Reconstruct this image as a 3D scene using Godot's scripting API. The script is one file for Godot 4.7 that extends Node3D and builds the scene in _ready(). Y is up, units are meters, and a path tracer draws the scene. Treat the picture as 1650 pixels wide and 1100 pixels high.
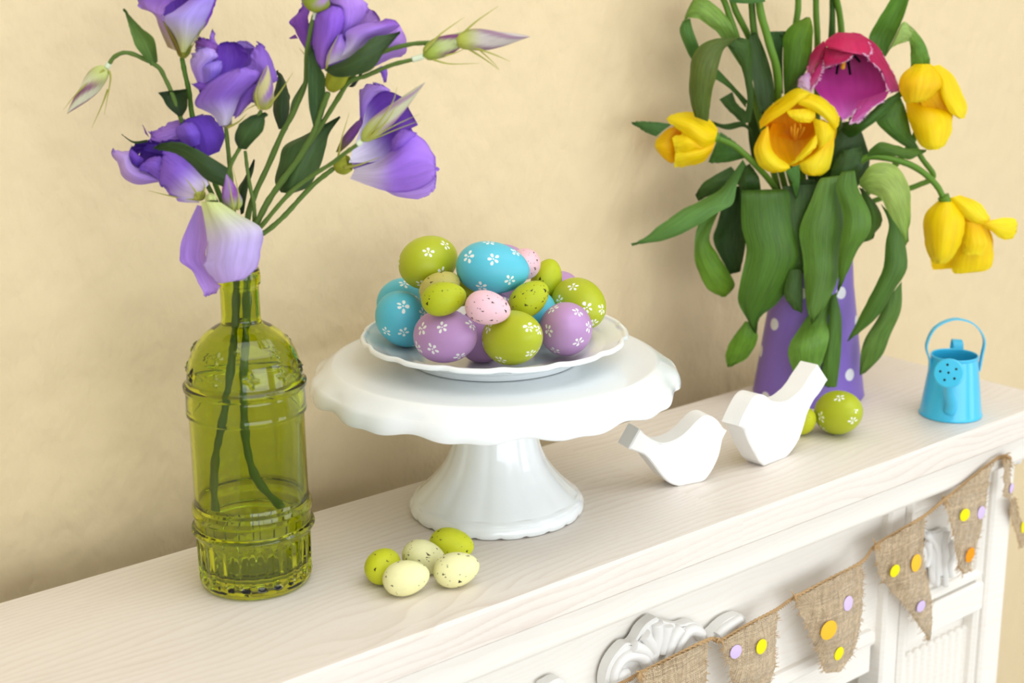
extends Node3D
# A mantel shelf against a cream wall, dressed for spring: a green bottle with lisianthus, a cake stand with painted eggs, wooden birds, tulips in a vase, a toy watering can and burlap bunting.
const SHELF := 1.10
const WALL := -0.08
var used := {}
var rng := RandomNumberGenerator.new()


func _ready() -> void:
	rng.seed = 77
	# ---------------------------------------------------------------- camera
	var cam := Camera3D.new()
	cam.name = "camera"
	add_child(cam)
	cam.transform = Transform3D(Basis(Vector3(0.770860, -0.009367, 0.636936), Vector3(0.175804, 0.964186, -0.198590), Vector3(-0.612265, 0.265061, 0.744899)), Vector3(0, 1.5638, 1))
	var lens := CameraAttributesPhysical.new()
	lens.frustum_focal_length = 51.91
	lens.frustum_focus_distance = 1.17
	lens.frustum_near = 0.05
	lens.frustum_far = 60.0
	lens.exposure_aperture = 6.3
	lens.auto_exposure_enabled = false
	cam.attributes = lens
	cam.fov = 26.0314
	cam.near = 0.05
	cam.far = 60.0
	cam.current = true
	# ---------------------------------------------------------------- sky and exposure
	var env := Environment.new()
	var sky_mat := ProceduralSkyMaterial.new()
	sky_mat.sky_top_color = Color(0.62, 0.74, 0.9)
	sky_mat.sky_horizon_color = Color(0.9, 0.93, 0.96)
	sky_mat.ground_horizon_color = Color(0.8, 0.8, 0.78)
	sky_mat.ground_bottom_color = Color(0.5, 0.5, 0.48)
	env.background_mode = Environment.BG_SKY
	env.sky = Sky.new()
	env.sky.sky_material = sky_mat
	env.tonemap_mode = Environment.TONE_MAPPER_LINEAR
	env.tonemap_exposure = 0.8
	env.sdfgi_enabled = true
	env.ssao_enabled = true
	env.ssil_enabled = true
	var we := WorldEnvironment.new()
	we.name = "world_environment"
	we.environment = env
	add_child(we)
	# ---------------------------------------------------------------- daylight through the two windows of the wall behind the camera
	area_light("window_daylight", Vector3(2.95, 1.5, 2.93), Vector2(1.5, 1.9), Vector3.ZERO, 4.0)
	area_light("window_daylight", Vector3(0.0, 1.4, 2.93), Vector2(2.8, 1.3), Vector3.ZERO, 5.7)
	# and an added, unseen lamp panel under the ceiling, to brighten the shelf top
	area_light("added_top_light", Vector3(0.9, 2.6, 0.95), Vector2(2.2, 1.2), Vector3(-PI / 2, 0, 0), 1.7)
	build_materials()
	build_room()
	build_mantel()
	build_bottle()
	build_cake_stand()
	build_eggs()
	build_birds()
	build_watering_can()
	build_vase()
	build_bunting()
	build_lisianthus()
	build_tulips()


func area_light(called: String, at: Vector3, size: Vector2, turn: Vector3, energy: float) -> void:
	var l := AreaLight3D.new()
	l.name = called
	l.area_size = size
	l.light_color = Color(0.95, 0.975, 1.0)
	l.light_energy = energy
	l.area_range = 12.0
	l.area_attenuation = 2.0
	l.shadow_enabled = true
	l.position = at
	l.rotation = turn                      # shines along its -z
	add_child(l, true)


# ==================================================================== helpers: naming
func numbered(n: String) -> String:
	used[n] = used.get(n, 0) + 1
	return n if used[n] == 1 else "%s_%03d" % [n, used[n] - 1]


func tag(o: Node3D, label: String, category: String, group := "") -> void:
	o.set_meta("label", label)
	o.set_meta("category", category)
	if group:
		o.set_meta("group", group)


func thing(called: String, label: String, category: String, at := Vector3.ZERO, group := "") -> Node3D:
	var o := Node3D.new()
	o.name = numbered(called)
	o.position = at
	tag(o, label, category, group)
	add_child(o)
	return o


func part(called: String, mesh: Mesh, m: Material, parent: Node3D, at := Vector3.ZERO) -> MeshInstance3D:
	var o := MeshInstance3D.new()
	o.name = called
	o.mesh = mesh
	o.material_override = null
	for i in mesh.get_surface_count():
		o.set_surface_override_material(i, m)
	o.position = at
	parent.add_child(o, true)
	return o


func struct(called: String, mesh: Mesh, m: Material, at := Vector3.ZERO) -> MeshInstance3D:
	var o := part(numbered(called), mesh, m, self, at)
	o.set_meta("kind", "structure")
	return o


# ==================================================================== helpers: meshes
func from_arrays(v: PackedVector3Array, n: PackedVector3Array, uv: PackedVector2Array, idx: PackedInt32Array, col := PackedColorArray()) -> ArrayMesh:
	var a := []
	a.resize(Mesh.ARRAY_MAX)
	a[Mesh.ARRAY_VERTEX] = v
	a[Mesh.ARRAY_NORMAL] = n
	if uv.size():
		a[Mesh.ARRAY_TEX_UV] = uv
	if col.size():
		a[Mesh.ARRAY_COLOR] = col
	a[Mesh.ARRAY_INDEX] = idx
	var m := ArrayMesh.new()
	m.add_surface_from_arrays(Mesh.PRIMITIVE_TRIANGLES, a)
	return m


# A smooth sheet f(u, v): (nu + 1) x (nv + 1) points. The outside is the side of d/du x d/dv. With closed the first and last columns are one.
func sheet(nu: int, nv: int, f: Callable, closed := false, paint = null) -> ArrayMesh:
	var v := PackedVector3Array()
	var uv := PackedVector2Array()
	var col := PackedColorArray()
	for j in nv + 1:
		for i in nu + 1:
			var s := float(i) / nu
			var t := float(j) / nv
			v.append(f.call(0.0 if closed and i == nu else s, t))
			uv.append(Vector2(s, t))
			if paint != null:
				col.append(paint.call(s, t))
	return from_grid(nu, nv, v, uv, closed, col)


func from_grid(nu: int, nv: int, v: PackedVector3Array, uv: PackedVector2Array, closed := false, col := PackedColorArray()) -> ArrayMesh:
	var w := nu + 1
	var n := PackedVector3Array()
	n.resize(v.size())
	var idx := PackedInt32Array()
	for j in nv:
		for i in nu:
			var a := j * w + i
			var b := a + 1
			var c := a + w
			var d := c + 1
			var fn := (v[b] - v[a]).cross(v[c] - v[a])
			var gn := (v[d] - v[b]).cross(v[c] - v[b])
			n[a] += fn
			n[b] += fn + gn
			n[c] += fn + gn
			n[d] += gn
			idx.append_array([a, c, b, b, c, d])
	for j in nv + 1:
		if closed:
			var s := n[j * w] + n[j * w + nu]
			n[j * w] = s
			n[j * w + nu] = s
		if v[j * w].distance_to(v[j * w + nu / 2]) < 1e-6 and v[j * w].distance_to(v[j * w + nu / 3]) < 1e-6:
			var s := Vector3.ZERO
			for i in w:
				s += n[j * w + i]
			for i in w:
				n[j * w + i] = s
	for i in n.size():
		n[i] = n[i].normalized() if n[i].length_squared() > 1e-30 else Vector3.UP
	return from_arrays(v, n, uv, idx, col)


# Turned on y: profile of (radius, height) from the bottom up, outside facing out. shape(theta, k, r) may change a radius.
func lathe(profile: PackedVector2Array, seg := 64, shape = null) -> ArrayMesh:
	var nv := profile.size() - 1
	var v := PackedVector3Array()
	var uv := PackedVector2Array()
	for j in nv + 1:
		for i in seg + 1:
			var th := -TAU * float(i % seg) / seg
			var p := profile[j]
			if shape != null:
				p = shape.call(th, float(j) / nv, p)
			v.append(Vector3(p.x * cos(th), p.y, p.x * sin(th)))
			uv.append(Vector2(float(i) / seg, 1.0 - float(j) / nv))
	return from_grid(seg, nv, v, uv, true)


# Corners of a profile rounded and the straights divided, so that smooth normals stay on the curves.
func dense(p: PackedVector2Array, rounding: float, step := 1.0) -> PackedVector2Array:
	var out := PackedVector2Array()
	for i in p.size():
		if i == 0 or i == p.size() - 1:
			out.append(p[i])
			continue
		var a := p[i - 1] - p[i]
		var b := p[i + 1] - p[i]
		var r := minf(rounding, 0.45 * minf(a.length(), b.length()))
		var s := p[i] + a.normalized() * r
		var e := p[i] + b.normalized() * r
		for k in 5:
			var t := k / 4.0
			out.append(s.lerp(p[i], t).lerp(p[i].lerp(e, t), t))
	var res := PackedVector2Array([out[0]])
	for i in range(1, out.size()):
		var n := maxi(1, int(out[i].distance_to(out[i - 1]) / step))
		for k in n:
			res.append(out[i - 1].lerp(out[i], (k + 1.0) / n))
	return res


func spline(p: PackedVector3Array, t: float) -> Vector3:
	var x := t * (p.size() - 1)
	var i := clampi(int(x), 0, p.size() - 2)
	var a := p[i]
	var b := p[i + 1]
	var m := p[i - 1] if i > 0 else a + (a - b)
	var e := p[i + 2] if i + 2 < p.size() else b + (b - a)
	return a.cubic_interpolate(b, m, e, x - i)


func tube(pts: PackedVector3Array, r0: float, r1: float, seg := 10, rings := 0, bumps := 0.0, capped := true) -> ArrayMesh:
	var n := rings if rings else maxi(6, (pts.size() - 1) * 7)
	var v := PackedVector3Array()
	var uv := PackedVector2Array()
	var side := Vector3.ZERO
	var first := -1 if capped else 0
	var last := n + 1 if capped else n
	var rows := 0
	for jj in range(first, last + 1):
		var j := clampi(jj, 0, n)
		var t := float(j) / n
		var at := spline(pts, t)
		var dir := (spline(pts, minf(t + 0.01, 1.0)) - spline(pts, maxf(t - 0.01, 0.0))).normalized()
		if side == Vector3.ZERO:
			side = dir.cross(Vector3.UP if absf(dir.y) < 0.9 else Vector3.RIGHT).normalized()
		side = (side - dir * side.dot(dir)).normalized()
		var up := dir.cross(side)
		var r := lerpf(r0, r1, t) * (1.0 + bumps * sin(t * 23.0) * sin(t * 57.0 + 1.0))
		if jj != j:
			r = 0.0
		for i in seg + 1:
			var a := TAU * float(i % seg) / seg
			v.append(at + (side * cos(a) + up * sin(a)) * r)
			uv.append(Vector2(float(i) / seg, t))
		rows += 1
	return from_grid(seg, rows - 1, v, uv, true)


func flat(tris: PackedVector3Array) -> ArrayMesh:
	# triangles counter-clockwise seen from outside
	var v := PackedVector3Array()
	var n := PackedVector3Array()
	var uv := PackedVector2Array()
	var idx := PackedInt32Array()
	for i in range(0, tris.size(), 3):
		var fn := (tris[i + 1] - tris[i]).cross(tris[i + 2] - tris[i])
		if fn.length_squared() < 1e-22:
			continue
		fn = fn.normalized()
		var k := v.size()
		for q in 3:
			v.append(tris[i + q])
			n.append(fn)
			uv.append(Vector2(tris[i + q].x, tris[i + q].y))
		idx.append_array([k, k + 2, k + 1])
	return from_arrays(v, n, uv, idx)


# A box with chamfered edges, its middle at the origin unless moved.
func box(size: Vector3, bevel := 0.002, mid := Vector3.ZERO) -> ArrayMesh:
	var t := PackedVector3Array()
	add_box(t, size, bevel, mid)
	return flat(t)


func quad(t: PackedVector3Array, a: Vector3, b: Vector3, c: Vector3, d: Vector3, outwards: Vector3) -> void:
	if (b - a).cross(c - a).dot(outwards) < 0:
		t.append_array([a, c, b, a, d, c])
	else:
		t.append_array([a, b, c, a, c, d])


func add_box(t: PackedVector3Array, size: Vector3, bevel: float, mid := Vector3.ZERO) -> void:
	var h := size / 2
	var e := minf(bevel, minf(h.x, minf(h.y, h.z)) * 0.9)
	for ax in 3:
		var b := (ax + 1) % 3
		var c := (ax + 2) % 3
		for s in [-1.0, 1.0]:
			var q := []
			for k in [[-1, -1], [1, -1], [1, 1], [-1, 1]]:
				var p := Vector3.ZERO
				p[ax] = s * h[ax]
				p[b] = k[0] * (h[b] - e)
				p[c] = k[1] * (h[c] - e)
				q.append(mid + p)
			var o := Vector3.ZERO
			o[ax] = s
			quad(t, q[0], q[1], q[2], q[3], o)
			for s2 in [-1.0, 1.0]:
				var ends := []
				for k in [-1.0, 1.0]:
					var p := Vector3.ZERO
					p[ax] = s * h[ax]
					p[b] = s2 * (h[b] - e)
					p[c] = k * (h[c] - e)
					var p2 := p
					p2[ax] = s * (h[ax] - e)
					p2[b] = s2 * h[b]
					ends.append([mid + p, mid + p2])
				var o2 := Vector3.ZERO
				o2[ax] = s
				o2[b] = s2
				quad(t, ends[0][0], ends[0][1], ends[1][1], ends[1][0], o2)
	for sx in [-1.0, 1.0]:
		for sy in [-1.0, 1.0]:
			for sz in [-1.0, 1.0]:
				var s := Vector3(sx, sy, sz)
				var q := []
				for ax in 3:
					var p := s * (h - Vector3.ONE * e)
					p[ax] = s[ax] * h[ax]
					q.append(mid + p)
				if (q[1] - q[0]).cross(q[2] - q[0]).dot(s) < 0:
					t.append_array([q[0], q[2], q[1]])
				else:
					t.append_array([q[0], q[1], q[2]])


# A flat outline (counter-clockwise in x, y) cut from board of a thickness, edges eased.
func cut_out(p: PackedVector2Array, thick: float, bevel: float) -> ArrayMesh:
	var n := p.size()
	if Geometry2D.is_polygon_clockwise(p):
		p.reverse()
	var inner := PackedVector2Array()
	for i in n:
		var d := (p[(i + 1) % n] - p[(i + n - 1) % n]).normalized()
		inner.append(p[i] + Vector2(-d.y, d.x) * bevel)
	var t := PackedVector3Array()
	var tri := Geometry2D.triangulate_polygon(inner)
	var z := thick / 2
	for i in range(0, tri.size(), 3):
		var a := inner[tri[i]]
		var b := inner[tri[i + 1]]
		var c := inner[tri[i + 2]]
		if (b - a).cross(c - a) < 0:
			var s := b
			b = c
			c = s
		t.append_array([Vector3(a.x, a.y, z), Vector3(b.x, b.y, z), Vector3(c.x, c.y, z)])
		t.append_array([Vector3(a.x, a.y, -z), Vector3(c.x, c.y, -z), Vector3(b.x, b.y, -z)])
	for i in n:
		var k := (i + 1) % n
		var d := p[k] - p[i]
		var o := Vector3(d.y, -d.x, 0)
		quad(t, Vector3(p[i].x, p[i].y, -z + bevel), Vector3(p[k].x, p[k].y, -z + bevel), Vector3(p[k].x, p[k].y, z - bevel), Vector3(p[i].x, p[i].y, z - bevel), o)
		for s in [-1.0, 1.0]:
			quad(t, Vector3(p[i].x, p[i].y, s * (z - bevel)), Vector3(p[k].x, p[k].y, s * (z - bevel)), Vector3(inner[k].x, inner[k].y, s * z), Vector3(inner[i].x, inner[i].y, s * z), o.normalized() + Vector3(0, 0, s))
	return flat(t)


func smooth_outline(p: PackedVector2Array, sharp: Array, per := 5) -> PackedVector2Array:
	# closed Catmull-Rom through p; corners listed in sharp stay corners
	var n := p.size()
	var out := PackedVector2Array()
	for i in n:
		var a := p[i]
		var b := p[(i + 1) % n]
		var pre := a + (a - b) * 0.5 if i in sharp else p[(i + n - 1) % n]
		var post := b + (b - a) * 0.5 if (i + 1) % n in sharp else p[(i + 2) % n]
		for k in per:
			out.append(a.cubic_interpolate(b, pre, post, float(k) / per))
	return out


func joined(list: Array) -> ArrayMesh:
	var st := SurfaceTool.new()
	st.begin(Mesh.PRIMITIVE_TRIANGLES)
	for m in list:
		st.append_from(m, 0, Transform3D())
	return st.commit()


# ==================================================================== materials
var M := {}


func plain(c: Color, rough: float, spec := 0.5) -> StandardMaterial3D:
	var m := StandardMaterial3D.new()
	m.albedo_color = c
	m.roughness = rough
	m.metallic_specular = spec
	m.cull_mode = BaseMaterial3D.CULL_DISABLED
	return m


func noise(freq: float, octaves := 4, s := 1) -> FastNoiseLite:
	var n := FastNoiseLite.new()
	n.noise_type = FastNoiseLite.TYPE_SIMPLEX_SMOOTH
	n.frequency = freq
	n.seed = s
	n.fractal_octaves = octaves
	return n


func image_of(w: int, h: int, f: Callable) -> ImageTexture:
	var im := Image.create(w, h, false, Image.FORMAT_RGB8)
	for y in h:
		for x in w:
			im.set_pixel(x, y, f.call(x, y))
	return ImageTexture.create_from_image(im)


func build_materials() -> void:
	# plaster: fine orange-peel relief with broader brush marks
	var wall := plain(Color(0.89, 0.808, 0.652), 0.75, 0.3)
	var bump := NoiseTexture2D.new()
	bump.width = 512
	bump.height = 512
	bump.seamless = true
	bump.noise = noise(0.018, 5, 3)
	wall.heightmap_enabled = true
	wall.heightmap_texture = bump
	wall.heightmap_scale = 0.24
	wall.uv1_triplanar = true
	wall.uv1_world_triplanar = true
	wall.uv1_scale = Vector3(2.6, 1.9, 2.6)
	M.wall = wall
	M.room = plain(Color(0.93, 0.925, 0.915), 0.9, 0.2)
	M.floor = plain(Color(0.8, 0.78, 0.75), 0.6, 0.4)
	# limed pine: long grain lines along u with flames, a few knots
	M.limed = limed_wood(Color(0.935, 0.9, 0.86), Color(0.79, 0.715, 0.65), 11, 0.46)
	M.limed.roughness = 0.42
	M.white_wood = limed_wood(Color(0.972, 0.952, 0.917), Color(0.945, 0.9, 0.84), 23, 0.6)
	M.white_wood.roughness = 0.5
	M.white_wood.uv1_triplanar = true
	M.white_wood.uv1_world_triplanar = true
	M.white_wood.uv1_scale = Vector3(1.3, 3.5, 1.3)
	M.carved = plain(Color(0.93, 0.92, 0.9), 0.4, 0.5)
	M.ceramic = plain(Color(0.965, 0.98, 0.98), 0.16, 0.5)
	M.ceramic.clearcoat_enabled = true
	M.ceramic.clearcoat = 0.6
	M.ceramic.clearcoat_roughness = 0.08
	M.bird = plain(Color(0.955, 0.95, 0.935), 0.6, 0.35)
	var glass := StandardMaterial3D.new()
	glass.albedo_color = Color(0.82, 0.865, 0.1, 0.0)
	glass.roughness = 0.0
	glass.metallic_specular = 0.5
	glass.transparency = BaseMaterial3D.TRANSPARENCY_ALPHA
	glass.refraction_enabled = true
	glass.refraction_scale = 0.05
	M.glass = glass
	M.can = plain(Color(0.22, 0.76, 0.92), 0.3, 0.5)
	M.can.clearcoat_enabled = true
	M.can.clearcoat = 0.5
	M.can.clearcoat_roughness = 0.15
	M.hole = plain(Color(0.05, 0.12, 0.18), 0.8)
	M.stem = plain(Color(0.36, 0.46, 0.2), 0.55, 0.35)
	M.deep_stem = plain(Color(0.3, 0.44, 0.13), 0.5, 0.35)
	M.tulip_stem = plain(Color(0.36, 0.52, 0.14), 0.45, 0.4)
	M.cord = plain(Color(0.76, 0.63, 0.46), 0.9, 0.1)
	M.pale_plastic = plain(Color(0.86, 0.9, 0.78), 0.45, 0.4)
	M.grey = plain(Color(0.6, 0.6, 0.58), 0.8)
	M.pin = plain(Color(0.93, 0.93, 0.94), 0.3, 0.5)


func limed_wood(light: Color, dark: Color, s: int, strength: float) -> StandardMaterial3D:
	var n1 := noise(0.006, 3, s)
	var n2 := noise(0.9, 2, s + 1)
	var n3 := noise(0.02, 3, s + 2)
	var knots := [Vector2(230, 380), Vector2(820, 140), Vector2(640, 300)]
	var tex := image_of(1024, 512, func(x: int, y: int) -> Color:
		# distance from the pith: flat-sawn board, rings stretched along the length
		var yy := y + 26.0 * n1.get_noise_2d(x * 0.35, y * 0.9)
		for k in knots:
			var d := Vector2((x - k.x) * 0.22, y - k.y)
			yy += 24.0 * exp(-d.length_squared() / 900.0) * signf(y - k.y) 
		var ring := yy * 0.11 + 1.6 * n1.get_noise_2d(x * 0.2 + 500, y * 0.3)
		var saw := ring - floorf(ring)
		var line := pow(saw, 3.0) * (1.0 - smoothstep(0.93, 1.0, saw))
		var fine := n2.get_noise_2d(x * 0.05, y * 1.3) * 0.18 + 0.12 * n3.get_noise_2d(x * 0.2, y)
		var broad := 0.25 + 0.5 * n3.get_noise_2d(x * 0.12 + 90, y * 0.25)
		return light.lerp(dark, clampf(strength * (0.75 * line * (0.6 + broad) + fine + 0.35 * broad), 0.0, 1.0)))
	var m := plain(Color.WHITE, 0.5, 0.4)
	m.albedo_texture = tex
	return m


# Fine veins running from root to tip of a sheet: streaks across u, drawn out along v, as tone and as relief.
func veined(m: StandardMaterial3D, strength: float, s: int) -> void:
	var n1 := noise(0.16, 3, s)
	var n2 := noise(0.03, 3, s + 1)
	var tex := image_of(256, 128, func(x: int, y: int) -> Color:
		var k := 0.5 + 0.5 * n1.get_noise_2d(x, y * 0.05 + 4.0 * n2.get_noise_2d(x, y)) + 0.35 * n2.get_noise_2d(x * 0.6, y)
		var g := 1.0 - strength * clampf(k, 0.0, 1.0)
		return Color(g, g, g))
	m.albedo_texture = tex
	m.heightmap_enabled = true
	m.heightmap_texture = tex
	m.heightmap_scale = 0.12


# ==================================================================== the room
func build_room() -> void:
	struct("wall_back", box(Vector3(6.4, 2.9, 0.12), 0.0, Vector3(0.9, 1.35, WALL - 0.06)), M.wall)
	struct("wall_left", box(Vector3(0.12, 2.7, 3.2), 0.0, Vector3(-2.06, 1.35, 1.5)), M.room)
	struct("wall_right", box(Vector3(0.12, 2.7, 3.2), 0.0, Vector3(4.06, 1.35, 1.5)), M.room)
	struct("floor", box(Vector3(6.4, 0.12, 3.9), 0.0, Vector3(1.0, -0.06, 1.7)), M.floor)
	struct("ceiling", box(Vector3(6.4, 0.12, 3.9), 0.0, Vector3(1.0, 2.76, 1.7)), M.room)
	var t := PackedVector3Array()
	var z := 3.06
	for r in [[-2.0, -1.45, 0.0, 2.7], [1.45, 2.15, 0.0, 2.7], [3.75, 4.0, 0.0, 2.7], [-1.45, 1.45, 0.0, 0.7], [-1.45, 1.45, 2.1, 2.7], [2.15, 3.75, 0.0, 0.5], [2.15, 3.75, 2.5, 2.7]]:
		add_box(t, Vector3(r[1] - r[0], r[3] - r[2], 0.12), 0.0, Vector3((r[0] + r[1]) / 2, (r[2] + r[3]) / 2, z))
	struct("wall_front", flat(t), M.room)
	for r in [[2.15, 3.75, 0.5, 2.5], [-1.45, 1.45, 0.7, 2.1]]:
		var f := PackedVector3Array()
		var my: float = (r[2] + r[3]) / 2
		for x in [r[0] + 0.025, (r[0] + r[1]) / 2, r[1] - 0.025]:
			add_box(f, Vector3(0.05, r[3] - r[2], 0.03), 0.004, Vector3(x, my, 2.9))
		for y in [r[2] + 0.025, my + 0.35, r[3] - 0.025]:
			add_box(f, Vector3(r[1] - r[0], 0.05, 0.025), 0.004, Vector3((r[0] + r[1]) / 2, y, 2.9))
		struct("window_1" if r[0] > 0.0 else "window_2", flat(f), M.room)
	var toplight := thing("added_toplight", "added unseen white lamp panel under the ceiling, outside the picture", "toplight", Vector3(0.9, 2.62, 0.95))  # added out of view for more light from above, not a known fitting
	part("added_panel_housing", box(Vector3(2.26, 0.08, 1.26), 0.01, Vector3(0, 0.0405, 0)), M.pin, toplight)
	var glow := plain(Color(0.95, 0.95, 0.95), 0.6)
	glow.emission_enabled = true
	glow.emission = Color(1, 1, 1)
	glow.emission_energy_multiplier = 0.6
	part("added_panel_face", box(Vector3(2.2, 0.004, 1.2), 0.0, Vector3(0, -0.003, 0)), glow, toplight)


# ==================================================================== the mantelpiece
func build_mantel() -> void:
	var L := 0.187
	var R := 1.353
	var mid := (L + R) / 2
	var o := thing("mantelpiece", "whitewashed wooden fireplace surround with a long limed shelf board and carved ornaments", "fireplace", Vector3(mid, 0, 0.1))
	var off := -o.position
	# shelf board: one sheet of limed pine, its front edge slightly eased; uv runs with the grain
	var w := R - L
	var shelf := PackedVector3Array()
	add_box(shelf, Vector3(w, 0.0295, 0.241), 0.0025, Vector3(mid, SHELF - 0.01475, 0.1205))
	var sm := flat(shelf)
	var arr := sm.surface_get_arrays(0)
	var uv := PackedVector2Array()
	for p in arr[Mesh.ARRAY_VERTEX]:
		uv.append(Vector2(p.x * 1.15, (p.z - p.y + SHELF) * 2.6))
	arr[Mesh.ARRAY_TEX_UV] = uv
	var sm2 := ArrayMesh.new()
	sm2.add_surface_from_arrays(Mesh.PRIMITIVE_TRIANGLES, arr)
	part("shelf_board", sm2, M.limed, o, off)
	# bed moulding under the board: an ovolo swept along the front and the right end
	var prof := PackedVector2Array()
	for k in 9:
		var a := PI / 2 * k / 8.0
		prof.append(Vector2(0.204 + 0.018 * cos(a), -0.0685 + 0.012 - 0.012 * sin(a)) if k < 0 else Vector2(0.2065 + 0.0195 * cos(a) , -0.058 - 0.0105 * sin(a)))
	var path := PackedVector2Array([Vector2(0.226, -0.0295), Vector2(0.226, -0.048)])
	path.append_array(prof)
	path.append(Vector2(0.2, -0.0685))
	part("bed_moulding", run_of(path, L + 0.02, R - 0.02), M.white_wood, o, off)
	part("frieze_board", box(Vector3(w - 0.05, 0.15, 0.05), 0.001, Vector3(mid, SHELF - 0.068 - 0.075, 0.172)), M.white_wood, o, off)
	# the body behind, down to the floor, with the opening of the hearth between two legs
	for s in [-1.0, 1.0]:
		var cx: float = mid + s * (1.2335 - mid)
		part("leg_core", box(Vector3(0.2, SHELF - 0.2, 0.17), 0.002, Vector3(cx, (SHELF - 0.2) / 2, 0.105)), M.white_wood, o, off)
		build_leg(o, off, cx, s)
	part("frieze_rail", box(Vector3(2 * (1.113 - mid), 0.036, 0.042), 0.003, Vector3(mid, SHELF - 0.2265, 0.18)), M.white_wood, o, off)
	part("rail_bead", box(Vector3(2 * (1.113 - mid), 0.014, 0.02), 0.004, Vector3(mid, SHELF - 0.203, 0.1965)), M.white_wood, o, off)
	part("hearth_back", box(Vector3(w - 0.1, SHELF - 0.2, 0.01), 0.0, Vector3(mid, (SHELF - 0.2) / 2, 0.02)), M.grey, o, off)
	part("plinth", box(Vector3(w, 0.05, 0.24), 0.004, Vector3(mid, 0.025, 0.12)), M.white_wood, o, off)
	build_shell(o, off, mid)


func run_of(path: PackedVector2Array, x0: float, x1: float) -> ArrayMesh:
	# a moulding: profile (z, y below the shelf top) drawn along x, ends closed by returning to the body
	var t := PackedVector3Array()
	for k in path.size() - 1:
		var a := path[k]
		var b := path[k + 1]
		quad(t, Vector3(x0, SHELF + a.y, a.x), Vector3(x1, SHELF + a.y, a.x), Vector3(x1, SHELF + b.y, b.x), Vector3(x0, SHELF + b.y, b.x), Vector3(0, -0.3, 1))
		for x in [x0, x1]:
			quad(t, Vector3(x, SHELF + a.y, a.x), Vector3(x, SHELF + b.y, b.x), Vector3(x, SHELF + b.y, 0.02), Vector3(x, SHELF + a.y, 0.02), Vector3(-1 if x == x0 else 1, 0, 0))
	return flat(t)


func build_leg(o: Node3D, off: Vector3, cx: float, s: float) -> void:
	# face frame of a leg: inner stile, outer post, head panel with a carved leaf, cross rails, fluted panel below
	var h := SHELF - 0.068
	part("inner_stile", box(Vector3(0.026, h, 0.03), 0.003, Vector3(cx - s * 0.0985, h / 2, 0.192)), M.white_wood, o, off)
	part("stile_bead", box(Vector3(0.012, h, 0.016), 0.004, Vector3(cx - s * 0.0765, h / 2, 0.2)), M.white_wood, o, off)
	part("outer_post", box(Vector3(0.036, h + 0.01, 0.2), 0.003, Vector3(cx + s * 0.083, (h + 0.01) / 2, 0.108)), M.white_wood, o, off)
	part("post_bead", box(Vector3(0.01, h, 0.018), 0.004, Vector3(cx + s * 0.058, h / 2, 0.196)), M.white_wood, o, off)
	part("top_rail", box(Vector3(0.14, 0.022, 0.026), 0.003, Vector3(cx - s * 0.005, h - 0.011, 0.191)), M.white_wood, o, off)
	part("head_panel", box(Vector3(0.15, 0.13, 0.012), 0.002, Vector3(cx, h - 0.075, 0.188)), M.white_wood, o, off)
	part("cross_rail", box(Vector3(0.136, 0.034, 0.03), 0.003, Vector3(cx - s * 0.004, SHELF - 0.215, 0.191)), M.white_wood, o, off)
	part("rail_bead", box(Vector3(0.136, 0.012, 0.024), 0.004, Vector3(cx - s * 0.004, SHELF - 0.19, 0.193)), M.white_wood, o, off)
	var reed := box(Vector3(0.0112, SHELF - 0.25, 0.012), 0.003)
	for k in 10:
		part("reed", reed, M.white_wood, o, off + Vector3(cx + s * (k - 4.7) * 0.0122, (SHELF - 0.25) / 2, 0.19))
	if s > 0.0:
		carving("carved_leaf", o, off, PackedVector2Array([Vector2(1.181, -0.1092), Vector2(1.199, -0.1163), Vector2(1.2218, -0.1182), Vector2(1.2295, -0.1352), Vector2(1.2379, -0.1522), Vector2(1.2333, -0.1619), Vector2(1.2379, -0.1765), Vector2(1.2291, -0.1754), Vector2(1.2249, -0.1841), Vector2(1.2184, -0.1726), Vector2(1.2137, -0.1712), Vector2(1.2089, -0.1793), Vector2(1.201, -0.1692), Vector2(1.1977, -0.1526), Vector2(1.1869, -0.1527), Vector2(1.1825, -0.1328), Vector2(1.1893, -0.124)]), [4, 8, 11, 13, 14], 0.2, 0.206, [
			PackedVector3Array([Vector3(1.1849, 0.9858, 0.206), Vector3(1.2047, 0.9627, 0.206), Vector3(1.2075, 0.9383, 0.206), Vector3(1.2093, 0.9224, 0.206)]),
			PackedVector3Array([Vector3(1.2187, 0.9791, 0.206), Vector3(1.2159, 0.9596, 0.206), Vector3(1.2205, 0.9345, 0.206), Vector3(1.2244, 0.9179, 0.206)]),
			PackedVector3Array([Vector3(1.1876, 0.9765, 0.206), Vector3(1.1915, 0.9611, 0.206), Vector3(1.1877, 0.9495, 0.206)]),
			PackedVector3Array([Vector3(1.2266, 0.9657, 0.206), Vector3(1.2319, 0.9495, 0.206), Vector3(1.2285, 0.9395, 0.206), Vector3(1.233, 0.9256, 0.206)])], 0.0042)


# A carving glued to the woodwork: its outline cut from a thin board, with rounded ridges along the lines of the leaf.
func carving(called: String, o: Node3D, off: Vector3, outline: PackedVector2Array, sharp: Array, z0: float, z1: float, ridges: Array, r: float) -> void:
	var m := part(called, cut_out(smooth_outline(outline, sharp, 5), z1 - z0, 0.0018), M.carved, o, off + Vector3(0, SHELF, (z0 + z1) / 2))
	for p in ridges:
		part("carved_ridge", tube(p, r, r * 0.7, 10, 24), M.carved, m, -Vector3(0, SHELF, (z0 + z1) / 2))


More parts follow.
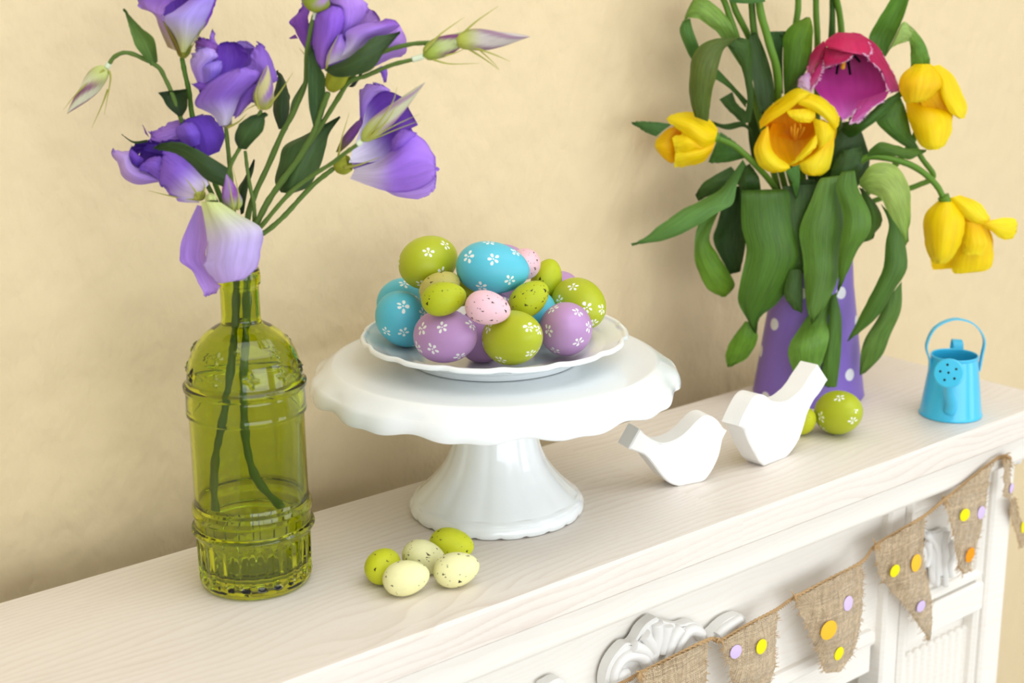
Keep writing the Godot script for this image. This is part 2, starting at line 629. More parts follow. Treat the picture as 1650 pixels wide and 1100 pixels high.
func build_shell(o: Node3D, off: Vector3, _mid: float) -> void:
	# the acanthus carving in the middle of the frieze: a scrolled mass, a leaf to its right, the tip of another to its left
	carving("carved_scroll", o, off, PackedVector2Array([Vector2(0.7433, -0.1236), Vector2(0.7458, -0.1111), Vector2(0.753, -0.1013), Vector2(0.7656, -0.0942), Vector2(0.7754, -0.0957), Vector2(0.7844, -0.087), Vector2(0.792, -0.0831), Vector2(0.801, -0.0815), Vector2(0.8079, -0.087), Vector2(0.8239, -0.0948), Vector2(0.832, -0.0984), Vector2(0.8441, -0.0998), Vector2(0.8562, -0.1071), Vector2(0.8595, -0.1172), Vector2(0.845, -0.1265), Vector2(0.8251, -0.1353), Vector2(0.8014, -0.141), Vector2(0.7899, -0.1508), Vector2(0.7668, -0.1486), Vector2(0.7488, -0.1361)]), [7], 0.199, 0.212, [
		PackedVector3Array([Vector3(0.7992, 1.0148, 0.2125), Vector3(0.8003, 1.0008, 0.2125), Vector3(0.7968, 0.9868, 0.2125), Vector3(0.7927, 0.9775, 0.2125)]),
		PackedVector3Array([Vector3(0.7712, 1.0029, 0.2125), Vector3(0.7847, 0.9939, 0.2125), Vector3(0.7926, 0.9821, 0.2125), Vector3(0.7987, 0.9678, 0.2125)]),
		PackedVector3Array([Vector3(0.7844, 1.0091, 0.2125), Vector3(0.7923, 0.9974, 0.2125), Vector3(0.7984, 0.9848, 0.2125)]),
		PackedVector3Array([Vector3(0.8275, 1.0011, 0.2125), Vector3(0.8197, 0.9945, 0.2125), Vector3(0.8131, 0.9829, 0.2125), Vector3(0.8084, 0.9752, 0.2125)]),
		PackedVector3Array([Vector3(0.8114, 1.0086, 0.2125), Vector3(0.8088, 0.9965, 0.2125), Vector3(0.8052, 0.984, 0.2125)]),
		PackedVector3Array([Vector3(0.8533, 0.985, 0.2125), Vector3(0.8459, 0.9929, 0.2125), Vector3(0.8357, 0.9946, 0.2125), Vector3(0.8279, 0.9872, 0.2125), Vector3(0.8222, 0.9783, 0.2125)]),
		PackedVector3Array([Vector3(0.7888, 0.9789, 0.2125), Vector3(0.7819, 0.9896, 0.2125), Vector3(0.7694, 0.9953, 0.2125), Vector3(0.7586, 0.9937, 0.2125), Vector3(0.7518, 0.9856, 0.2125), Vector3(0.7506, 0.974, 0.2125)]),
		PackedVector3Array([Vector3(0.7659, 0.9792, 0.2125), Vector3(0.7584, 0.9803, 0.2125), Vector3(0.7566, 0.9734, 0.2125), Vector3(0.7642, 0.9662, 0.2125)])], 0.0058)
	carving("carved_leaf", o, off, PackedVector2Array([Vector2(0.8655, -0.1226), Vector2(0.8757, -0.1162), Vector2(0.8871, -0.112), Vector2(0.8988, -0.1112), Vector2(0.9086, -0.1137), Vector2(0.9123, -0.1232), Vector2(0.8996, -0.1303), Vector2(0.8827, -0.1343)]), [], 0.199, 0.212, [PackedVector3Array([Vector3(0.8733, 0.9769, 0.2125), Vector3(0.8857, 0.9823, 0.2125), Vector3(0.9037, 0.9853, 0.2125)])], 0.006)
	carving("carved_leaf", o, off, PackedVector2Array([Vector2(0.6782, -0.1035), Vector2(0.6851, -0.1002), Vector2(0.6938, -0.1003), Vector2(0.7008, -0.1057), Vector2(0.7078, -0.117), Vector2(0.6937, -0.1207)]), [], 0.199, 0.212, [], 0.005)




# ==================================================================== the green bottle
func build_bottle() -> void:
	var o := thing("glass_bottle", "tall olive green glass bottle with a fluted foot, holding the lilac flowers", "bottle", Vector3(0.4995, 1.1, 0.0879))
	var outer := PackedVector2Array([Vector2(0, 0.003), Vector2(0.02, 0.0026), Vector2(0.034, 0.0), Vector2(0.0385, 0.001), Vector2(0.0412, 0.0045), Vector2(0.0422, 0.01), Vector2(0.0428, 0.04), Vector2(0.0425, 0.0425),
		Vector2(0.0446, 0.0433), Vector2(0.0455, 0.0455), Vector2(0.0446, 0.0478), Vector2(0.0424, 0.0484), Vector2(0.0426, 0.0555), Vector2(0.0436, 0.0568), Vector2(0.0441, 0.0605), Vector2(0.0436, 0.064), Vector2(0.0421, 0.0665), Vector2(0.0416, 0.069),
		Vector2(0.0415, 0.1322), Vector2(0.0432, 0.133), Vector2(0.0434, 0.135), Vector2(0.0431, 0.1375), Vector2(0.0428, 0.1485), Vector2(0.0426, 0.1508), Vector2(0.0443, 0.1522), Vector2(0.0444, 0.1552), Vector2(0.0426, 0.1568), Vector2(0.0414, 0.159),
		Vector2(0.0409, 0.1633), Vector2(0.0401, 0.1685), Vector2(0.0383, 0.175), Vector2(0.0357, 0.1805), Vector2(0.0322, 0.186), Vector2(0.027, 0.1915), Vector2(0.0215, 0.1955), Vector2(0.0168, 0.1982), Vector2(0.0147, 0.1995), Vector2(0.0139, 0.202),
		Vector2(0.0137, 0.224), Vector2(0.0142, 0.2262), Vector2(0.0151, 0.2275), Vector2(0.0153, 0.2325), Vector2(0.0151, 0.2365), Vector2(0.0143, 0.2385), Vector2(0.0128, 0.2387)])
	var inner := PackedVector2Array([Vector2(0.0118, 0.2375), Vector2(0.0112, 0.234), Vector2(0.0111, 0.203), Vector2(0.0122, 0.199), Vector2(0.0205, 0.1925), Vector2(0.0262, 0.1885), Vector2(0.0308, 0.1835), Vector2(0.0338, 0.1785), Vector2(0.036, 0.1735), Vector2(0.0378, 0.1675), Vector2(0.0386, 0.161), Vector2(0.0388, 0.15), Vector2(0.0388, 0.03), Vector2(0.038, 0.0185), Vector2(0.0345, 0.0125), Vector2(0.028, 0.0105), Vector2(0.022, 0.0125), Vector2(0.0, 0.0145)])
	var p := PackedVector2Array()
	p.append_array(dense(outer, 0.0006, 0.0012))
	var cut := p.size()
	p.append_array(dense(inner, 0.003, 0.003))
	var n := p.size()
	var cam_th := atan2(0.9121, -0.4995)
	var shape := func(th: float, k: float, q: Vector2) -> Vector2:
		if int(k * (n - 1) + 0.5) >= cut:
			return q
		var y := q.y
		var r := q.x
		if y > 0.008 and y < 0.041 and r > 0.04:
			# flutes with rounded ends
			var c := cos(22.0 * (th - cam_th) + 2.0)
			var end := minf(y - 0.0085, 0.0405 - y) / 0.0045
			var wide := sqrt(clampf(1.0 - pow(1.0 - minf(end, 1.0), 2.0), 0.0, 1.0))
			r += -0.0006 + 0.0014 * smoothstep(1.0 - 1.25 * wide, 1.35 - 1.0 * wide, -c) * smoothstep(0.0, 0.15, end) * 0.0 - 0.0017 * smoothstep(-0.55, 0.25, c - 1.0 + wide) * wide
		elif y > 0.160 and y < 0.19 and r > 0.026:
			var add := 0.00022 * exp(-pow((y - 0.1665) / 0.0007, 2.0))
			add += flower_bump(th - cam_th, y, r, 10, 0.11, 0.1665, 0.0056) + flower_bump(th - cam_th, y, r, 5, 0.72, 0.1815, 0.0048)
			r += add
		return Vector2(r, y)
	part("bottle_body", lathe(p, 264, shape), M.glass, o)


# Four pointed petals standing proud of the glass, count of them round the bottle.
func flower_bump(th: float, y: float, r: float, count: int, phase: float, at: float, size: float) -> float:
	var step := TAU / count
	var a := fposmod(th + phase + step / 2, step) - step / 2
	var x := a * r
	var d := y - at
	var s := Vector2(x, d)
	var l := s.length()
	if l > size * 1.2:
		return 0.0
	var best := 0.0
	for k in 4:
		var dir := Vector2(1, 0).rotated(k * PI / 2)
		var u := s.dot(dir) / size
		var w := absf(s.dot(Vector2(-dir.y, dir.x))) / (size * 0.26)
		if u > 0.08 and u < 1.0:
			best = maxf(best, sin(PI * pow(u, 0.8)) * clampf(1.0 - w * w / maxf(0.05, sin(PI * pow(u, 0.8))), 0.0, 1.0))
	return 0.0021 * best


# ==================================================================== cake stand and plate
func build_cake_stand() -> void:
	var o := thing("cake_stand", "glossy white ceramic cake stand with a scalloped rim on a flared pedestal", "cake stand", Vector3(0.7267, 1.1, 0.0935))
	var ped := dense(PackedVector2Array([Vector2(0.0, 0.004), Vector2(0.064, 0.004), Vector2(0.0695, 0.0003), Vector2(0.0725, 0.0005), Vector2(0.0738, 0.004), Vector2(0.0726, 0.0085), Vector2(0.0696, 0.0118), Vector2(0.0672, 0.0135), Vector2(0.0655, 0.0152), Vector2(0.058, 0.0222), Vector2(0.0488, 0.0326), Vector2(0.0417, 0.0432), Vector2(0.037, 0.0555), Vector2(0.034, 0.07), Vector2(0.0325, 0.085), Vector2(0.0335, 0.1), Vector2(0.039, 0.11), Vector2(0.05, 0.1145)]), 0.004, 0.003)
	var cam_th := atan2(0.9065, -0.7267)
	part("pedestal", lathe(ped, 220, func(th: float, _k: float, q: Vector2) -> Vector2:
		var r := q.x
		var y := q.y
		if r > 0.03 and y > 0.0135:
			r *= 1.0 - 0.012 * pow(absf(sin(6.0 * (th - cam_th) + 0.5)), 6.0)
		if y < 0.011 and r > 0.066:
			var s := absf(sin(11.0 * (th - cam_th) + 0.4))
			r *= 1.0 - 0.008 * (1.0 - s)
			y += 0.0016 * pow(1.0 - s, 3.0) * (1.0 - y / 0.011)
		return Vector2(r, y)), M.ceramic, o)
	var disc := dense(PackedVector2Array([Vector2(0.0, 0.1135), Vector2(0.06, 0.1135), Vector2(0.12, 0.1165), Vector2(0.1435, 0.113), Vector2(0.149, 0.1085), Vector2(0.1512, 0.1088), Vector2(0.1517, 0.1125), Vector2(0.1508, 0.1165), Vector2(0.1494, 0.1195), Vector2(0.1478, 0.1213), Vector2(0.1352, 0.1297), Vector2(0.1325, 0.1311), Vector2(0.128, 0.1312), Vector2(0.06, 0.1308), Vector2(0.0, 0.1308)]), 0.0022, 0.003)
	part("stand_top", lathe(disc, 352, func(th: float, _k: float, q: Vector2) -> Vector2:
		if q.x < 0.138:
			return q
		# bracket-shaped scallops: lobes hang lower and stand out, the cusps between them are drawn in and up
		var a := fposmod((th - cam_th) * 11.0 / TAU + 0.25, 1.0)
		var cusp := pow(absf(cos(PI * a)), 5.0) + 0.25 * pow(absf(cos(PI * a + PI / 2)), 16.0)
		var w := smoothstep(0.138, 0.148, q.x)
		var low := clampf((0.1215 - q.y) / 0.012, 0.0, 1.0)
		return Vector2(q.x * (1.0 - 0.022 * cusp * w) + 0.0006 * w, q.y + 0.0038 * cusp * w * low - 0.001 * w * low)), M.ceramic, o)
	var d := thing("plate", "white ceramic plate with a wavy rim, on the cake stand and full of painted eggs", "plate", Vector3(0.7267, 1.2312, 0.0935))
	var pl := dense(PackedVector2Array([Vector2(0.0, 0.0022), Vector2(0.062, 0.0022), Vector2(0.0655, 0.0), Vector2(0.0695, 0.0), Vector2(0.0725, 0.0055), Vector2(0.0745, 0.0068), Vector2(0.087, 0.0105), Vector2(0.1015, 0.0158), Vector2(0.1085, 0.0178), Vector2(0.1095, 0.0196), Vector2(0.1083, 0.0218), Vector2(0.1058, 0.0218), Vector2(0.1035, 0.0195), Vector2(0.09, 0.0133), Vector2(0.07, 0.0078), Vector2(0.055, 0.006), Vector2(0.0, 0.0056)]), 0.0015, 0.003)
	part("plate_body", lathe(pl, 300, func(th: float, _k: float, q: Vector2) -> Vector2:
		var a := fposmod((th - cam_th) * 15.0 / TAU + 0.13, 1.0)
		var cusp := pow(absf(cos(PI * a)), 7.0)
		var w := smoothstep(0.1, 0.107, q.x)
		return Vector2(q.x * (1.0 - 0.014 * cusp * w), q.y + 0.0007 * cusp * w)), M.ceramic, d)


# ==================================================================== eggs
var egg_mesh := {}
var egg_base := {}


func shell(big: bool) -> ArrayMesh:
	if not egg_mesh.has(big):
		var a := 0.0292 if big else 0.0173
		var b := 0.0209 if big else 0.0128
		egg_mesh[big] = sheet(40, 28, func(u: float, v: float) -> Vector3:
			var t := v * PI
			var r := b * sin(t) * (1.0 - 0.12 * cos(t))
			var ph := TAU * u
			return Vector3(r * cos(ph), a * cos(t), r * sin(ph)), true)
	return egg_mesh[big]


# A painted egg: one colour, and little five-petalled flowers at (longitude, angle from the tip).
func painted(c: Color, flowers: PackedVector2Array, s: int) -> StandardMaterial3D:
	var w := 640
	var h := 320
	var im := Image.create(w, h, false, Image.FORMAT_RGB8)
	im.fill(c)
	var r := RandomNumberGenerator.new()
	r.seed = s
	var all := Array(flowers)
	var tries := 0
	while all.size() < flowers.size() + 9 and tries < 400:
		tries += 1
		var q := Vector2(r.randf_range(-PI, PI), acos(r.randf_range(-0.9, 0.9)))
		var ok := true
		for e in all:
			if on_ball(q).distance_to(on_ball(e)) < 0.62:
				ok = false
		# keep the painter's own spacing on the side already laid out
		for e in flowers:
			if on_ball(q).distance_to(on_ball(e)) < 0.95:
				ok = false
		if ok:
			all.append(q)
	for e in all:
		flower_print(im, e, r.randf() * TAU, 0.95 + 0.2 * r.randf(), Color(0.95, 0.96, 0.94))
	var m := plain(Color.WHITE, 0.42, 0.45)
	m.albedo_texture = ImageTexture.create_from_image(im)
	return m


func on_ball(q: Vector2) -> Vector3:
	return Vector3(sin(q.y) * cos(q.x), cos(q.y), sin(q.y) * sin(q.x))


func flower_print(im: Image, at: Vector2, turn: float, k: float, ink: Color) -> void:
	var w := im.get_width()
	var h := im.get_height()
	var reach := 0.0062
	var ry := 0.0209 * (1.0 - 0.12 * cos(at.y)) * maxf(sin(at.y), 0.25)
	var rt := sqrt(pow(0.0292 * sin(at.y), 2.0) + pow(0.0209 * cos(at.y), 2.0))
	var cx := fposmod(at.x / TAU, 1.0) * w
	var cy := at.y / PI * h
	var dx := int(reach / ry / TAU * w) + 2
	var dy := int(reach / rt / PI * h) + 2
	for y in range(int(cy) - dy, int(cy) + dy + 1):
		if y < 0 or y >= h:
			continue
		for x in range(int(cx) - dx, int(cx) + dx + 1):
			var p := Vector2((x + 0.5 - cx) / w * TAU * ry, (y + 0.5 - cy) / h * PI * rt).rotated(turn) / k
			var v := smoothstep(0.00075, 0.00055, p.length())
			for i in 5:
				var d := p.rotated(TAU * i / 5.0) - Vector2(0.0031 + 0.0004 * sin(i * 2.7 + turn), 0)
				var wd := 0.00112 * (1.0 + 0.22 * d.x / 0.0016)
				var e := sqrt(pow(d.x / 0.00165, 2.0) + pow(d.y / wd, 2.0))
				v = maxf(v, smoothstep(1.12, 0.9, e))
			if v > 0.0:
				im.set_pixel(posmod(x, w), y, im.get_pixel(posmod(x, w), y).lerp(ink, v))


# A speckled egg: fine brown-black flecks of uneven size thrown over one colour.
func speckled(c: Color, s: int, many: int) -> StandardMaterial3D:
	var w := 384
	var h := 192
	var im := Image.create(w, h, false, Image.FORMAT_RGB8)
	var mott := noise(0.03, 3, s)
	for y in h:
		for x in w:
			im.set_pixel(x, y, c.darkened(clampf(0.03 * mott.get_noise_2d(x, y), 0.0, 0.1)))
	var r := RandomNumberGenerator.new()
	r.seed = s
	for i in many:
		var q := Vector2(r.randf() * w, acos(r.randf_range(-0.97, 0.97)) / PI * h)
		var big := pow(r.randf(), 5.0)
		var rad := 0.9 + 3.0 * big
		var lean := r.randf() * PI
		var ink := Color(0.13, 0.1, 0.05).lerp(c, 0.55 * r.randf() * (1.0 - big))
		var st := 1.0 / maxf(0.3, sin(q.y / h * PI))
		var long := 1.0 + 1.2 * r.randf()
		for y in range(int(q.y) - 9, int(q.y) + 10):
			for x in range(int(q.x) - 12, int(q.x) + 13):
				if y < 0 or y >= h:
					continue
				var d := Vector2((x - q.x) / st, y - q.y).rotated(lean) * Vector2(1.0 / long, 1.0)
				var v := smoothstep(rad + 0.7, rad - 0.5, d.length() * (1.0 + 0.3 * sin(3.0 * d.angle() + i)))
				if v > 0.0:
					var px := posmod(x, w)
					im.set_pixel(px, y, im.get_pixel(px, y).lerp(ink, v))
	var m := plain(Color.WHITE, 0.5, 0.4)
	m.albedo_texture = ImageTexture.create_from_image(im)
	return m


func lay_egg(label: String, mat: Material, big: bool, group: String, at: Vector3, axis: Vector3) -> void:
	var o := MeshInstance3D.new()
	o.name = numbered("painted_egg" if big else "speckled_egg")
	o.mesh = shell(big)
	o.set_surface_override_material(0, mat)
	tag(o, label, "egg", group)
	add_child(o)
	var y := axis.normalized()
	var x := y.cross(Vector3.UP if absf(y.y) < 0.9 else Vector3.RIGHT).normalized()
	o.transform = Transform3D(Basis(x, y, x.cross(y)), at)


func big_egg(label: String, c: Color, group: String, s: int, at: Vector3, axis: Vector3, flowers: PackedVector2Array) -> void:
	lay_egg(label, painted(c, flowers, s), true, group, at, axis)


func small_egg(label: String, c: Color, group: String, s: int, many: int, at: Vector3, axis: Vector3, _none: PackedVector2Array) -> void:
	lay_egg(label, speckled(c, s, many), false, group, at, axis)


func build_eggs() -> void:
	var green := Color(0.7, 0.74, 0.14)
	var blue := Color(0.36, 0.76, 0.84)
	var purple := Color(0.745, 0.575, 0.775)
	var lime := Color(0.8, 0.82, 0.16)
	var chart := Color(0.72, 0.76, 0.12)
	var cream := Color(0.95, 0.935, 0.7)
	var pink := Color(0.945, 0.77, 0.81)
	var g := "painted eggs heaped on the plate"
	var q := "small speckled eggs in the heap on the plate"
	big_egg("olive green flowered egg at the top left of the heap, above two blue eggs", green, g, 1, Vector3(0.6901, 1.3107, 0.0564), Vector3(0.946, 0.0851, -0.3129), PackedVector2Array([Vector2(0.8488, 2.1863), Vector2(0.7788, 1.4404), Vector2(-0.2071, 1.9841), Vector2(-0.9946, 2.4915)]))
	big_egg("sky blue egg with white flowers lying on top of the heap", blue, g, 2, Vector3(0.7138, 1.3101, 0.1085), Vector3(0.7594, -0.1142, 0.6405), PackedVector2Array([Vector2(0.6609, 2.3202), Vector2(0.5739, 1.5801), Vector2(-0.2548, 1.0566), Vector2(-0.6095, 1.8261), Vector2(1.4736, 1.7424), Vector2(1.3647, 0.97)]))
	big_egg("turquoise flowered egg at the left edge of the heap, in front of another blue egg", blue, g, 3, Vector3(0.6687, 1.2637, 0.0488), Vector3(0.6826, -0.6521, -0.3299), PackedVector2Array([Vector2(0.0474, 2.678), Vector2(-0.9892, 2.0434), Vector2(0.1717, 1.9051), Vector2(-1.7532, 2.1364), Vector2(1.1032, 1.9234)]))
	big_egg("turquoise egg half hidden below the olive green egg, behind the left blue egg", blue, g, 4, Vector3(0.6989, 1.2667, 0.0102), Vector3(0.9382, -0.1102, -0.3281), PackedVector2Array([Vector2(1.1953, 2.083)]))
	big_egg("mauve egg with white flowers at the front of the plate, left of the green one", purple, g, 5, Vector3(0.6591, 1.2666, 0.1186), Vector3(0.0956, 0.1814, 0.9788), PackedVector2Array([Vector2(0.5733, 1.0962), Vector2(0.4523, 1.7595), Vector2(-0.3248, 1.435), Vector2(-1.3008, 0.9571), Vector2(-0.2902, 2.0527)]))
	big_egg("green flowered egg at the front of the plate, between two mauve eggs", green, g, 6, Vector3(0.6905, 1.2684, 0.1618), Vector3(-0.1176, 0.2894, 0.95), PackedVector2Array([Vector2(1.2643, 0.3543), Vector2(-1.5838, 0.7961), Vector2(2.6914, 0.3756), Vector2(-0.8163, 1.576), Vector2(-2.3401, 0.999)]))
	big_egg("round-looking mauve egg with white flowers at the front right of the plate", purple, g, 7, Vector3(0.7458, 1.2654, 0.1597), Vector3(-0.5536, 0.4203, 0.719), PackedVector2Array([Vector2(-0.2839, 0.9362), Vector2(2.312, 0.6655), Vector2(-2.114, 0.972), Vector2(-1.0955, 1.4561), Vector2(0.8918, 1.0399), Vector2(-3.0304, 1.0318)]))
	big_egg("green flowered egg at the right end of the heap, behind a mauve egg", green, g, 8, Vector3(0.7915, 1.2705, 0.1251), Vector3(-0.2844, -0.0854, 0.9549), PackedVector2Array([Vector2(1.1081, 1.4076), Vector2(0.8327, 0.4979), Vector2(2.6987, 0.4543), Vector2(0.3144, 1.5085), Vector2(-1.4888, 0.37)]))
	big_egg("mauve egg at the back right of the heap, a sliver above the green egg", purple, g, 9, Vector3(0.8121, 1.2654, 0.0745), Vector3(0.8132, 0.2328, -0.5335), PackedVector2Array([]))
	big_egg("mauve egg hidden behind the top blue egg, only a thin edge showing", purple, g, 10, Vector3(0.7862, 1.287, 0.0335), Vector3(0.9417, -0.0983, -0.3218), PackedVector2Array([]))
	big_egg("shaded mauve egg deep in the heap below the pink egg", purple, g, 11, Vector3(0.7566, 1.2677, 0.0645), Vector3(0.7916, 0.1575, 0.5903), PackedVector2Array([]))
	big_egg("mauve egg low in the heap, seen between the front mauve and front green eggs", purple, g, 14, Vector3(0.7033, 1.2644, 0.1143), Vector3(0.5378, 0.8303, 0.1463), PackedVector2Array([]))
	big_egg("turquoise egg deep in the heap, glimpsed under the yellow-green speckled egg", blue, g, 12, Vector3(0.7522, 1.2669, 0.1098), Vector3(0.8372, 0.0008, -0.5469), PackedVector2Array([]))
	small_egg("small pale pink speckled egg peeping out behind the top blue egg", pink, q, 21, 46, Vector3(0.7604, 1.3042, 0.0927), Vector3(-0.6274, 0.2142, 0.7486), PackedVector2Array([]))
	small_egg("small yellow-green speckled egg standing upright at the upper right of the heap", chart, q, 22, 60, Vector3(0.7862, 1.2873, 0.09), Vector3(0.4768, 0.8643, -0.1604), PackedVector2Array([]))
	small_egg("small yellow-green speckled egg slanting below the upright one, right of the middle pink egg", chart, q, 23, 90, Vector3(0.7241, 1.2896, 0.1409), Vector3(0.6989, 0.5929, 0.3999), PackedVector2Array([]))
	small_egg("small pink egg with dark speckles in the middle of the heap, under the blue egg", pink, q, 24, 80, Vector3(0.6677, 1.295, 0.1595), Vector3(0.7301, -0.2147, 0.6487), PackedVector2Array([]))
	small_egg("small bright yellow-green speckled egg above the front mauve egg", chart, q, 25, 50, Vector3(0.6515, 1.2988, 0.1263), Vector3(0.8139, 0.1821, 0.5517), PackedVector2Array([]))
	small_egg("small pale cream-green egg tucked under the olive green egg", Color(0.78, 0.74, 0.4), q, 26, 40, Vector3(0.6761, 1.2962, 0.0887), Vector3(0.7697, 0.4687, 0.4334), PackedVector2Array([]))
	small_egg("small shaded yellow-green egg in the gap left of the top blue egg", chart, q, 27, 40, Vector3(0.7085, 1.2884, 0.0779), Vector3(0.7955, 0.317, 0.5165), PackedVector2Array([]))
	var v := "eggs beside the vase"
	big_egg("green egg with white flowers lying on the shelf in front of the purple vase", green, v, 13, Vector3(1.0895, 1.1232, 0.1644), Vector3(-0.355, 0.3746, 0.8565), PackedVector2Array([Vector2(1.0374, 0.89), Vector2(-2.6026, 0.044), Vector2(-1.5054, 0.562)]))
	small_egg("small lime egg half hidden between the larger wooden bird and the flowered green egg", lime, v, 28, 20, Vector3(1.0635, 1.1151, 0.1416), Vector3(-0.2942, 0.6095, 0.7362), PackedVector2Array([]))
	var s := "small speckled eggs on the shelf below the cake stand"
	small_egg("lime yellow speckled egg at the left end of the five on the shelf", lime, s, 29, 26, Vector3(0.5696, 1.1128, 0.1539), Vector3(0.848, 0.0007, -0.5299), PackedVector2Array([]))
	small_egg("pale cream egg with few specks, front of the five eggs on the shelf", cream, s, 30, 22, Vector3(0.5693, 1.1132, 0.1832), Vector3(0.8482, 0.1515, 0.5076), PackedVector2Array([]))
	small_egg("cream egg with many fine specks in the middle of the five on the shelf", cream.darkened(0.05), s, 31, 110, Vector3(0.6016, 1.1127, 0.1617), Vector3(0.683, -0.3142, 0.6593), PackedVector2Array([]))
	small_egg("lime yellow speckled egg touching the foot of the cake stand", lime, s, 32, 36, Vector3(0.6322, 1.1126, 0.1552), Vector3(0.7503, -0.153, 0.6432), PackedVector2Array([]))
	small_egg("cream egg with scattered brown specks at the right end of the five on the shelf", cream, s, 33, 50, Vector3(0.606, 1.1133, 0.1956), Vector3(0.8329, 0.1969, 0.5172), PackedVector2Array([]))


# ==================================================================== wooden birds
func build_birds() -> void:
	var a := PackedVector2Array([Vector2(0.0015, 0), Vector2(0.0241, 0.0001), Vector2(0.0297, 0.0024), Vector2(0.0368, 0.0115), Vector2(0.0422, 0.0224), Vector2(0.045, 0.0351), Vector2(0.0463, 0.0382), Vector2(0.0497, 0.0439), Vector2(0.0463, 0.0459), Vector2(0.0429, 0.0503), Vector2(0.0387, 0.0553), Vector2(0.0312, 0.0602), Vector2(0.0239, 0.0604), Vector2(0.0176, 0.0568), Vector2(0.0098, 0.0505), Vector2(0.0019, 0.0455), Vector2(-0.0075, 0.0427), Vector2(-0.017, 0.0428), Vector2(-0.0249, 0.0465), Vector2(-0.0328, 0.0524), Vector2(-0.0391, 0.0591), Vector2(-0.0497, 0.043), Vector2(-0.0419, 0.0392), Vector2(-0.0333, 0.0344), Vector2(-0.0245, 0.0239), Vector2(-0.0164, 0.0132), Vector2(-0.0083, 0.0048)])
	var o := thing("wooden_bird", "smaller white wooden bird cut-out facing right, next to the cake stand", "bird figurine", Vector3(0.878, 1.1, 0.1504), "white wooden birds")
	o.rotation.y = -0.2467
	part("bird_body", cut_out(smooth_outline(a, [0, 1, 7, 20, 21], 4), 0.02, 0.0011), M.bird, o)
	var b := PackedVector2Array([Vector2(-0.0286, 0.0005), Vector2(-0.0053, 0), Vector2(0.0059, 0), Vector2(0.0168, 0.0053), Vector2(0.0264, 0.0137), Vector2(0.0331, 0.0259), Vector2(0.0369, 0.0342), Vector2(0.0459, 0.0444), Vector2(0.057, 0.051), Vector2(0.0686, 0.0605), Vector2(0.0514, 0.0786), Vector2(0.0375, 0.0692), Vector2(0.0279, 0.0615), Vector2(0.0169, 0.0572), Vector2(0.0046, 0.0547), Vector2(-0.0079, 0.0561), Vector2(-0.0203, 0.0605), Vector2(-0.0303, 0.0671), Vector2(-0.04, 0.0707), Vector2(-0.0493, 0.0692), Vector2(-0.0571, 0.0625), Vector2(-0.0637, 0.0554), Vector2(-0.0686, 0.0483), Vector2(-0.0614, 0.0434), Vector2(-0.0588, 0.0388), Vector2(-0.0542, 0.0307), Vector2(-0.046, 0.0193), Vector2(-0.0362, 0.0067)])
	var o2 := thing("wooden_bird", "larger white wooden bird cut-out facing left with raised tail, in front of the vase", "bird figurine", Vector3(0.9983, 1.1, 0.1628), "white wooden birds")
	o2.rotation.y = 0.0972
	part("bird_body", cut_out(smooth_outline(b, [0, 1, 9, 10, 22, 27], 4), 0.0205, 0.0011), M.bird, o2)


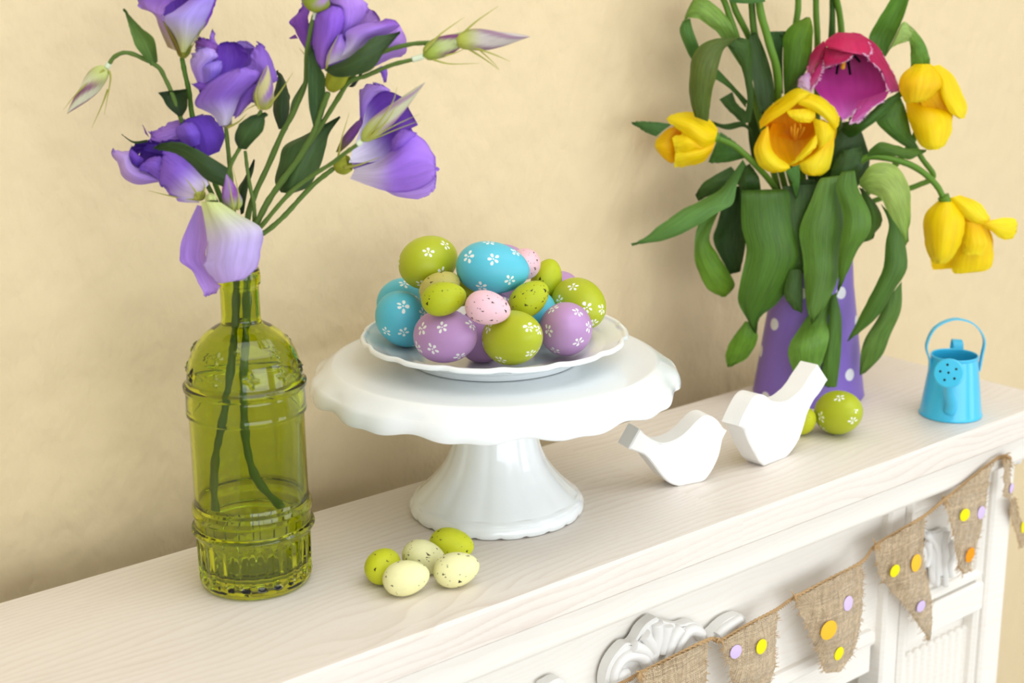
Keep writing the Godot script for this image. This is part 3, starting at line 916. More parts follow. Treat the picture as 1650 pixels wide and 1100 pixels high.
# ==================================================================== toy watering can
func build_watering_can() -> void:
	var o := thing("watering_can", "small turquoise toy watering can with arched handle at the right end of the shelf", "watering can", Vector3(1.2247, 1.1, 0.1965))
	o.rotation.y = deg_to_rad(-39.42)      # its rose looks along +z of its own axes
	var p := dense(PackedVector2Array([Vector2(0.0, 0.001), Vector2(0.028, 0.001), Vector2(0.0294, 0.0), Vector2(0.0306, 0.0006), Vector2(0.0308, 0.0022), Vector2(0.0299, 0.003), Vector2(0.0225, 0.059), Vector2(0.0232, 0.06), Vector2(0.0232, 0.0616), Vector2(0.0222, 0.062), Vector2(0.0214, 0.0612), Vector2(0.0214, 0.058), Vector2(0.0288, 0.003), Vector2(0.0, 0.0026)]), 0.0008, 0.004)
	part("can_body", lathe(p, 72), M.can, o)
	# the arch of the handle is a flat strip
	var arch := PackedVector3Array([Vector3(-0.0238, 0.046, 0), Vector3(-0.0242, 0.056, 0), Vector3(-0.0285, 0.071, 0), Vector3(-0.0222, 0.088, 0), Vector3(-0.009, 0.0965, 0), Vector3(0.004, 0.0975, 0), Vector3(0.018, 0.0915, 0), Vector3(0.0278, 0.077, 0), Vector3(0.0268, 0.06, 0), Vector3(0.0252, 0.045, 0)])
	part("handle", strip(arch, Vector3(0, 0, 1), 0.0062, 0.0013), M.can, o)
	var loop := PackedVector3Array([Vector3(0.0105, 0.058, -0.0205), Vector3(0.0105, 0.066, -0.024), Vector3(0.0105, 0.0685, -0.03), Vector3(0.0105, 0.063, -0.034), Vector3(0.0105, 0.045, -0.036), Vector3(0.0105, 0.03, -0.027)])
	part("rear_grip", strip(loop, Vector3(1, 0, 0.3).normalized(), 0.0095, 0.0013), M.can, o)
	var face := Vector3(-0.42, 0.42, 0.8).normalized()
	var head := Vector3(-0.0205, 0.0585, 0.053)
	var neck := head - face * 0.009
	part("spout", tube(PackedVector3Array([Vector3(-0.0085, 0.012, 0.025), Vector3(-0.0095, 0.022, 0.031), Vector3(-0.0145, 0.036, 0.0385), neck - Vector3(0, 0.008, 0.002), neck]), 0.0062, 0.0042, 18, 40), M.can, o)
	var rose := lathe(dense(PackedVector2Array([Vector2(0.0, -0.009), Vector2(0.0045, -0.009), Vector2(0.013, -0.0012), Vector2(0.0142, 0.0), Vector2(0.0142, 0.0012), Vector2(0.0132, 0.0021), Vector2(0.0, 0.003)]), 0.001, 0.003), 40)
	var r := part("rose", rose, M.can, o)
	var x := Vector3(1, 0, 0.4).cross(face).normalized()
	r.transform = Transform3D(Basis(x, face, x.cross(face)), head)
	for k in 6:
		var a := TAU * k / 5.0 + 0.4
		var rr := 0.0 if k == 5 else 0.0078
		part("hole", lathe(PackedVector2Array([Vector2(0.0, 0.0), Vector2(0.0012, 0.0), Vector2(0.0012, 0.0006), Vector2(0.0, 0.0006)]), 12), M.hole, r, Vector3(rr * cos(a), 0.0025 - 0.0007 * rr / 0.0132, rr * sin(a)))


# A bent flat strip along a path, wide across the given direction.
func strip(path: PackedVector3Array, across: Vector3, wide: float, thick: float) -> ArrayMesh:
	var n := (path.size() - 1) * 7
	var t := PackedVector3Array()
	var last := []
	for j in n + 1:
		var v := float(j) / n
		var at := spline(path, v)
		var dir := (spline(path, minf(v + 0.01, 1.0)) - spline(path, maxf(v - 0.01, 0.0))).normalized()
		var up := dir.cross(across).normalized()
		var ring := [at - across * wide / 2 - up * thick / 2, at + across * wide / 2 - up * thick / 2, at + across * wide / 2 + up * thick / 2, at - across * wide / 2 + up * thick / 2]
		if last:
			for k in 4:
				var k2 := (k + 1) % 4
				quad(t, last[k], last[k2], ring[k2], ring[k], (last[k] + last[k2]) / 2 - (last[0] + last[2]) / 2)
		else:
			quad(t, ring[0], ring[1], ring[2], ring[3], -dir)
		if j == n:
			quad(t, ring[0], ring[1], ring[2], ring[3], dir)
		last = ring
	return flat(t)


# ==================================================================== vase
func build_vase() -> void:
	var o := thing("vase", "purple metal vase with white polka dots, half covered by hanging tulip leaves", "vase", Vector3(1.1764, 1.1, 0.0563), "")
	var p := dense(PackedVector2Array([Vector2(0.0, 0.001), Vector2(0.054, 0.001), Vector2(0.0566, 0.0), Vector2(0.0574, 0.0012), Vector2(0.0568, 0.003), Vector2(0.0462, 0.08), Vector2(0.0408, 0.118), Vector2(0.0372, 0.16), Vector2(0.0372, 0.18), Vector2(0.0382, 0.182), Vector2(0.0375, 0.1835), Vector2(0.0362, 0.1825), Vector2(0.0362, 0.16), Vector2(0.0398, 0.118), Vector2(0.0555, 0.004), Vector2(0.0, 0.003)]), 0.0008, 0.006)
	var w := 720
	var h := 420
	var im := Image.create(w, h, false, Image.FORMAT_RGB8)
	im.fill(Color(0.52, 0.41, 0.76))
	# polka dots laid out by angle from the front and height, in staggered rows
	var dots := PackedVector2Array([Vector2(-0.93, 0.079), Vector2(-1.38, 0.045), Vector2(-0.86, 0.003), Vector2(0.88, 0.031), Vector2(1.38, 0.081), Vector2(0.42, -0.001), Vector2(0.0, 0.045), Vector2(0.2, 0.085), Vector2(-0.3, 0.115), Vector2(0.75, 0.115)])
	for k in 5:
		for j in 4:
			dots.append(Vector2(1.9 + k * 0.62, 0.004 + j * 0.078 + (0.039 if k % 2 else 0.0)))
	for d in dots:
		var rad := 0.0505 - d.y * 0.11
		var cx := fposmod(d.x, TAU) / TAU * w
		var cy := (1.0 - d.y / 0.21) * h
		for y in range(int(cy) - 16, int(cy) + 17):
			for x in range(int(cx) - 20, int(cx) + 21):
				var e := Vector2((x + 0.5 - cx) / w * TAU * rad, (y + 0.5 - cy) / h * 0.21).length()
				var v := smoothstep(0.0065, 0.0058, e)
				if v > 0.0 and y >= 0 and y < h:
					im.set_pixel(posmod(x, w), y, im.get_pixel(posmod(x, w), y).lerp(Color(0.9, 0.9, 0.92), v))
	var m := plain(Color.WHITE, 0.38, 0.45)
	m.albedo_texture = ImageTexture.create_from_image(im)
	# u runs from the front of the vase to the right, v with the height
	var th0 := atan2(0.9437, -1.1764)
	var nv := p.size() - 1
	var v3 := PackedVector3Array()
	var uv := PackedVector2Array()
	for j in nv + 1:
		for i in 81:
			var th := th0 - TAU * float(i % 80) / 80.0
			v3.append(Vector3(p[j].x * cos(th), p[j].y, p[j].x * sin(th)))
			uv.append(Vector2(i / 80.0, 1.0 - p[j].y / 0.21))
	part("vase_body", from_grid(80, nv, v3, uv, true), m, o)


# ==================================================================== bunting
func burlap() -> StandardMaterial3D:
	var r := RandomNumberGenerator.new()
	r.seed = 5
	var warp := PackedFloat32Array()
	var weft := PackedFloat32Array()
	for k in 64:
		warp.append(r.randf_range(-1.0, 1.0))
		weft.append(r.randf_range(-1.0, 1.0))
	var n := noise(0.03, 3, 8)
	var hgt := Image.create(512, 512, false, Image.FORMAT_RGB8)
	var im := Image.create(512, 512, false, Image.FORMAT_RGBA8)
	for y in 512:
		for x in 512:
			var i := x / 8
			var j := y / 8
			var over := (i + j) % 2 == 0
			var a := absf((x % 8) - 3.5) / 4.0
			var b := absf((y % 8) - 3.5) / 4.0
			var wa := 0.68 + 0.16 * warp[i]
			var wb := 0.68 + 0.16 * weft[j]
			var ha := 0.0 if a > wa else (0.75 + 0.25 * cos(PI * b) if over else 0.42) * sqrt(1.0 - pow(a / wa, 2.0) * 0.8)
			var hb := 0.0 if b > wb else (0.75 + 0.25 * cos(PI * a) if not over else 0.42) * sqrt(1.0 - pow(b / wb, 2.0) * 0.8)
			var hh := maxf(ha, hb)
			var tone := 0.55 + 0.22 * (warp[i] if ha > hb else weft[j]) + 0.25 * n.get_noise_2d(x, y)
			var c := Color(0.62, 0.51, 0.38).lerp(Color(0.97, 0.88, 0.74), clampf(tone, 0.0, 1.0))
			c.a = 0.0 if hh < 0.05 else 1.0
			im.set_pixel(x, y, c)
			hgt.set_pixel(x, y, Color(hh, hh, hh))
	var m := plain(Color.WHITE, 0.95, 0.1)
	m.albedo_texture = ImageTexture.create_from_image(im)
	m.transparency = BaseMaterial3D.TRANSPARENCY_ALPHA_SCISSOR
	m.alpha_scissor_threshold = 0.5
	m.heightmap_enabled = true
	m.heightmap_texture = ImageTexture.create_from_image(hgt)
	m.heightmap_scale = 0.12
	m.uv1_scale = Vector3(1.0, 1.0, 1.0)
	return m


# Rows of left, middle and right points down a sheet of cloth, petal or leaf, smoothed both ways.
func patch_at(rows: PackedVector3Array, u: float, v: float) -> Vector3:
	var n := rows.size() / 3
	var l := PackedVector3Array()
	var m := PackedVector3Array()
	var r := PackedVector3Array()
	var x := v * (n - 1)
	var i := clampi(int(x), 0, n - 2)
	for k in [i - 1, i, i + 1, i + 2]:
		var kk: int = clampi(k, 0, n - 1)
		l.append(rows[kk * 3])
		m.append(rows[kk * 3 + 1])
		r.append(rows[kk * 3 + 2])
	var t := x - i
	var a := l[1].cubic_interpolate(l[2], l[0] if i > 0 else l[1] * 2.0 - l[2], l[3] if i < n - 2 else l[2] * 2.0 - l[1], t)
	var b := m[1].cubic_interpolate(m[2], m[0] if i > 0 else m[1] * 2.0 - m[2], m[3] if i < n - 2 else m[2] * 2.0 - m[1], t)
	var c := r[1].cubic_interpolate(r[2], r[0] if i > 0 else r[1] * 2.0 - r[2], r[3] if i < n - 2 else r[2] * 2.0 - r[1], t)
	return a * (2.0 * (u - 0.5) * (u - 1.0)) + b * (4.0 * u * (1.0 - u)) + c * (2.0 * u * (u - 0.5))


func flag(bunting: Node3D, rows: PackedVector3Array, m: Material, s: int, dots: Array) -> void:
	var r := RandomNumberGenerator.new()
	r.seed = s
	var nz := noise(30.0, 2, s)
	var nu := 28
	var nv := 34
	var normal := Vector3(0, 0, 1)
	var f := func(u: float, v: float) -> Vector3:
		var p := patch_at(rows, u, v)
		return p + normal * (0.0022 * nz.get_noise_2d(u * 0.09, v * 0.09))
	var v3 := PackedVector3Array()
	var uv := PackedVector2Array()
	for j in nv + 1:
		for i in nu + 1:
			var u := float(i) / nu
			var v := float(j) / nv
			# ragged edges: threads pulled out here and there
			if i == 0 or i == nu:
				u += (0.03 * r.randf() - 0.02) * (1.0 if i else -1.0)
			var p: Vector3 = f.call(u, v)
			v3.append(p)
			uv.append(Vector2(p.x, -p.y) / 0.102 + Vector2(0.004 * sin(p.y * 90.0), 0.004 * sin(p.x * 80.0)))
	var o := part("flag", from_grid(nu, nv, v3, uv), m, bunting)
	# loose threads along the two cut edges, too fine to count
	var threads := []
	for k in 70:
		var right := k % 2 == 0
		var v := r.randf_range(0.04, 1.0)
		var p: Vector3 = f.call(1.0 if right else 0.0, v)
		var q: Vector3 = f.call(0.9 if right else 0.1, v)
		var out := (p - q).normalized() * r.randf_range(0.002, 0.0055) + Vector3(0, r.randf_range(-0.003, 0.0015), r.randf_range(-0.001, 0.002))
		threads.append(tube(PackedVector3Array([p - out * 0.5, p + out * 0.4 + Vector3(0, 0, 0.0005), p + out]), 0.00035, 0.00015, 4, 3))
	var fr := part("frayed_edge", joined(threads), M.cord, o)
	fr.set_meta("kind", "stuff")
	for d in dots:
		# a paper dot glued on: a thin disc that follows the cloth; (u, v, radius, colour)
		var c: Vector3 = f.call(d[0], d[1])
		var e: Vector3 = (f.call(d[0] + 0.2, d[1]) - f.call(d[0] - 0.2, d[1])).normalized()
		var g: Vector3 = (f.call(d[0], maxf(d[1] - 0.16, 0.0)) - f.call(d[0], d[1] + 0.16))
		g = (g - e * e.dot(g)).normalized()
		var nn := e.cross(g)
		if nn.z < 0:
			nn = -nn
		nn = (nn + Vector3(0, 0, 0.5)).normalized()
		e = (e - nn * e.dot(nn)).normalized()
		var disc := part("paper_dot", lathe(PackedVector2Array([Vector2(0, -0.0004), Vector2(d[2], -0.0004), Vector2(d[2], 0.0003), Vector2(0, 0.0003)]), 28), d[3], o)
		disc.transform = Transform3D(Basis(e, nn, e.cross(nn)), c + nn * 0.0018)


func build_bunting() -> void:
	var o := thing("bunting", "burlap bunting with coloured paper dots strung along the front of the mantelpiece", "bunting", Vector3.ZERO)
	var m := burlap()
	var yellow := plain(Color(0.99, 0.91, 0.1), 0.7, 0.3)
	var amber := plain(Color(0.99, 0.76, 0.22), 0.7, 0.3)
	var orange := plain(Color(0.99, 0.62, 0.1), 0.7, 0.3)
	var lilac := plain(Color(0.86, 0.77, 0.94), 0.7, 0.3)
	flag(o, PackedVector3Array([Vector3(0.7683, 0.9834, 0.225), Vector3(0.8042, 0.9881, 0.229), Vector3(0.8502, 0.9869, 0.225), Vector3(0.7682, 0.9704, 0.226), Vector3(0.8016, 0.9708, 0.231), Vector3(0.847, 0.9635, 0.226), Vector3(0.7806, 0.9448, 0.227), Vector3(0.8064, 0.9456, 0.232), Vector3(0.8438, 0.9381, 0.227), Vector3(0.7956, 0.9208, 0.227), Vector3(0.8103, 0.921, 0.23), Vector3(0.8316, 0.9161, 0.227), Vector3(0.811, 0.9003, 0.227), Vector3(0.8132, 0.9001, 0.227), Vector3(0.8155, 0.8998, 0.227)]), m, 1, [[0.72, 0.42, 0.0072, amber]])
	flag(o, PackedVector3Array([Vector3(0.8643, 0.9811, 0.225), Vector3(0.8969, 0.9863, 0.228), Vector3(0.9377, 0.987, 0.225), Vector3(0.8716, 0.9625, 0.224), Vector3(0.8963, 0.9702, 0.231), Vector3(0.9347, 0.9695, 0.227), Vector3(0.8822, 0.9363, 0.224), Vector3(0.9012, 0.947, 0.232), Vector3(0.9348, 0.9481, 0.228), Vector3(0.89, 0.9147, 0.225), Vector3(0.9043, 0.9242, 0.231), Vector3(0.9306, 0.9254, 0.227), Vector3(0.9002, 0.898, 0.226), Vector3(0.9036, 0.8978, 0.227), Vector3(0.9093, 0.8959, 0.226)]), m, 2, [[0.2, 0.23, 0.0063, lilac], [0.66, 0.32, 0.0068, yellow]])
	flag(o, PackedVector3Array([Vector3(0.9601, 0.9909, 0.225), Vector3(1.0031, 0.9968, 0.228), Vector3(1.0586, 0.997, 0.223), Vector3(0.9762, 0.9638, 0.223), Vector3(1.0084, 0.9705, 0.231), Vector3(1.0605, 0.9663, 0.225), Vector3(0.994, 0.9332, 0.223), Vector3(1.0139, 0.9415, 0.233), Vector3(1.0585, 0.9351, 0.225), Vector3(1.0008, 0.9154, 0.225), Vector3(1.0169, 0.9173, 0.231), Vector3(1.0495, 0.9091, 0.225), Vector3(1.0082, 0.9016, 0.227), Vector3(1.0166, 0.9001, 0.228), Vector3(1.0276, 0.8968, 0.227)]), m, 3, [[0.33, 0.41, 0.0096, amber], [0.72, 0.27, 0.007, lilac], [0.55, 0.71, 0.0066, yellow]])
	flag(o, PackedVector3Array([Vector3(1.0753, 1.0105, 0.225), Vector3(1.111, 1.0163, 0.227), Vector3(1.1568, 1.0181, 0.223), Vector3(1.0849, 0.9789, 0.222), Vector3(1.1098, 0.9919, 0.229), Vector3(1.1542, 0.9955, 0.223), Vector3(1.1072, 0.9527, 0.223), Vector3(1.1227, 0.966, 0.23), Vector3(1.1562, 0.9702, 0.225), Vector3(1.1337, 0.9256, 0.225), Vector3(1.1424, 0.9389, 0.23), Vector3(1.1631, 0.9457, 0.227), Vector3(1.1559, 0.8993, 0.227), Vector3(1.1614, 0.9076, 0.229), Vector3(1.1714, 0.9135, 0.228), Vector3(1.1664, 0.8834, 0.228), Vector3(1.1686, 0.883, 0.228), Vector3(1.1707, 0.8826, 0.228)]), m, 4, [[0.29, 0.27, 0.0064, yellow], [0.75, 0.34, 0.0086, amber], [0.42, 0.66, 0.006, lilac]])
	flag(o, PackedVector3Array([Vector3(1.1762, 1.0303, 0.229), Vector3(1.2107, 1.0431, 0.233), Vector3(1.2509, 1.0541, 0.234), Vector3(1.1919, 1.0002, 0.227), Vector3(1.2118, 1.0184, 0.234), Vector3(1.2431, 1.0317, 0.234), Vector3(1.2035, 0.9658, 0.229), Vector3(1.2144, 0.9814, 0.235), Vector3(1.2349, 0.9924, 0.235), Vector3(1.2078, 0.9499, 0.231), Vector3(1.2133, 0.955, 0.234), Vector3(1.2253, 0.9569, 0.233), Vector3(1.213, 0.9416, 0.231), Vector3(1.2167, 0.9429, 0.232), Vector3(1.2236, 0.9425, 0.231)]), m, 5, [[0.32, 0.27, 0.0065, yellow], [0.86, 0.4, 0.0065, lilac], [0.6, 0.66, 0.0078, orange]])
	# round the corner: a flag seen nearly edge-on against the side of the post, and one more beyond it
	flag(o, PackedVector3Array([Vector3(1.2687, 1.0556, 0.233), Vector3(1.2766, 1.0532, 0.231), Vector3(1.2868, 1.0502, 0.229), Vector3(1.2693, 1.0318, 0.234), Vector3(1.2812, 1.028, 0.231), Vector3(1.2915, 1.0249, 0.229), Vector3(1.275, 1.01, 0.233), Vector3(1.2844, 1.005, 0.231), Vector3(1.2951, 0.9996, 0.229)]), m, 6, [[0.85, 0.72, 0.005, lilac]])
	flag(o, PackedVector3Array([Vector3(1.3045, 0.9951, 0.222), Vector3(1.319, 0.9916, 0.216), Vector3(1.3336, 0.9882, 0.21), Vector3(1.3313, 0.9578, 0.212), Vector3(1.3481, 0.9564, 0.206), Vector3(1.3672, 0.9531, 0.198), Vector3(1.3652, 0.918, 0.204), Vector3(1.3787, 0.9187, 0.2), Vector3(1.4038, 0.9159, 0.19)]), m, 7, [[0.75, 0.7, 0.0062, yellow]])
	flag(o, PackedVector3Array([Vector3(1.4092, 0.897, 0.15), Vector3(1.4297, 0.8881, 0.14), Vector3(1.4503, 0.8791, 0.13), Vector3(1.4113, 0.8637, 0.15), Vector3(1.4318, 0.8543, 0.14), Vector3(1.4525, 0.8449, 0.13), Vector3(1.4236, 0.8211, 0.145), Vector3(1.4335, 0.8147, 0.14), Vector3(1.4429, 0.8116, 0.135)]), m, 8, [])
	# the cord: two plies twisted round one another
	var path := PackedVector3Array([Vector3(0.7393, 0.9801, 0.222), Vector3(0.7556, 0.9809, 0.223), Vector3(0.7692, 0.9832, 0.224), Vector3(0.8069, 0.9859, 0.225), Vector3(0.8502, 0.9875, 0.225), Vector3(0.8654, 0.981, 0.224), Vector3(0.8987, 0.9852, 0.225), Vector3(0.9368, 0.9879, 0.225), Vector3(0.96, 0.9921, 0.225), Vector3(1.0074, 0.9954, 0.225), Vector3(1.0572, 0.9984, 0.224), Vector3(1.0767, 1.0091, 0.224), Vector3(1.1134, 1.0141, 0.224), Vector3(1.1515, 1.0212, 0.2265), Vector3(1.1759, 1.0302, 0.2285), Vector3(1.212, 1.0418, 0.2305), Vector3(1.253, 1.0538, 0.232), Vector3(1.2671, 1.0556, 0.234), Vector3(1.2805, 1.0501, 0.233)])
	for ply in 2:
		var pts := PackedVector3Array()
		for k in 400:
			var t := k / 399.0
			var a := t * TAU * 70.0 + ply * PI
			pts.append(spline(path, t) + Vector3(0, cos(a), sin(a)) * 0.00095)
		part("cord", tube(pts, 0.0012, 0.0012, 6, 1200), M.cord, o)
	var frays := []
	var fr := RandomNumberGenerator.new()
	fr.seed = 9
	for at in PackedVector3Array([Vector3(0.7663, 0.9849, 0.227), Vector3(0.862, 0.9826, 0.227), Vector3(0.9576, 0.993, 0.227), Vector3(1.0726, 1.0106, 0.227), Vector3(1.1798, 1.0285, 0.226), Vector3(1.2695, 1.0543, 0.234)]):
		for k in 9:
			var d := Vector3(fr.randf_range(-1, 1), fr.randf_range(-1, 0.7), fr.randf_range(-0.3, 0.8)).normalized() * fr.randf_range(0.004, 0.009)
			frays.append(tube(PackedVector3Array([at - d * 0.3, at + d * 0.4 + Vector3(0, 0.002, 0), at + d]), 0.0011, 0.0004, 5, 5))
	part("knot", joined(frays), M.cord, o).set_meta("kind", "stuff")
	var pin := thing("push_pin", "white push pin in the right end of the mantelpiece, holding the bunting", "push pin", Vector3(1.3458, 1.0214, 0.2))
	var body := part("pin_grip", lathe(dense(PackedVector2Array([Vector2(0, -0.012), Vector2(0.0035, -0.012), Vector2(0.0035, -0.0095), Vector2(0.0018, -0.0085), Vector2(0.0018, 0.003), Vector2(0.0034, 0.004), Vector2(0.0034, 0.0065), Vector2(0, 0.0068)]), 0.0004, 0.002), 20), M.pin, pin)
	body.rotation.z = -PI / 2


# ==================================================================== lilac flowers in the bottle
# A thin sheet (petal or leaf): rows of left, middle, right points from its root to its tip; three colours along it; ruffled at the edge.
func leafy(parent: Node3D, called: String, rows: PackedVector3Array, c: Array, ruffle: float, m: Material, fringe := 0.0) -> MeshInstance3D:
	var nz := noise(1.0, 2, rows.size() * 7 + int(absf(rows[1].x) * 9000.0))
	var nv := 26
	var nu := 20
	var across := (rows[rows.size() / 2] - rows[rows.size() / 2 - 1])
	var along := rows[rows.size() - 2] - rows[1]
	var face := across.cross(along).normalized()
	var a: Color = c[0].srgb_to_linear()
	var b: Color = c[1].srgb_to_linear()
	var d: Color = c[2].srgb_to_linear()
	return part(called, sheet(nu, nv, func(u: float, v: float) -> Vector3:
		var p := patch_at(rows, u, v)
		var edge := pow(absf(u * 2.0 - 1.0), 2.0) * smoothstep(0.1, 0.6, v) + smoothstep(0.75, 1.0, v)
		p += face * ruffle * (1.9 * edge * nz.get_noise_2d(u * 2.2 + 3.0, v * 4.5) + 1.1 * edge * edge * nz.get_noise_2d(u * 9.0, v * 11.0) + 0.35 * nz.get_noise_2d(u * 7.0, v * 1.5))
		if fringe > 0.0 and edge > 0.9:
			p += (along.normalized() * (1.0 if v > 0.9 else 0.2) + across.normalized() * (u * 2.0 - 1.0)) * fringe * nz.get_noise_2d(u * 40.0, v * 40.0)
		return p, false, func(u: float, v: float) -> Color:
		var k := a.lerp(b, smoothstep(0.0, 0.5, v)).lerp(d, smoothstep(0.5, 1.0, v))
		if m == M.petal:
			var rim := maxf(absf(u * 2.0 - 1.0) * smoothstep(0.15, 0.4, v), v)
			k = k.lerp(k * Color(0.55, 0.42, 0.7), 0.75 * smoothstep(0.93, 1.0, rim))
		elif m == M.leaf:
			k = k.lerp(k * 1.5, 0.7 * smoothstep(0.06, 0.02, absf(u - 0.5)) * (1.0 - v) + 0.5 * smoothstep(0.9, 1.0, absf(u * 2.0 - 1.0)))
		return k * (1.0 + 0.14 * nz.get_noise_2d(u * 22.0, v * 1.2))), m, parent)


# A bud: pointed spindle from base to tip, twisted petals showing as stripes, the green cup of its foot.
func bud(parent: Node3D, ends: PackedVector3Array, r: float, c: Array) -> MeshInstance3D:
	var axis := ends[1] - ends[0]
	var y := axis.normalized()
	var x := y.cross(Vector3.UP if absf(y.y) < 0.9 else Vector3.RIGHT).normalized()
	var z := x.cross(y)
	var a: Color = c[0].srgb_to_linear()
	var b: Color = c[1].srgb_to_linear()
	var d: Color = c[2].srgb_to_linear()
	return part("bud", sheet(24, 26, func(u: float, v: float) -> Vector3:
		var th := -TAU * u
		var rr := r * pow(sin(PI * pow(v, 0.62)), 0.85) * (1.0 - 0.25 * v) * (1.0 + 0.1 * cos(3.0 * (th + 2.5 * v))) + 0.0006 * (1.0 - v)
		return ends[0] + axis * v + (x * cos(th) + z * sin(th)) * rr, true, func(u: float, v: float) -> Color:
		var s := smoothstep(-0.2, 0.9, cos(3.0 * (-TAU * u + 2.5 * v)))
		return a.lerp(b.lerp(d, s), smoothstep(0.08, 0.42, v))), M.petal, parent)


# The green cup at the foot of a flower; the petals are its children.
func calyx(parent: Node3D, ends: PackedVector3Array, r: float, c: Color) -> MeshInstance3D:
	var axis := ends[1] - ends[0]
	var y := axis.normalized()
	var x := y.cross(Vector3.UP if absf(y.y) < 0.9 else Vector3.RIGHT).normalized()
	var z := x.cross(y)
	var k := c.srgb_to_linear()
	return part("flower", sheet(20, 10, func(u: float, v: float) -> Vector3:
		var th := -TAU * u
		var rr := r * (0.25 + 0.75 * sin(PI / 2 * minf(1.0, v * 1.3))) * (1.0 - 0.35 * v) * (1.0 + 0.08 * cos(5.0 * th))
		return ends[0] + axis * v + (x * cos(th) + z * sin(th)) * (rr if v > 0.0 else 0.0), true, func(u: float, v: float) -> Color:
		return k * (0.9 + 0.2 * cos(5.0 * -TAU * u) * v)), M.petal, parent)


func build_lisianthus() -> void:
	M.petal = plain(Color.WHITE, 0.6, 0.25)
	M.petal.vertex_color_use_as_albedo = true
	veined(M.petal, 0.07, 48)
	M.petal.backlight_enabled = true
	M.petal.backlight = Color(0.35, 0.35, 0.35)
	M.leaf = plain(Color.WHITE, 0.45, 0.4)
	M.leaf.vertex_color_use_as_albedo = true
	veined(M.leaf, 0.18, 47)
	M.leaf.backlight_enabled = true
	M.leaf.backlight = Color(0.2, 0.2, 0.2)
	M.sepal = plain(Color(0.66, 0.66, 0.3), 0.55, 0.3)
	var a := thing("flower_spray", "spray of lilac flowers in the green bottle with a nodding bud on an arched stalk", "flowers", Vector3(0.4995, 1.1, 0.0879), "lilac flower sprays in the bottle")
	part("stem", tube(PackedVector3Array([Vector3(-0.0214, 0.0535, -0.0176), Vector3(-0.0205, 0.0743, -0.0195), Vector3(-0.0184, 0.0971, -0.0177), Vector3(-0.016, 0.1151, -0.0132), Vector3(-0.0128, 0.1366, -0.008), Vector3(-0.0089, 0.1623, -0.0047), Vector3(-0.0051, 0.1875, -0.0029), Vector3(-0.0027, 0.2079, -0.0022), Vector3(-0.0023, 0.231, 0.0007), Vector3(-0.0029, 0.2471, 0.0028), Vector3(-0.004, 0.2675, 0.0045)]), 0.0031, 0.0026, 9, 0, 0.25), M.deep_stem, a)
	part("stem", tube(PackedVector3Array([Vector3(-0.0041, 0.2653, 0.0044), Vector3(-0.0095, 0.277, 0.0051), Vector3(-0.0167, 0.2856, 0.0044), Vector3(-0.0218, 0.2932, 0.0015)]), 0.0019, 0.0016, 9, 0, 0.12), M.stem, a)
	part("stem", tube(PackedVector3Array([Vector3(-0.0016, 0.26, 0.0012), Vector3(-0.0006, 0.2839, -0.0005), Vector3(-0.0022, 0.3126, 0.0007), Vector3(-0.0045, 0.3383, 0.0028)]), 0.0018, 0.0015, 9, 0, 0.12), M.stem, a)
	part("stem", tube(PackedVector3Array([Vector3(-0.0018, 0.2631, 0.0011), Vector3(-0.0053, 0.2918, -0.0121), Vector3(-0.0129, 0.3224, -0.0183), Vector3(-0.0186, 0.3457, -0.0178), Vector3(-0.0203, 0.3616, -0.0167), Vector3(-0.0229, 0.3753, -0.0162), Vector3(-0.0244, 0.3858, -0.0162)]), 0.0018, 0.0017, 9, 0, 0.12), M.deep_stem, a)
	part("stem", tube(PackedVector3Array([Vector3(-0.0014, 0.2654, -0.0012), Vector3(-0.009, 0.2937, -0.0177), Vector3(-0.0185, 0.3225, -0.023), Vector3(-0.0258, 0.3448, -0.0212), Vector3(-0.0307, 0.3628, -0.0227), Vector3(-0.0335, 0.3721, -0.025), Vector3(-0.0368, 0.3793, -0.0264), Vector3(-0.0435, 0.3844, -0.0306), Vector3(-0.0509, 0.3888, -0.0353), Vector3(-0.0564, 0.3897, -0.0386), Vector3(-0.0612, 0.3869, -0.0425), Vector3(-0.064, 0.3824, -0.0449)]), 0.0017, 0.0014, 9, 0, 0.12), M.stem, a)
	part("stem", tube(PackedVector3Array([Vector3(-0.0051, 0.2643, 0.0062), Vector3(-0.0089, 0.2856, 0.0043), Vector3(-0.0092, 0.2987, 0.0054), Vector3(-0.0068, 0.3132, 0.0099), Vector3(-0.0018, 0.3252, 0.0153), Vector3(0.0041, 0.3388, 0.0215), Vector3(0.0097, 0.351, 0.0274)]), 0.0017, 0.0013, 9, 0, 0.12), M.stem, a)
	var f1 := calyx(a, PackedVector3Array([Vector3(-0.0244, 0.3854, -0.0162), Vector3(-0.0233, 0.3971, -0.0114)]), 0.0065, Color8(150, 155, 60))
	leafy(f1, "petal", PackedVector3Array([Vector3(-0.0263, 0.3896, -0.0164), Vector3(-0.0272, 0.3901, -0.0084), Vector3(-0.0218, 0.3896, -0.0127), Vector3(-0.0299, 0.4005, -0.0168), Vector3(-0.0294, 0.4008, -0.001), Vector3(-0.0177, 0.3995, -0.0067), Vector3(-0.0359, 0.4122, -0.0166), Vector3(-0.0302, 0.4123, 0.0033), Vector3(-0.0126, 0.411, 0), Vector3(-0.0311, 0.4171, -0.0101), Vector3(-0.0246, 0.4198, 0.0057), Vector3(-0.0075, 0.4215, 0.0016), Vector3(-0.0228, 0.4234, -0.0058), Vector3(-0.0174, 0.4267, 0.0047), Vector3(-0.0046, 0.4295, 0.0014), Vector3(-0.0171, 0.429, -0.0037), Vector3(-0.0141, 0.4314, 0.0005), Vector3(-0.0079, 0.4336, -0.0013)]), [Color8(208, 214, 140), Color8(176, 156, 238), Color8(140, 98, 222)], 0.0012, M.petal)
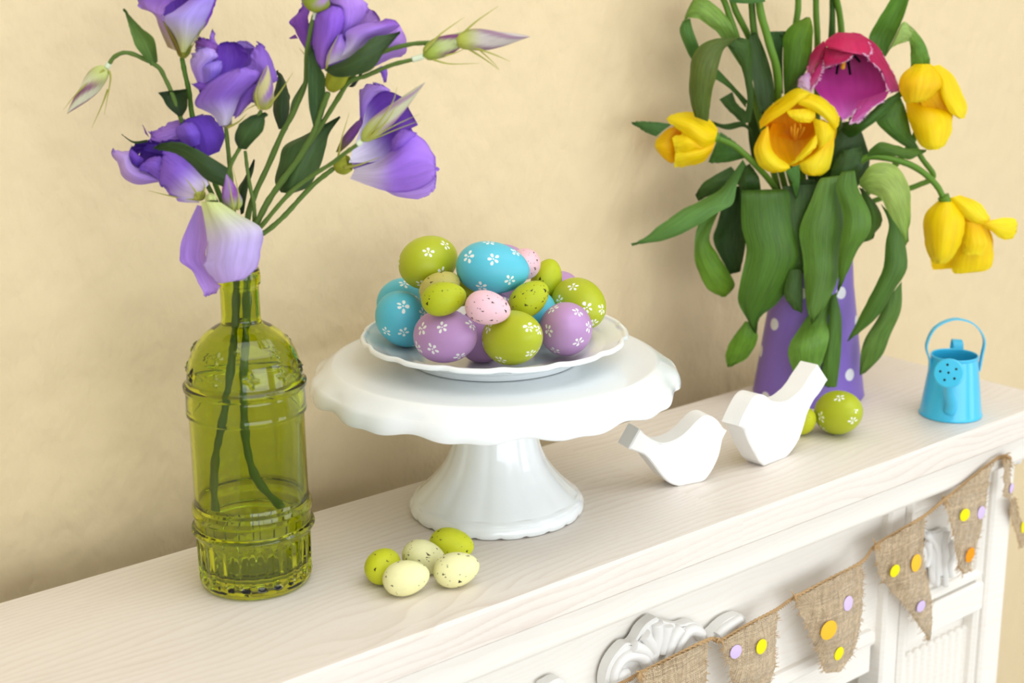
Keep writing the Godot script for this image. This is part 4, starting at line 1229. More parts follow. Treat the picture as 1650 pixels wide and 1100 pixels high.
	leafy(f1, "petal", PackedVector3Array([Vector3(-0.0311, 0.3929, -0.0229), Vector3(-0.0315, 0.3917, -0.0141), Vector3(-0.0272, 0.3898, -0.0146), Vector3(-0.0328, 0.4051, -0.0295), Vector3(-0.034, 0.4039, -0.0186), Vector3(-0.0314, 0.4023, -0.0154), Vector3(-0.034, 0.4148, -0.0357), Vector3(-0.0363, 0.4137, -0.023), Vector3(-0.0347, 0.4121, -0.0182), Vector3(-0.0385, 0.4188, -0.0445), Vector3(-0.0376, 0.4172, -0.0289), Vector3(-0.0345, 0.4154, -0.018), Vector3(-0.0395, 0.4254, -0.048), Vector3(-0.0346, 0.4227, -0.0336), Vector3(-0.0298, 0.4201, -0.0193), Vector3(-0.0359, 0.431, -0.0477), Vector3(-0.0281, 0.4286, -0.0333), Vector3(-0.0212, 0.4263, -0.0174)]), [Color8(170, 150, 120), Color8(172, 132, 216), Color8(132, 88, 192)], 0.0012, M.petal)
	leafy(f1, "petal", PackedVector3Array([Vector3(-0.025, 0.4071, -0.0309), Vector3(-0.018, 0.4068, -0.0318), Vector3(-0.0158, 0.407, -0.0234), Vector3(-0.0294, 0.4236, -0.0397), Vector3(-0.0175, 0.4228, -0.0387), Vector3(-0.0118, 0.4225, -0.0252), Vector3(-0.0267, 0.4317, -0.0401), Vector3(-0.0149, 0.4315, -0.037), Vector3(-0.0078, 0.4315, -0.0245), Vector3(-0.0203, 0.4366, -0.0374), Vector3(-0.0146, 0.4365, -0.0349), Vector3(-0.0105, 0.4364, -0.0293)]), [Color8(120, 80, 190), Color8(108, 66, 180), Color8(112, 70, 185)], 0.0012, M.petal)
	leafy(f1, "petal", PackedVector3Array([Vector3(-0.0175, 0.3984, -0.0143), Vector3(-0.0161, 0.3988, -0.0133), Vector3(-0.0148, 0.3992, -0.0122), Vector3(-0.0097, 0.4113, -0.0131), Vector3(-0.0072, 0.4095, -0.0135), Vector3(-0.0056, 0.4078, -0.0124), Vector3(-0.0032, 0.4234, -0.013), Vector3(-0.0004, 0.4225, -0.0131), Vector3(0.0016, 0.4216, -0.0117), Vector3(-0.0037, 0.434, -0.016), Vector3(0.0004, 0.4331, -0.015), Vector3(0.0037, 0.4322, -0.0125)]), [Color8(150, 120, 190), Color8(126, 62, 192), Color8(120, 60, 190)], 0.0012, M.petal)
	leafy(f1, "sepal", PackedVector3Array([Vector3(-0.0283, 0.3883, -0.0129), Vector3(-0.0277, 0.3879, -0.0113), Vector3(-0.0264, 0.3874, -0.0113), Vector3(-0.0331, 0.4, -0.0142), Vector3(-0.0323, 0.3992, -0.0114), Vector3(-0.0299, 0.3983, -0.0117), Vector3(-0.0359, 0.4106, -0.0179), Vector3(-0.0357, 0.4102, -0.0166), Vector3(-0.0347, 0.4097, -0.0168)]), [Color8(120, 105, 45), Color8(125, 108, 50), Color8(150, 140, 70)], 0, M.petal)
	leafy(f1, "sepal", PackedVector3Array([Vector3(-0.0251, 0.3874, -0.0102), Vector3(-0.0244, 0.3883, -0.0086), Vector3(-0.023, 0.389, -0.0086), Vector3(-0.0194, 0.3972, -0.0056), Vector3(-0.0195, 0.3981, -0.0035), Vector3(-0.018, 0.3988, -0.0044), Vector3(-0.0126, 0.411, -0.0026), Vector3(-0.0125, 0.4106, -0.0014), Vector3(-0.0116, 0.4101, -0.0018)]), [Color8(130, 140, 60), Color8(160, 165, 80), Color8(170, 175, 110)], 0, M.petal)
	var f2 := calyx(a, PackedVector3Array([Vector3(-0.0045, 0.3378, 0.0028), Vector3(-0.0045, 0.3461, 0.0054)]), 0.005, Color8(175, 165, 150))
	leafy(f2, "petal", PackedVector3Array([Vector3(0.01, 0.3912, -0.0047), Vector3(0.0169, 0.3907, -0.0034), Vector3(0.0205, 0.3906, 0.0039), Vector3(0.0118, 0.3948, -0.0058), Vector3(0.0175, 0.3932, -0.0033), Vector3(0.0216, 0.3917, 0.0022), Vector3(0.0142, 0.396, -0.0039), Vector3(0.0165, 0.3957, -0.003), Vector3(0.0181, 0.3956, -0.0007)]), [Color8(150, 110, 210), Color8(185, 150, 232), Color8(190, 155, 235)], 0.0012, M.petal)
	leafy(f2, "petal", PackedVector3Array([Vector3(-0.0105, 0.374, -0.0113), Vector3(0, 0.3719, -0.0004), Vector3(0.0122, 0.3695, 0.0075), Vector3(0.0113, 0.3793, 0.0093), Vector3(0.0159, 0.3739, 0.0171), Vector3(0.0257, 0.3675, 0.0159), Vector3(0.0133, 0.3864, 0.0109), Vector3(0.0176, 0.3798, 0.0205), Vector3(0.0299, 0.3719, 0.0168), Vector3(0.0168, 0.392, 0.0112), Vector3(0.0183, 0.3892, 0.0188), Vector3(0.0258, 0.3855, 0.016), Vector3(0.0186, 0.3957, 0.0127), Vector3(0.0185, 0.3952, 0.0148), Vector3(0.0202, 0.3945, 0.014)]), [Color8(150, 110, 215), Color8(160, 118, 222), Color8(140, 95, 205)], 0.0012, M.petal)
	leafy(f2, "petal", PackedVector3Array([Vector3(-0.0144, 0.3882, -0.0144), Vector3(-0.0123, 0.3879, -0.0035), Vector3(-0.0053, 0.3867, -0.0018), Vector3(-0.0128, 0.3955, -0.0183), Vector3(-0.01, 0.3944, -0.0068), Vector3(-0.0024, 0.3927, -0.0046), Vector3(-0.0097, 0.3991, -0.0183), Vector3(-0.0083, 0.3982, -0.0126), Vector3(-0.0045, 0.397, -0.0115)]), [Color8(150, 95, 175), Color8(140, 90, 180), Color8(120, 70, 165)], 0.0012, M.petal)
	leafy(f2, "petal", PackedVector3Array([Vector3(-0.0062, 0.3963, -0.0103), Vector3(-0.0045, 0.3948, -0.0066), Vector3(-0.0011, 0.3929, -0.0061), Vector3(-0.0043, 0.4012, -0.0113), Vector3(-0.0037, 0.3994, -0.0097), Vector3(-0.0022, 0.3974, -0.0096), Vector3(-0.0027, 0.4036, -0.0113), Vector3(-0.002, 0.4028, -0.0107), Vector3(-0.0012, 0.4019, -0.01)]), [Color8(150, 105, 205), Color8(168, 122, 218), Color8(170, 125, 220)], 0.0012, M.petal)
	leafy(f2, "petal", PackedVector3Array([Vector3(-0.0064, 0.3712, 0.0025), Vector3(-0.0002, 0.373, 0.003), Vector3(0.0036, 0.3751, 0.0081), Vector3(-0.0063, 0.3861, 0), Vector3(0.0059, 0.3847, -0.0012), Vector3(0.0106, 0.3845, 0.0113), Vector3(-0.0043, 0.3942, -0.001), Vector3(0.0056, 0.3928, -0.0018), Vector3(0.0096, 0.3922, 0.0079), Vector3(0.0013, 0.3961, 0.0011), Vector3(0.0047, 0.3957, 0.0005), Vector3(0.0055, 0.3956, 0.0045)]), [Color8(110, 70, 190), Color8(115, 70, 182), Color8(100, 60, 165)], 0.0012, M.petal)
	leafy(f2, "petal", PackedVector3Array([Vector3(-0.0001, 0.3443, 0.0077), Vector3(0.0013, 0.3455, 0.0087), Vector3(0.0036, 0.3465, 0.0081), Vector3(0.0024, 0.3573, 0.0098), Vector3(0.0038, 0.3561, 0.0149), Vector3(0.0102, 0.3539, 0.011), Vector3(0.0071, 0.3661, 0.0136), Vector3(0.0083, 0.3615, 0.0186), Vector3(0.0146, 0.3559, 0.0146), Vector3(0.0138, 0.3696, 0.0165), Vector3(0.0136, 0.3674, 0.0183), Vector3(0.0159, 0.3647, 0.0157)]), [Color8(165, 125, 215), Color8(145, 100, 212), Color8(140, 95, 205)], 0.0012, M.petal)
	leafy(f2, "petal", PackedVector3Array([Vector3(-0.0195, 0.3691, -0.0057), Vector3(-0.0181, 0.3692, -0.0021), Vector3(-0.0159, 0.3692, -0.0001), Vector3(-0.0213, 0.3797, -0.0097), Vector3(-0.0212, 0.3799, -0.0002), Vector3(-0.017, 0.3793, 0.0015), Vector3(-0.02, 0.3866, -0.0112), Vector3(-0.019, 0.3873, 0.0055), Vector3(-0.0092, 0.3865, 0.0054), Vector3(-0.0178, 0.3903, -0.0095), Vector3(-0.0176, 0.3912, 0.0043), Vector3(-0.0093, 0.3909, 0.0027), Vector3(-0.0144, 0.3928, -0.0067), Vector3(-0.015, 0.3931, -0.0004), Vector3(-0.0115, 0.3929, -0.0017)]), [Color8(165, 130, 220), Color8(186, 160, 236), Color8(175, 145, 232)], 0.0012, M.petal)
	leafy(f2, "petal", PackedVector3Array([Vector3(-0.0175, 0.3694, 0.0011), Vector3(-0.015, 0.371, 0.0054), Vector3(-0.0109, 0.3722, 0.0066), Vector3(-0.0187, 0.3781, 0.0002), Vector3(-0.0168, 0.3788, 0.0105), Vector3(-0.0083, 0.3784, 0.0087), Vector3(-0.0179, 0.3813, -0.0018), Vector3(-0.0148, 0.383, 0.0074), Vector3(-0.0068, 0.384, 0.0074), Vector3(-0.0133, 0.3831, -0.0006), Vector3(-0.0116, 0.3838, 0.003), Vector3(-0.0084, 0.3843, 0.0035)]), [Color8(140, 110, 215), Color8(152, 126, 222), Color8(140, 110, 215)], 0.0012, M.petal)
	leafy(f2, "petal", PackedVector3Array([Vector3(-0.0194, 0.3642, -0.003), Vector3(-0.0181, 0.367, 0.0027), Vector3(-0.0143, 0.3694, 0.0038), Vector3(-0.0228, 0.3687, -0.0084), Vector3(-0.021, 0.3694, -0.0047), Vector3(-0.0175, 0.3699, -0.004)]), [Color8(125, 80, 190), Color8(128, 84, 195), Color8(120, 75, 185)], 0.0004, M.petal)
	leafy(f2, "petal", PackedVector3Array([Vector3(-0.0092, 0.3399, 0.0028), Vector3(-0.0093, 0.341, 0.0093), Vector3(-0.0046, 0.3407, 0.0066), Vector3(-0.0147, 0.3481, 0.0035), Vector3(-0.0129, 0.3498, 0.0159), Vector3(-0.0029, 0.3496, 0.0132), Vector3(-0.0222, 0.3551, -0.0053), Vector3(-0.0177, 0.3591, 0.0186), Vector3(-0.0001, 0.3602, 0.018), Vector3(-0.019, 0.3653, -0.0001), Vector3(-0.0124, 0.3688, 0.0254), Vector3(0.0084, 0.3697, 0.025), Vector3(-0.0128, 0.3732, 0.0076), Vector3(-0.0068, 0.3756, 0.0279), Vector3(0.0109, 0.3758, 0.0271), Vector3(-0.0025, 0.3793, 0.0161), Vector3(-0.0017, 0.3802, 0.0256), Vector3(0.0059, 0.38, 0.023)]), [Color8(226, 216, 246), Color8(140, 100, 206), Color8(156, 116, 220)], 0.0016, M.petal)
	part("sepal", tube(PackedVector3Array([Vector3(-0.0058, 0.3388, 0.0069), Vector3(-0.0009, 0.3433, 0.0148), Vector3(0.0026, 0.3489, 0.0203)]), 0.001, 0.0001, 6), M.sepal, f2)
	leafy(f2, "petal", PackedVector3Array([Vector3(-0.0054, 0.3601, -0.0226), Vector3(0.0096, 0.3621, -0.0102), Vector3(0.0247, 0.364, 0.0022), Vector3(-0.0096, 0.3771, -0.0286), Vector3(0.0132, 0.3744, -0.0143), Vector3(0.0327, 0.3723, 0.0062), Vector3(-0.0068, 0.3879, -0.0289), Vector3(0.0137, 0.3861, -0.0164), Vector3(0.0309, 0.3849, 0.0021), Vector3(0.0024, 0.3927, -0.0239), Vector3(0.0131, 0.3918, -0.0151), Vector3(0.0239, 0.3908, -0.0062)]), [Color8(122, 84, 196), Color8(128, 88, 200), Color8(150, 108, 214)], 0.001, M.petal)
	leafy(f2, "petal", PackedVector3Array([Vector3(0.0005, 0.3438, -0.0074), Vector3(0.0042, 0.3446, -0.0043), Vector3(0.0079, 0.3454, -0.0013), Vector3(-0.0086, 0.3544, -0.0174), Vector3(0.0054, 0.3549, -0.0104), Vector3(0.016, 0.3562, 0.0028), Vector3(-0.0121, 0.365, -0.0203), Vector3(0.0073, 0.3643, -0.011), Vector3(0.0217, 0.3646, 0.0075)]), [Color8(140, 100, 205), Color8(118, 78, 190), Color8(112, 74, 186)], 0.0006, M.petal)
	var f3 := calyx(a, PackedVector3Array([Vector3(-0.0225, 0.2928, 0.001), Vector3(-0.0268, 0.2944, -0.0039)]), 0.006, Color8(190, 195, 90))
	leafy(f3, "petal", PackedVector3Array([Vector3(-0.0179, 0.3169, -0.0096), Vector3(-0.0111, 0.3189, -0.0091), Vector3(-0.0042, 0.3208, -0.0087), Vector3(-0.0214, 0.326, -0.0124), Vector3(-0.0145, 0.3292, -0.0032), Vector3(-0.0011, 0.3307, -0.0061), Vector3(-0.024, 0.3352, -0.0171), Vector3(-0.0169, 0.3382, -0.0055), Vector3(-0.0017, 0.3391, -0.0092), Vector3(-0.025, 0.3418, -0.0206), Vector3(-0.019, 0.3444, -0.0118), Vector3(-0.0074, 0.3456, -0.0138), Vector3(-0.0209, 0.3445, -0.0198), Vector3(-0.0188, 0.3455, -0.0161), Vector3(-0.0143, 0.3459, -0.0169)]), [Color8(105, 66, 190), Color8(116, 76, 202), Color8(100, 62, 185)], 0.0015, M.petal)
	leafy(f3, "petal", PackedVector3Array([Vector3(-0.0217, 0.3438, -0.023), Vector3(-0.0252, 0.3375, -0.0189), Vector3(-0.0256, 0.3302, -0.0211), Vector3(-0.0285, 0.3416, -0.0312), Vector3(-0.0317, 0.3363, -0.0243), Vector3(-0.0319, 0.3301, -0.0236), Vector3(-0.0344, 0.3369, -0.0361), Vector3(-0.0375, 0.3333, -0.029), Vector3(-0.0375, 0.3289, -0.0283), Vector3(-0.0402, 0.3344, -0.0408), Vector3(-0.0421, 0.3317, -0.0374), Vector3(-0.0433, 0.3287, -0.0356)]), [Color8(150, 110, 212), Color8(162, 122, 216), Color8(150, 105, 205)], 0.0012, M.petal)
	leafy(f3, "petal", PackedVector3Array([Vector3(-0.043, 0.3337, -0.0418), Vector3(-0.0424, 0.3323, -0.0401), Vector3(-0.0413, 0.3308, -0.0392), Vector3(-0.0433, 0.3379, -0.0434), Vector3(-0.043, 0.3377, -0.0431), Vector3(-0.0427, 0.3375, -0.0429), Vector3(-0.0439, 0.3396, -0.0439), Vector3(-0.0437, 0.3396, -0.0437), Vector3(-0.0436, 0.3396, -0.0436)]), [Color8(120, 70, 150), Color8(110, 60, 140), Color8(110, 60, 140)], 0, M.petal)
	leafy(f3, "petal", PackedVector3Array([Vector3(-0.03, 0.3276, -0.035), Vector3(-0.027, 0.3204, -0.0392), Vector3(-0.0287, 0.3145, -0.034), Vector3(-0.0446, 0.3262, -0.0496), Vector3(-0.0412, 0.322, -0.0554), Vector3(-0.0445, 0.32, -0.0469), Vector3(-0.0503, 0.3235, -0.0517), Vector3(-0.0471, 0.3195, -0.0533), Vector3(-0.0476, 0.3168, -0.0469)]), [Color8(88, 55, 165), Color8(82, 50, 152), Color8(90, 58, 165)], 0.0012, M.petal)
	leafy(f3, "petal", PackedVector3Array([Vector3(-0.0276, 0.3258, -0.0071), Vector3(-0.0265, 0.3275, -0.0017), Vector3(-0.0231, 0.3286, -0.0009), Vector3(-0.0325, 0.3324, -0.0138), Vector3(-0.0316, 0.3356, 0.0006), Vector3(-0.0227, 0.3366, -0.0006), Vector3(-0.0326, 0.3385, -0.0164), Vector3(-0.0318, 0.3415, -0.0044), Vector3(-0.0247, 0.3427, -0.0048), Vector3(-0.0294, 0.3419, -0.0138), Vector3(-0.0284, 0.3425, -0.0108), Vector3(-0.0258, 0.3427, -0.0108)]), [Color8(112, 76, 200), Color8(128, 92, 210), Color8(136, 100, 214)], 0.0008, M.petal)
	leafy(f3, "petal", PackedVector3Array([Vector3(-0.0419, 0.3016, -0.0267), Vector3(-0.0433, 0.3031, -0.0256), Vector3(-0.0431, 0.3042, -0.0277), Vector3(-0.0525, 0.2993, -0.0406), Vector3(-0.0547, 0.3062, -0.034), Vector3(-0.0494, 0.3104, -0.0432), Vector3(-0.0582, 0.304, -0.0504), Vector3(-0.059, 0.3115, -0.0405), Vector3(-0.051, 0.316, -0.0497), Vector3(-0.0594, 0.3133, -0.054), Vector3(-0.0586, 0.3181, -0.0449), Vector3(-0.0505, 0.3205, -0.0519), Vector3(-0.0612, 0.3178, -0.0581), Vector3(-0.0608, 0.3204, -0.0535), Vector3(-0.0568, 0.3218, -0.057), Vector3(-0.0618, 0.32, -0.0585), Vector3(-0.0613, 0.3211, -0.0583), Vector3(-0.0601, 0.3219, -0.0598)]), [Color8(165, 130, 215), Color8(192, 162, 228), Color8(186, 150, 222)], 0.0014, M.petal)
	leafy(f3, "petal", PackedVector3Array([Vector3(-0.0538, 0.3142, -0.0442), Vector3(-0.0526, 0.3127, -0.041), Vector3(-0.05, 0.3107, -0.0411), Vector3(-0.0538, 0.3204, -0.0468), Vector3(-0.0514, 0.3185, -0.0406), Vector3(-0.0452, 0.3153, -0.0424), Vector3(-0.0521, 0.324, -0.048), Vector3(-0.0506, 0.3216, -0.0447), Vector3(-0.0468, 0.3185, -0.0462)]), [Color8(80, 48, 150), Color8(120, 80, 195), Color8(130, 90, 205)], 0.0006, M.petal)
	leafy(f3, "petal", PackedVector3Array([Vector3(-0.044, 0.3035, -0.0232), Vector3(-0.0429, 0.3093, -0.0202), Vector3(-0.0404, 0.3146, -0.0202), Vector3(-0.0488, 0.3086, -0.0324), Vector3(-0.0473, 0.3146, -0.0245), Vector3(-0.0413, 0.3192, -0.0261), Vector3(-0.0524, 0.3113, -0.0379), Vector3(-0.0508, 0.315, -0.0324), Vector3(-0.0455, 0.3174, -0.0348)]), [Color8(128, 90, 200), Color8(136, 97, 207), Color8(128, 88, 200)], 0.0012, M.petal)
	leafy(f3, "petal", PackedVector3Array([Vector3(-0.0242, 0.2876, -0.0044), Vector3(-0.0263, 0.2909, -0.0037), Vector3(-0.0275, 0.294, -0.0045), Vector3(-0.0326, 0.2882, -0.0138), Vector3(-0.035, 0.2914, -0.0113), Vector3(-0.0352, 0.2938, -0.0134), Vector3(-0.0377, 0.2927, -0.0206), Vector3(-0.0388, 0.2959, -0.017), Vector3(-0.0376, 0.2982, -0.018), Vector3(-0.0423, 0.3011, -0.027), Vector3(-0.0422, 0.3016, -0.0247), Vector3(-0.0406, 0.3015, -0.0256)]), [Color8(232, 222, 242), Color8(168, 132, 222), Color8(150, 108, 212)], 0.0012, M.petal)
	leafy(f3, "petal", PackedVector3Array([Vector3(-0.0276, 0.2918, -0.0046), Vector3(-0.0252, 0.2969, 0.0018), Vector3(-0.0196, 0.3008, 0.002), Vector3(-0.0375, 0.2933, -0.0127), Vector3(-0.0347, 0.3028, 0.0028), Vector3(-0.0225, 0.309, -0.0004), Vector3(-0.0431, 0.3003, -0.0199), Vector3(-0.0417, 0.3111, -0.0031), Vector3(-0.0302, 0.3185, -0.0067), Vector3(-0.0446, 0.3039, -0.0237), Vector3(-0.0436, 0.3148, -0.0115), Vector3(-0.0365, 0.3237, -0.0119), Vector3(-0.0424, 0.3146, -0.0219), Vector3(-0.043, 0.3201, -0.0178), Vector3(-0.0414, 0.3247, -0.0185)]), [Color8(240, 225, 250), Color8(142, 102, 214), Color8(134, 94, 208)], 0.001, M.petal)
	leafy(f3, "petal", PackedVector3Array([Vector3(-0.0192, 0.2933, -0.0132), Vector3(-0.0173, 0.3009, -0.0094), Vector3(-0.0138, 0.308, -0.0087), Vector3(-0.0293, 0.2965, -0.0318), Vector3(-0.0211, 0.3076, -0.0229), Vector3(-0.0114, 0.3181, -0.0171), Vector3(-0.0419, 0.303, -0.0474), Vector3(-0.0313, 0.3162, -0.0409), Vector3(-0.0223, 0.3298, -0.0313), Vector3(-0.0479, 0.3107, -0.0549), Vector3(-0.0423, 0.3192, -0.0525), Vector3(-0.0382, 0.328, -0.0469)]), [Color8(120, 80, 195), Color8(92, 58, 172), Color8(100, 66, 178)], 0.0008, M.petal)
	part("sepal", tube(PackedVector3Array([Vector3(-0.0251, 0.2901, -0.0025), Vector3(-0.0376, 0.2921, -0.0154), Vector3(-0.0495, 0.2959, -0.0303)]), 0.0009, 0.0001, 6), M.sepal, f3)
	part("sepal", tube(PackedVector3Array([Vector3(-0.0279, 0.292, 0.003), Vector3(-0.0336, 0.2999, 0.006), Vector3(-0.0387, 0.3079, 0.0044)]), 0.0009, 0.0001, 6), M.sepal, f3)
	part("sepal", tube(PackedVector3Array([Vector3(-0.0255, 0.2933, 0.0023), Vector3(-0.0258, 0.3008, 0.0073), Vector3(-0.0278, 0.3054, 0.0082)]), 0.0009, 0.0001, 6), M.sepal, f3)
	var f4 := calyx(a, PackedVector3Array([Vector3(-0.0234, 0.2957, 0.0092), Vector3(-0.0246, 0.2904, 0.0134)]), 0.0052, Color8(205, 215, 140))
	leafy(f4, "petal", PackedVector3Array([Vector3(-0.0294, 0.2877, 0.0017), Vector3(-0.0283, 0.2873, 0.0028), Vector3(-0.0281, 0.2872, 0.0054), Vector3(-0.0323, 0.2728, -0.0084), Vector3(-0.0271, 0.2728, -0.0056), Vector3(-0.0267, 0.2746, 0.0065), Vector3(-0.037, 0.2584, -0.0123), Vector3(-0.0276, 0.2585, -0.0102), Vector3(-0.027, 0.2624, 0.0089), Vector3(-0.0385, 0.2474, -0.011), Vector3(-0.0287, 0.2468, -0.0111), Vector3(-0.0276, 0.2503, 0.0058), Vector3(-0.0332, 0.2407, -0.004), Vector3(-0.0256, 0.2362, -0.0016), Vector3(-0.0237, 0.2344, 0.0116), Vector3(-0.0304, 0.2283, 0.0009), Vector3(-0.0243, 0.2287, 0.0039), Vector3(-0.0206, 0.2304, 0.0115), Vector3(-0.0287, 0.2229, 0.0023), Vector3(-0.0268, 0.2238, 0.0039), Vector3(-0.0249, 0.2246, 0.0054)]), [Color8(185, 150, 225), Color8(190, 150, 230), Color8(196, 156, 236)], 0.0012, M.petal)
	leafy(f4, "petal", PackedVector3Array([Vector3(-0.0292, 0.2909, 0.0071), Vector3(-0.0264, 0.2913, 0.016), Vector3(-0.0188, 0.29, 0.0157), Vector3(-0.0291, 0.2788, 0.0097), Vector3(-0.0244, 0.2821, 0.0266), Vector3(-0.009, 0.2812, 0.0237), Vector3(-0.0291, 0.2659, 0.0123), Vector3(-0.0209, 0.2717, 0.0361), Vector3(0.0031, 0.2712, 0.031), Vector3(-0.0308, 0.2516, 0.0109), Vector3(-0.0222, 0.2585, 0.0351), Vector3(0.0022, 0.2586, 0.0303), Vector3(-0.0318, 0.245, 0.0101), Vector3(-0.0221, 0.2479, 0.0307), Vector3(0, 0.2451, 0.0285), Vector3(-0.026, 0.2344, 0.0149), Vector3(-0.02, 0.2374, 0.026), Vector3(-0.0073, 0.2373, 0.025), Vector3(-0.0206, 0.2357, 0.0193), Vector3(-0.0183, 0.236, 0.0232), Vector3(-0.0134, 0.2351, 0.0226)]), [Color8(216, 226, 150), Color8(200, 180, 240), Color8(198, 166, 238)], 0.0012, M.petal)
	leafy(a, "leaf", PackedVector3Array([Vector3(-0.016, 0.3003, 0.0154), Vector3(-0.0162, 0.3074, 0.0196), Vector3(-0.0131, 0.3134, 0.0177), Vector3(-0.0268, 0.3061, 0.0117), Vector3(-0.0268, 0.3143, 0.0162), Vector3(-0.0244, 0.3216, 0.0162), Vector3(-0.0347, 0.3168, 0.0052), Vector3(-0.0348, 0.3228, 0.0098), Vector3(-0.0334, 0.3283, 0.0114), Vector3(-0.0424, 0.3245, -0.0012), Vector3(-0.0424, 0.3284, 0.0025), Vector3(-0.0416, 0.3321, 0.0047), Vector3(-0.0494, 0.3263, -0.0069), Vector3(-0.0494, 0.329, -0.0043), Vector3(-0.0493, 0.3318, -0.0017), Vector3(-0.0537, 0.3277, -0.0091), Vector3(-0.0535, 0.3281, -0.009), Vector3(-0.0533, 0.3285, -0.0088)]), [Color8(44, 70, 30), Color8(54, 82, 34), Color8(44, 70, 30)], 0.0006, M.leaf)
	leafy(a, "leaf", PackedVector3Array([Vector3(-0.0423, 0.3808, -0.027), Vector3(-0.0397, 0.3819, -0.0271), Vector3(-0.0386, 0.3833, -0.024), Vector3(-0.0465, 0.3868, -0.0278), Vector3(-0.0415, 0.3878, -0.0281), Vector3(-0.0395, 0.3892, -0.0221), Vector3(-0.0506, 0.3943, -0.0312), Vector3(-0.0441, 0.3965, -0.0303), Vector3(-0.0406, 0.3991, -0.023), Vector3(-0.0514, 0.4032, -0.0345), Vector3(-0.0475, 0.4043, -0.0335), Vector3(-0.0451, 0.4056, -0.0293), Vector3(-0.052, 0.4113, -0.0375), Vector3(-0.0505, 0.4117, -0.0363), Vector3(-0.049, 0.4121, -0.0351), Vector3(-0.0535, 0.4187, -0.0388), Vector3(-0.0531, 0.4187, -0.0385), Vector3(-0.0528, 0.4187, -0.0382)]), [Color8(84, 116, 46), Color8(100, 132, 56), Color8(84, 116, 46)], 0.0006, M.leaf)
	leafy(a, "leaf", PackedVector3Array([Vector3(-0.0289, 0.3465, -0.0186), Vector3(-0.0278, 0.3465, -0.0177), Vector3(-0.0266, 0.3465, -0.0167), Vector3(-0.0351, 0.3531, -0.0211), Vector3(-0.0283, 0.3527, -0.0199), Vector3(-0.0246, 0.353, -0.0125), Vector3(-0.0374, 0.3591, -0.023), Vector3(-0.0284, 0.3601, -0.0222), Vector3(-0.0241, 0.3623, -0.0121), Vector3(-0.0395, 0.3629, -0.0247), Vector3(-0.0313, 0.3639, -0.0201), Vector3(-0.0246, 0.3652, -0.0125)]), [Color8(36, 56, 26), Color8(44, 66, 30), Color8(36, 56, 26)], 0.0006, M.leaf)
	leafy(a, "leaf", PackedVector3Array([Vector3(-0.0415, 0.3293, -0.0419), Vector3(-0.0416, 0.3284, -0.0419), Vector3(-0.0416, 0.3275, -0.042), Vector3(-0.0484, 0.3282, -0.0501), Vector3(-0.0482, 0.3274, -0.05), Vector3(-0.0481, 0.3265, -0.0499), Vector3(-0.0544, 0.3331, -0.0551), Vector3(-0.0543, 0.3326, -0.055), Vector3(-0.0541, 0.3322, -0.0548)]), [Color8(50, 76, 34), Color8(60, 84, 36), Color8(50, 76, 34)], 0.0002, M.leaf)
	leafy(a, "leaf", PackedVector3Array([Vector3(-0.003, 0.3254, 0.0157), Vector3(-0.0013, 0.325, 0.0181), Vector3(0.0012, 0.3244, 0.0191), Vector3(-0.0046, 0.3326, 0.0143), Vector3(-0.0023, 0.3319, 0.0228), Vector3(0.0051, 0.3299, 0.0223), Vector3(-0.0016, 0.3418, 0.0168), Vector3(0.0018, 0.3398, 0.0262), Vector3(0.0102, 0.3366, 0.0265), Vector3(0.0055, 0.3476, 0.0226), Vector3(0.0069, 0.3459, 0.0282), Vector3(0.0118, 0.3433, 0.0278), Vector3(0.0124, 0.3496, 0.0283), Vector3(0.0127, 0.3492, 0.0286), Vector3(0.013, 0.3488, 0.0288)]), [Color8(48, 76, 32), Color8(62, 92, 40), Color8(48, 76, 32)], 0.0006, M.leaf)
	part("stem_collar", tube(PackedVector3Array([Vector3(-0.064, 0.3828, -0.0448), Vector3(-0.0655, 0.3799, -0.0461)]), 0.002, 0.002, 12), M.pale_plastic, a)
	var b1 := bud(a, PackedVector3Array([Vector3(-0.0655, 0.3803, -0.046), Vector3(-0.0885, 0.3488, -0.0649)]), 0.0066, [Color8(200, 208, 130), Color8(226, 226, 196), Color8(150, 105, 130)])
	part("sepal", tube(PackedVector3Array([Vector3(-0.0686, 0.379, -0.0434), Vector3(-0.0833, 0.3652, -0.0529), Vector3(-0.0918, 0.3522, -0.0625)]), 0.0009, 0.0001, 6), M.sepal, b1)
	part("sepal", tube(PackedVector3Array([Vector3(-0.0652, 0.378, -0.0432), Vector3(-0.065, 0.3713, -0.043), Vector3(-0.0688, 0.3481, -0.0488)]), 0.0009, 0.0001, 6), M.sepal, b1)
	part("sepal", tube(PackedVector3Array([Vector3(-0.0649, 0.3651, -0.0482), Vector3(-0.068, 0.354, -0.0533), Vector3(-0.0735, 0.3385, -0.0604)]), 0.0007, 0.0001, 6), M.sepal, b1)
	part("sepal", tube(PackedVector3Array([Vector3(-0.0651, 0.3792, -0.0509), Vector3(-0.0733, 0.368, -0.0628), Vector3(-0.0764, 0.3577, -0.068)]), 0.0009, 0.0001, 6), M.sepal, b1)
	var b2 := bud(a, PackedVector3Array([Vector3(0.0104, 0.3514, 0.0279), Vector3(0.0132, 0.3818, 0.0328)]), 0.0072, [Color8(170, 170, 90), Color8(205, 196, 140), Color8(150, 110, 180)])
	part("sepal", tube(PackedVector3Array([Vector3(0.0105, 0.3521, 0.0319), Vector3(0.016, 0.3633, 0.0416), Vector3(0.0225, 0.3769, 0.0496)]), 0.001, 0.0001, 6), M.sepal, b2)
	part("sepal", tube(PackedVector3Array([Vector3(0.0062, 0.3524, 0.031), Vector3(0.0037, 0.3634, 0.0316), Vector3(0.0089, 0.379, 0.0358)]), 0.0009, 0.0001, 6), M.sepal, b2)
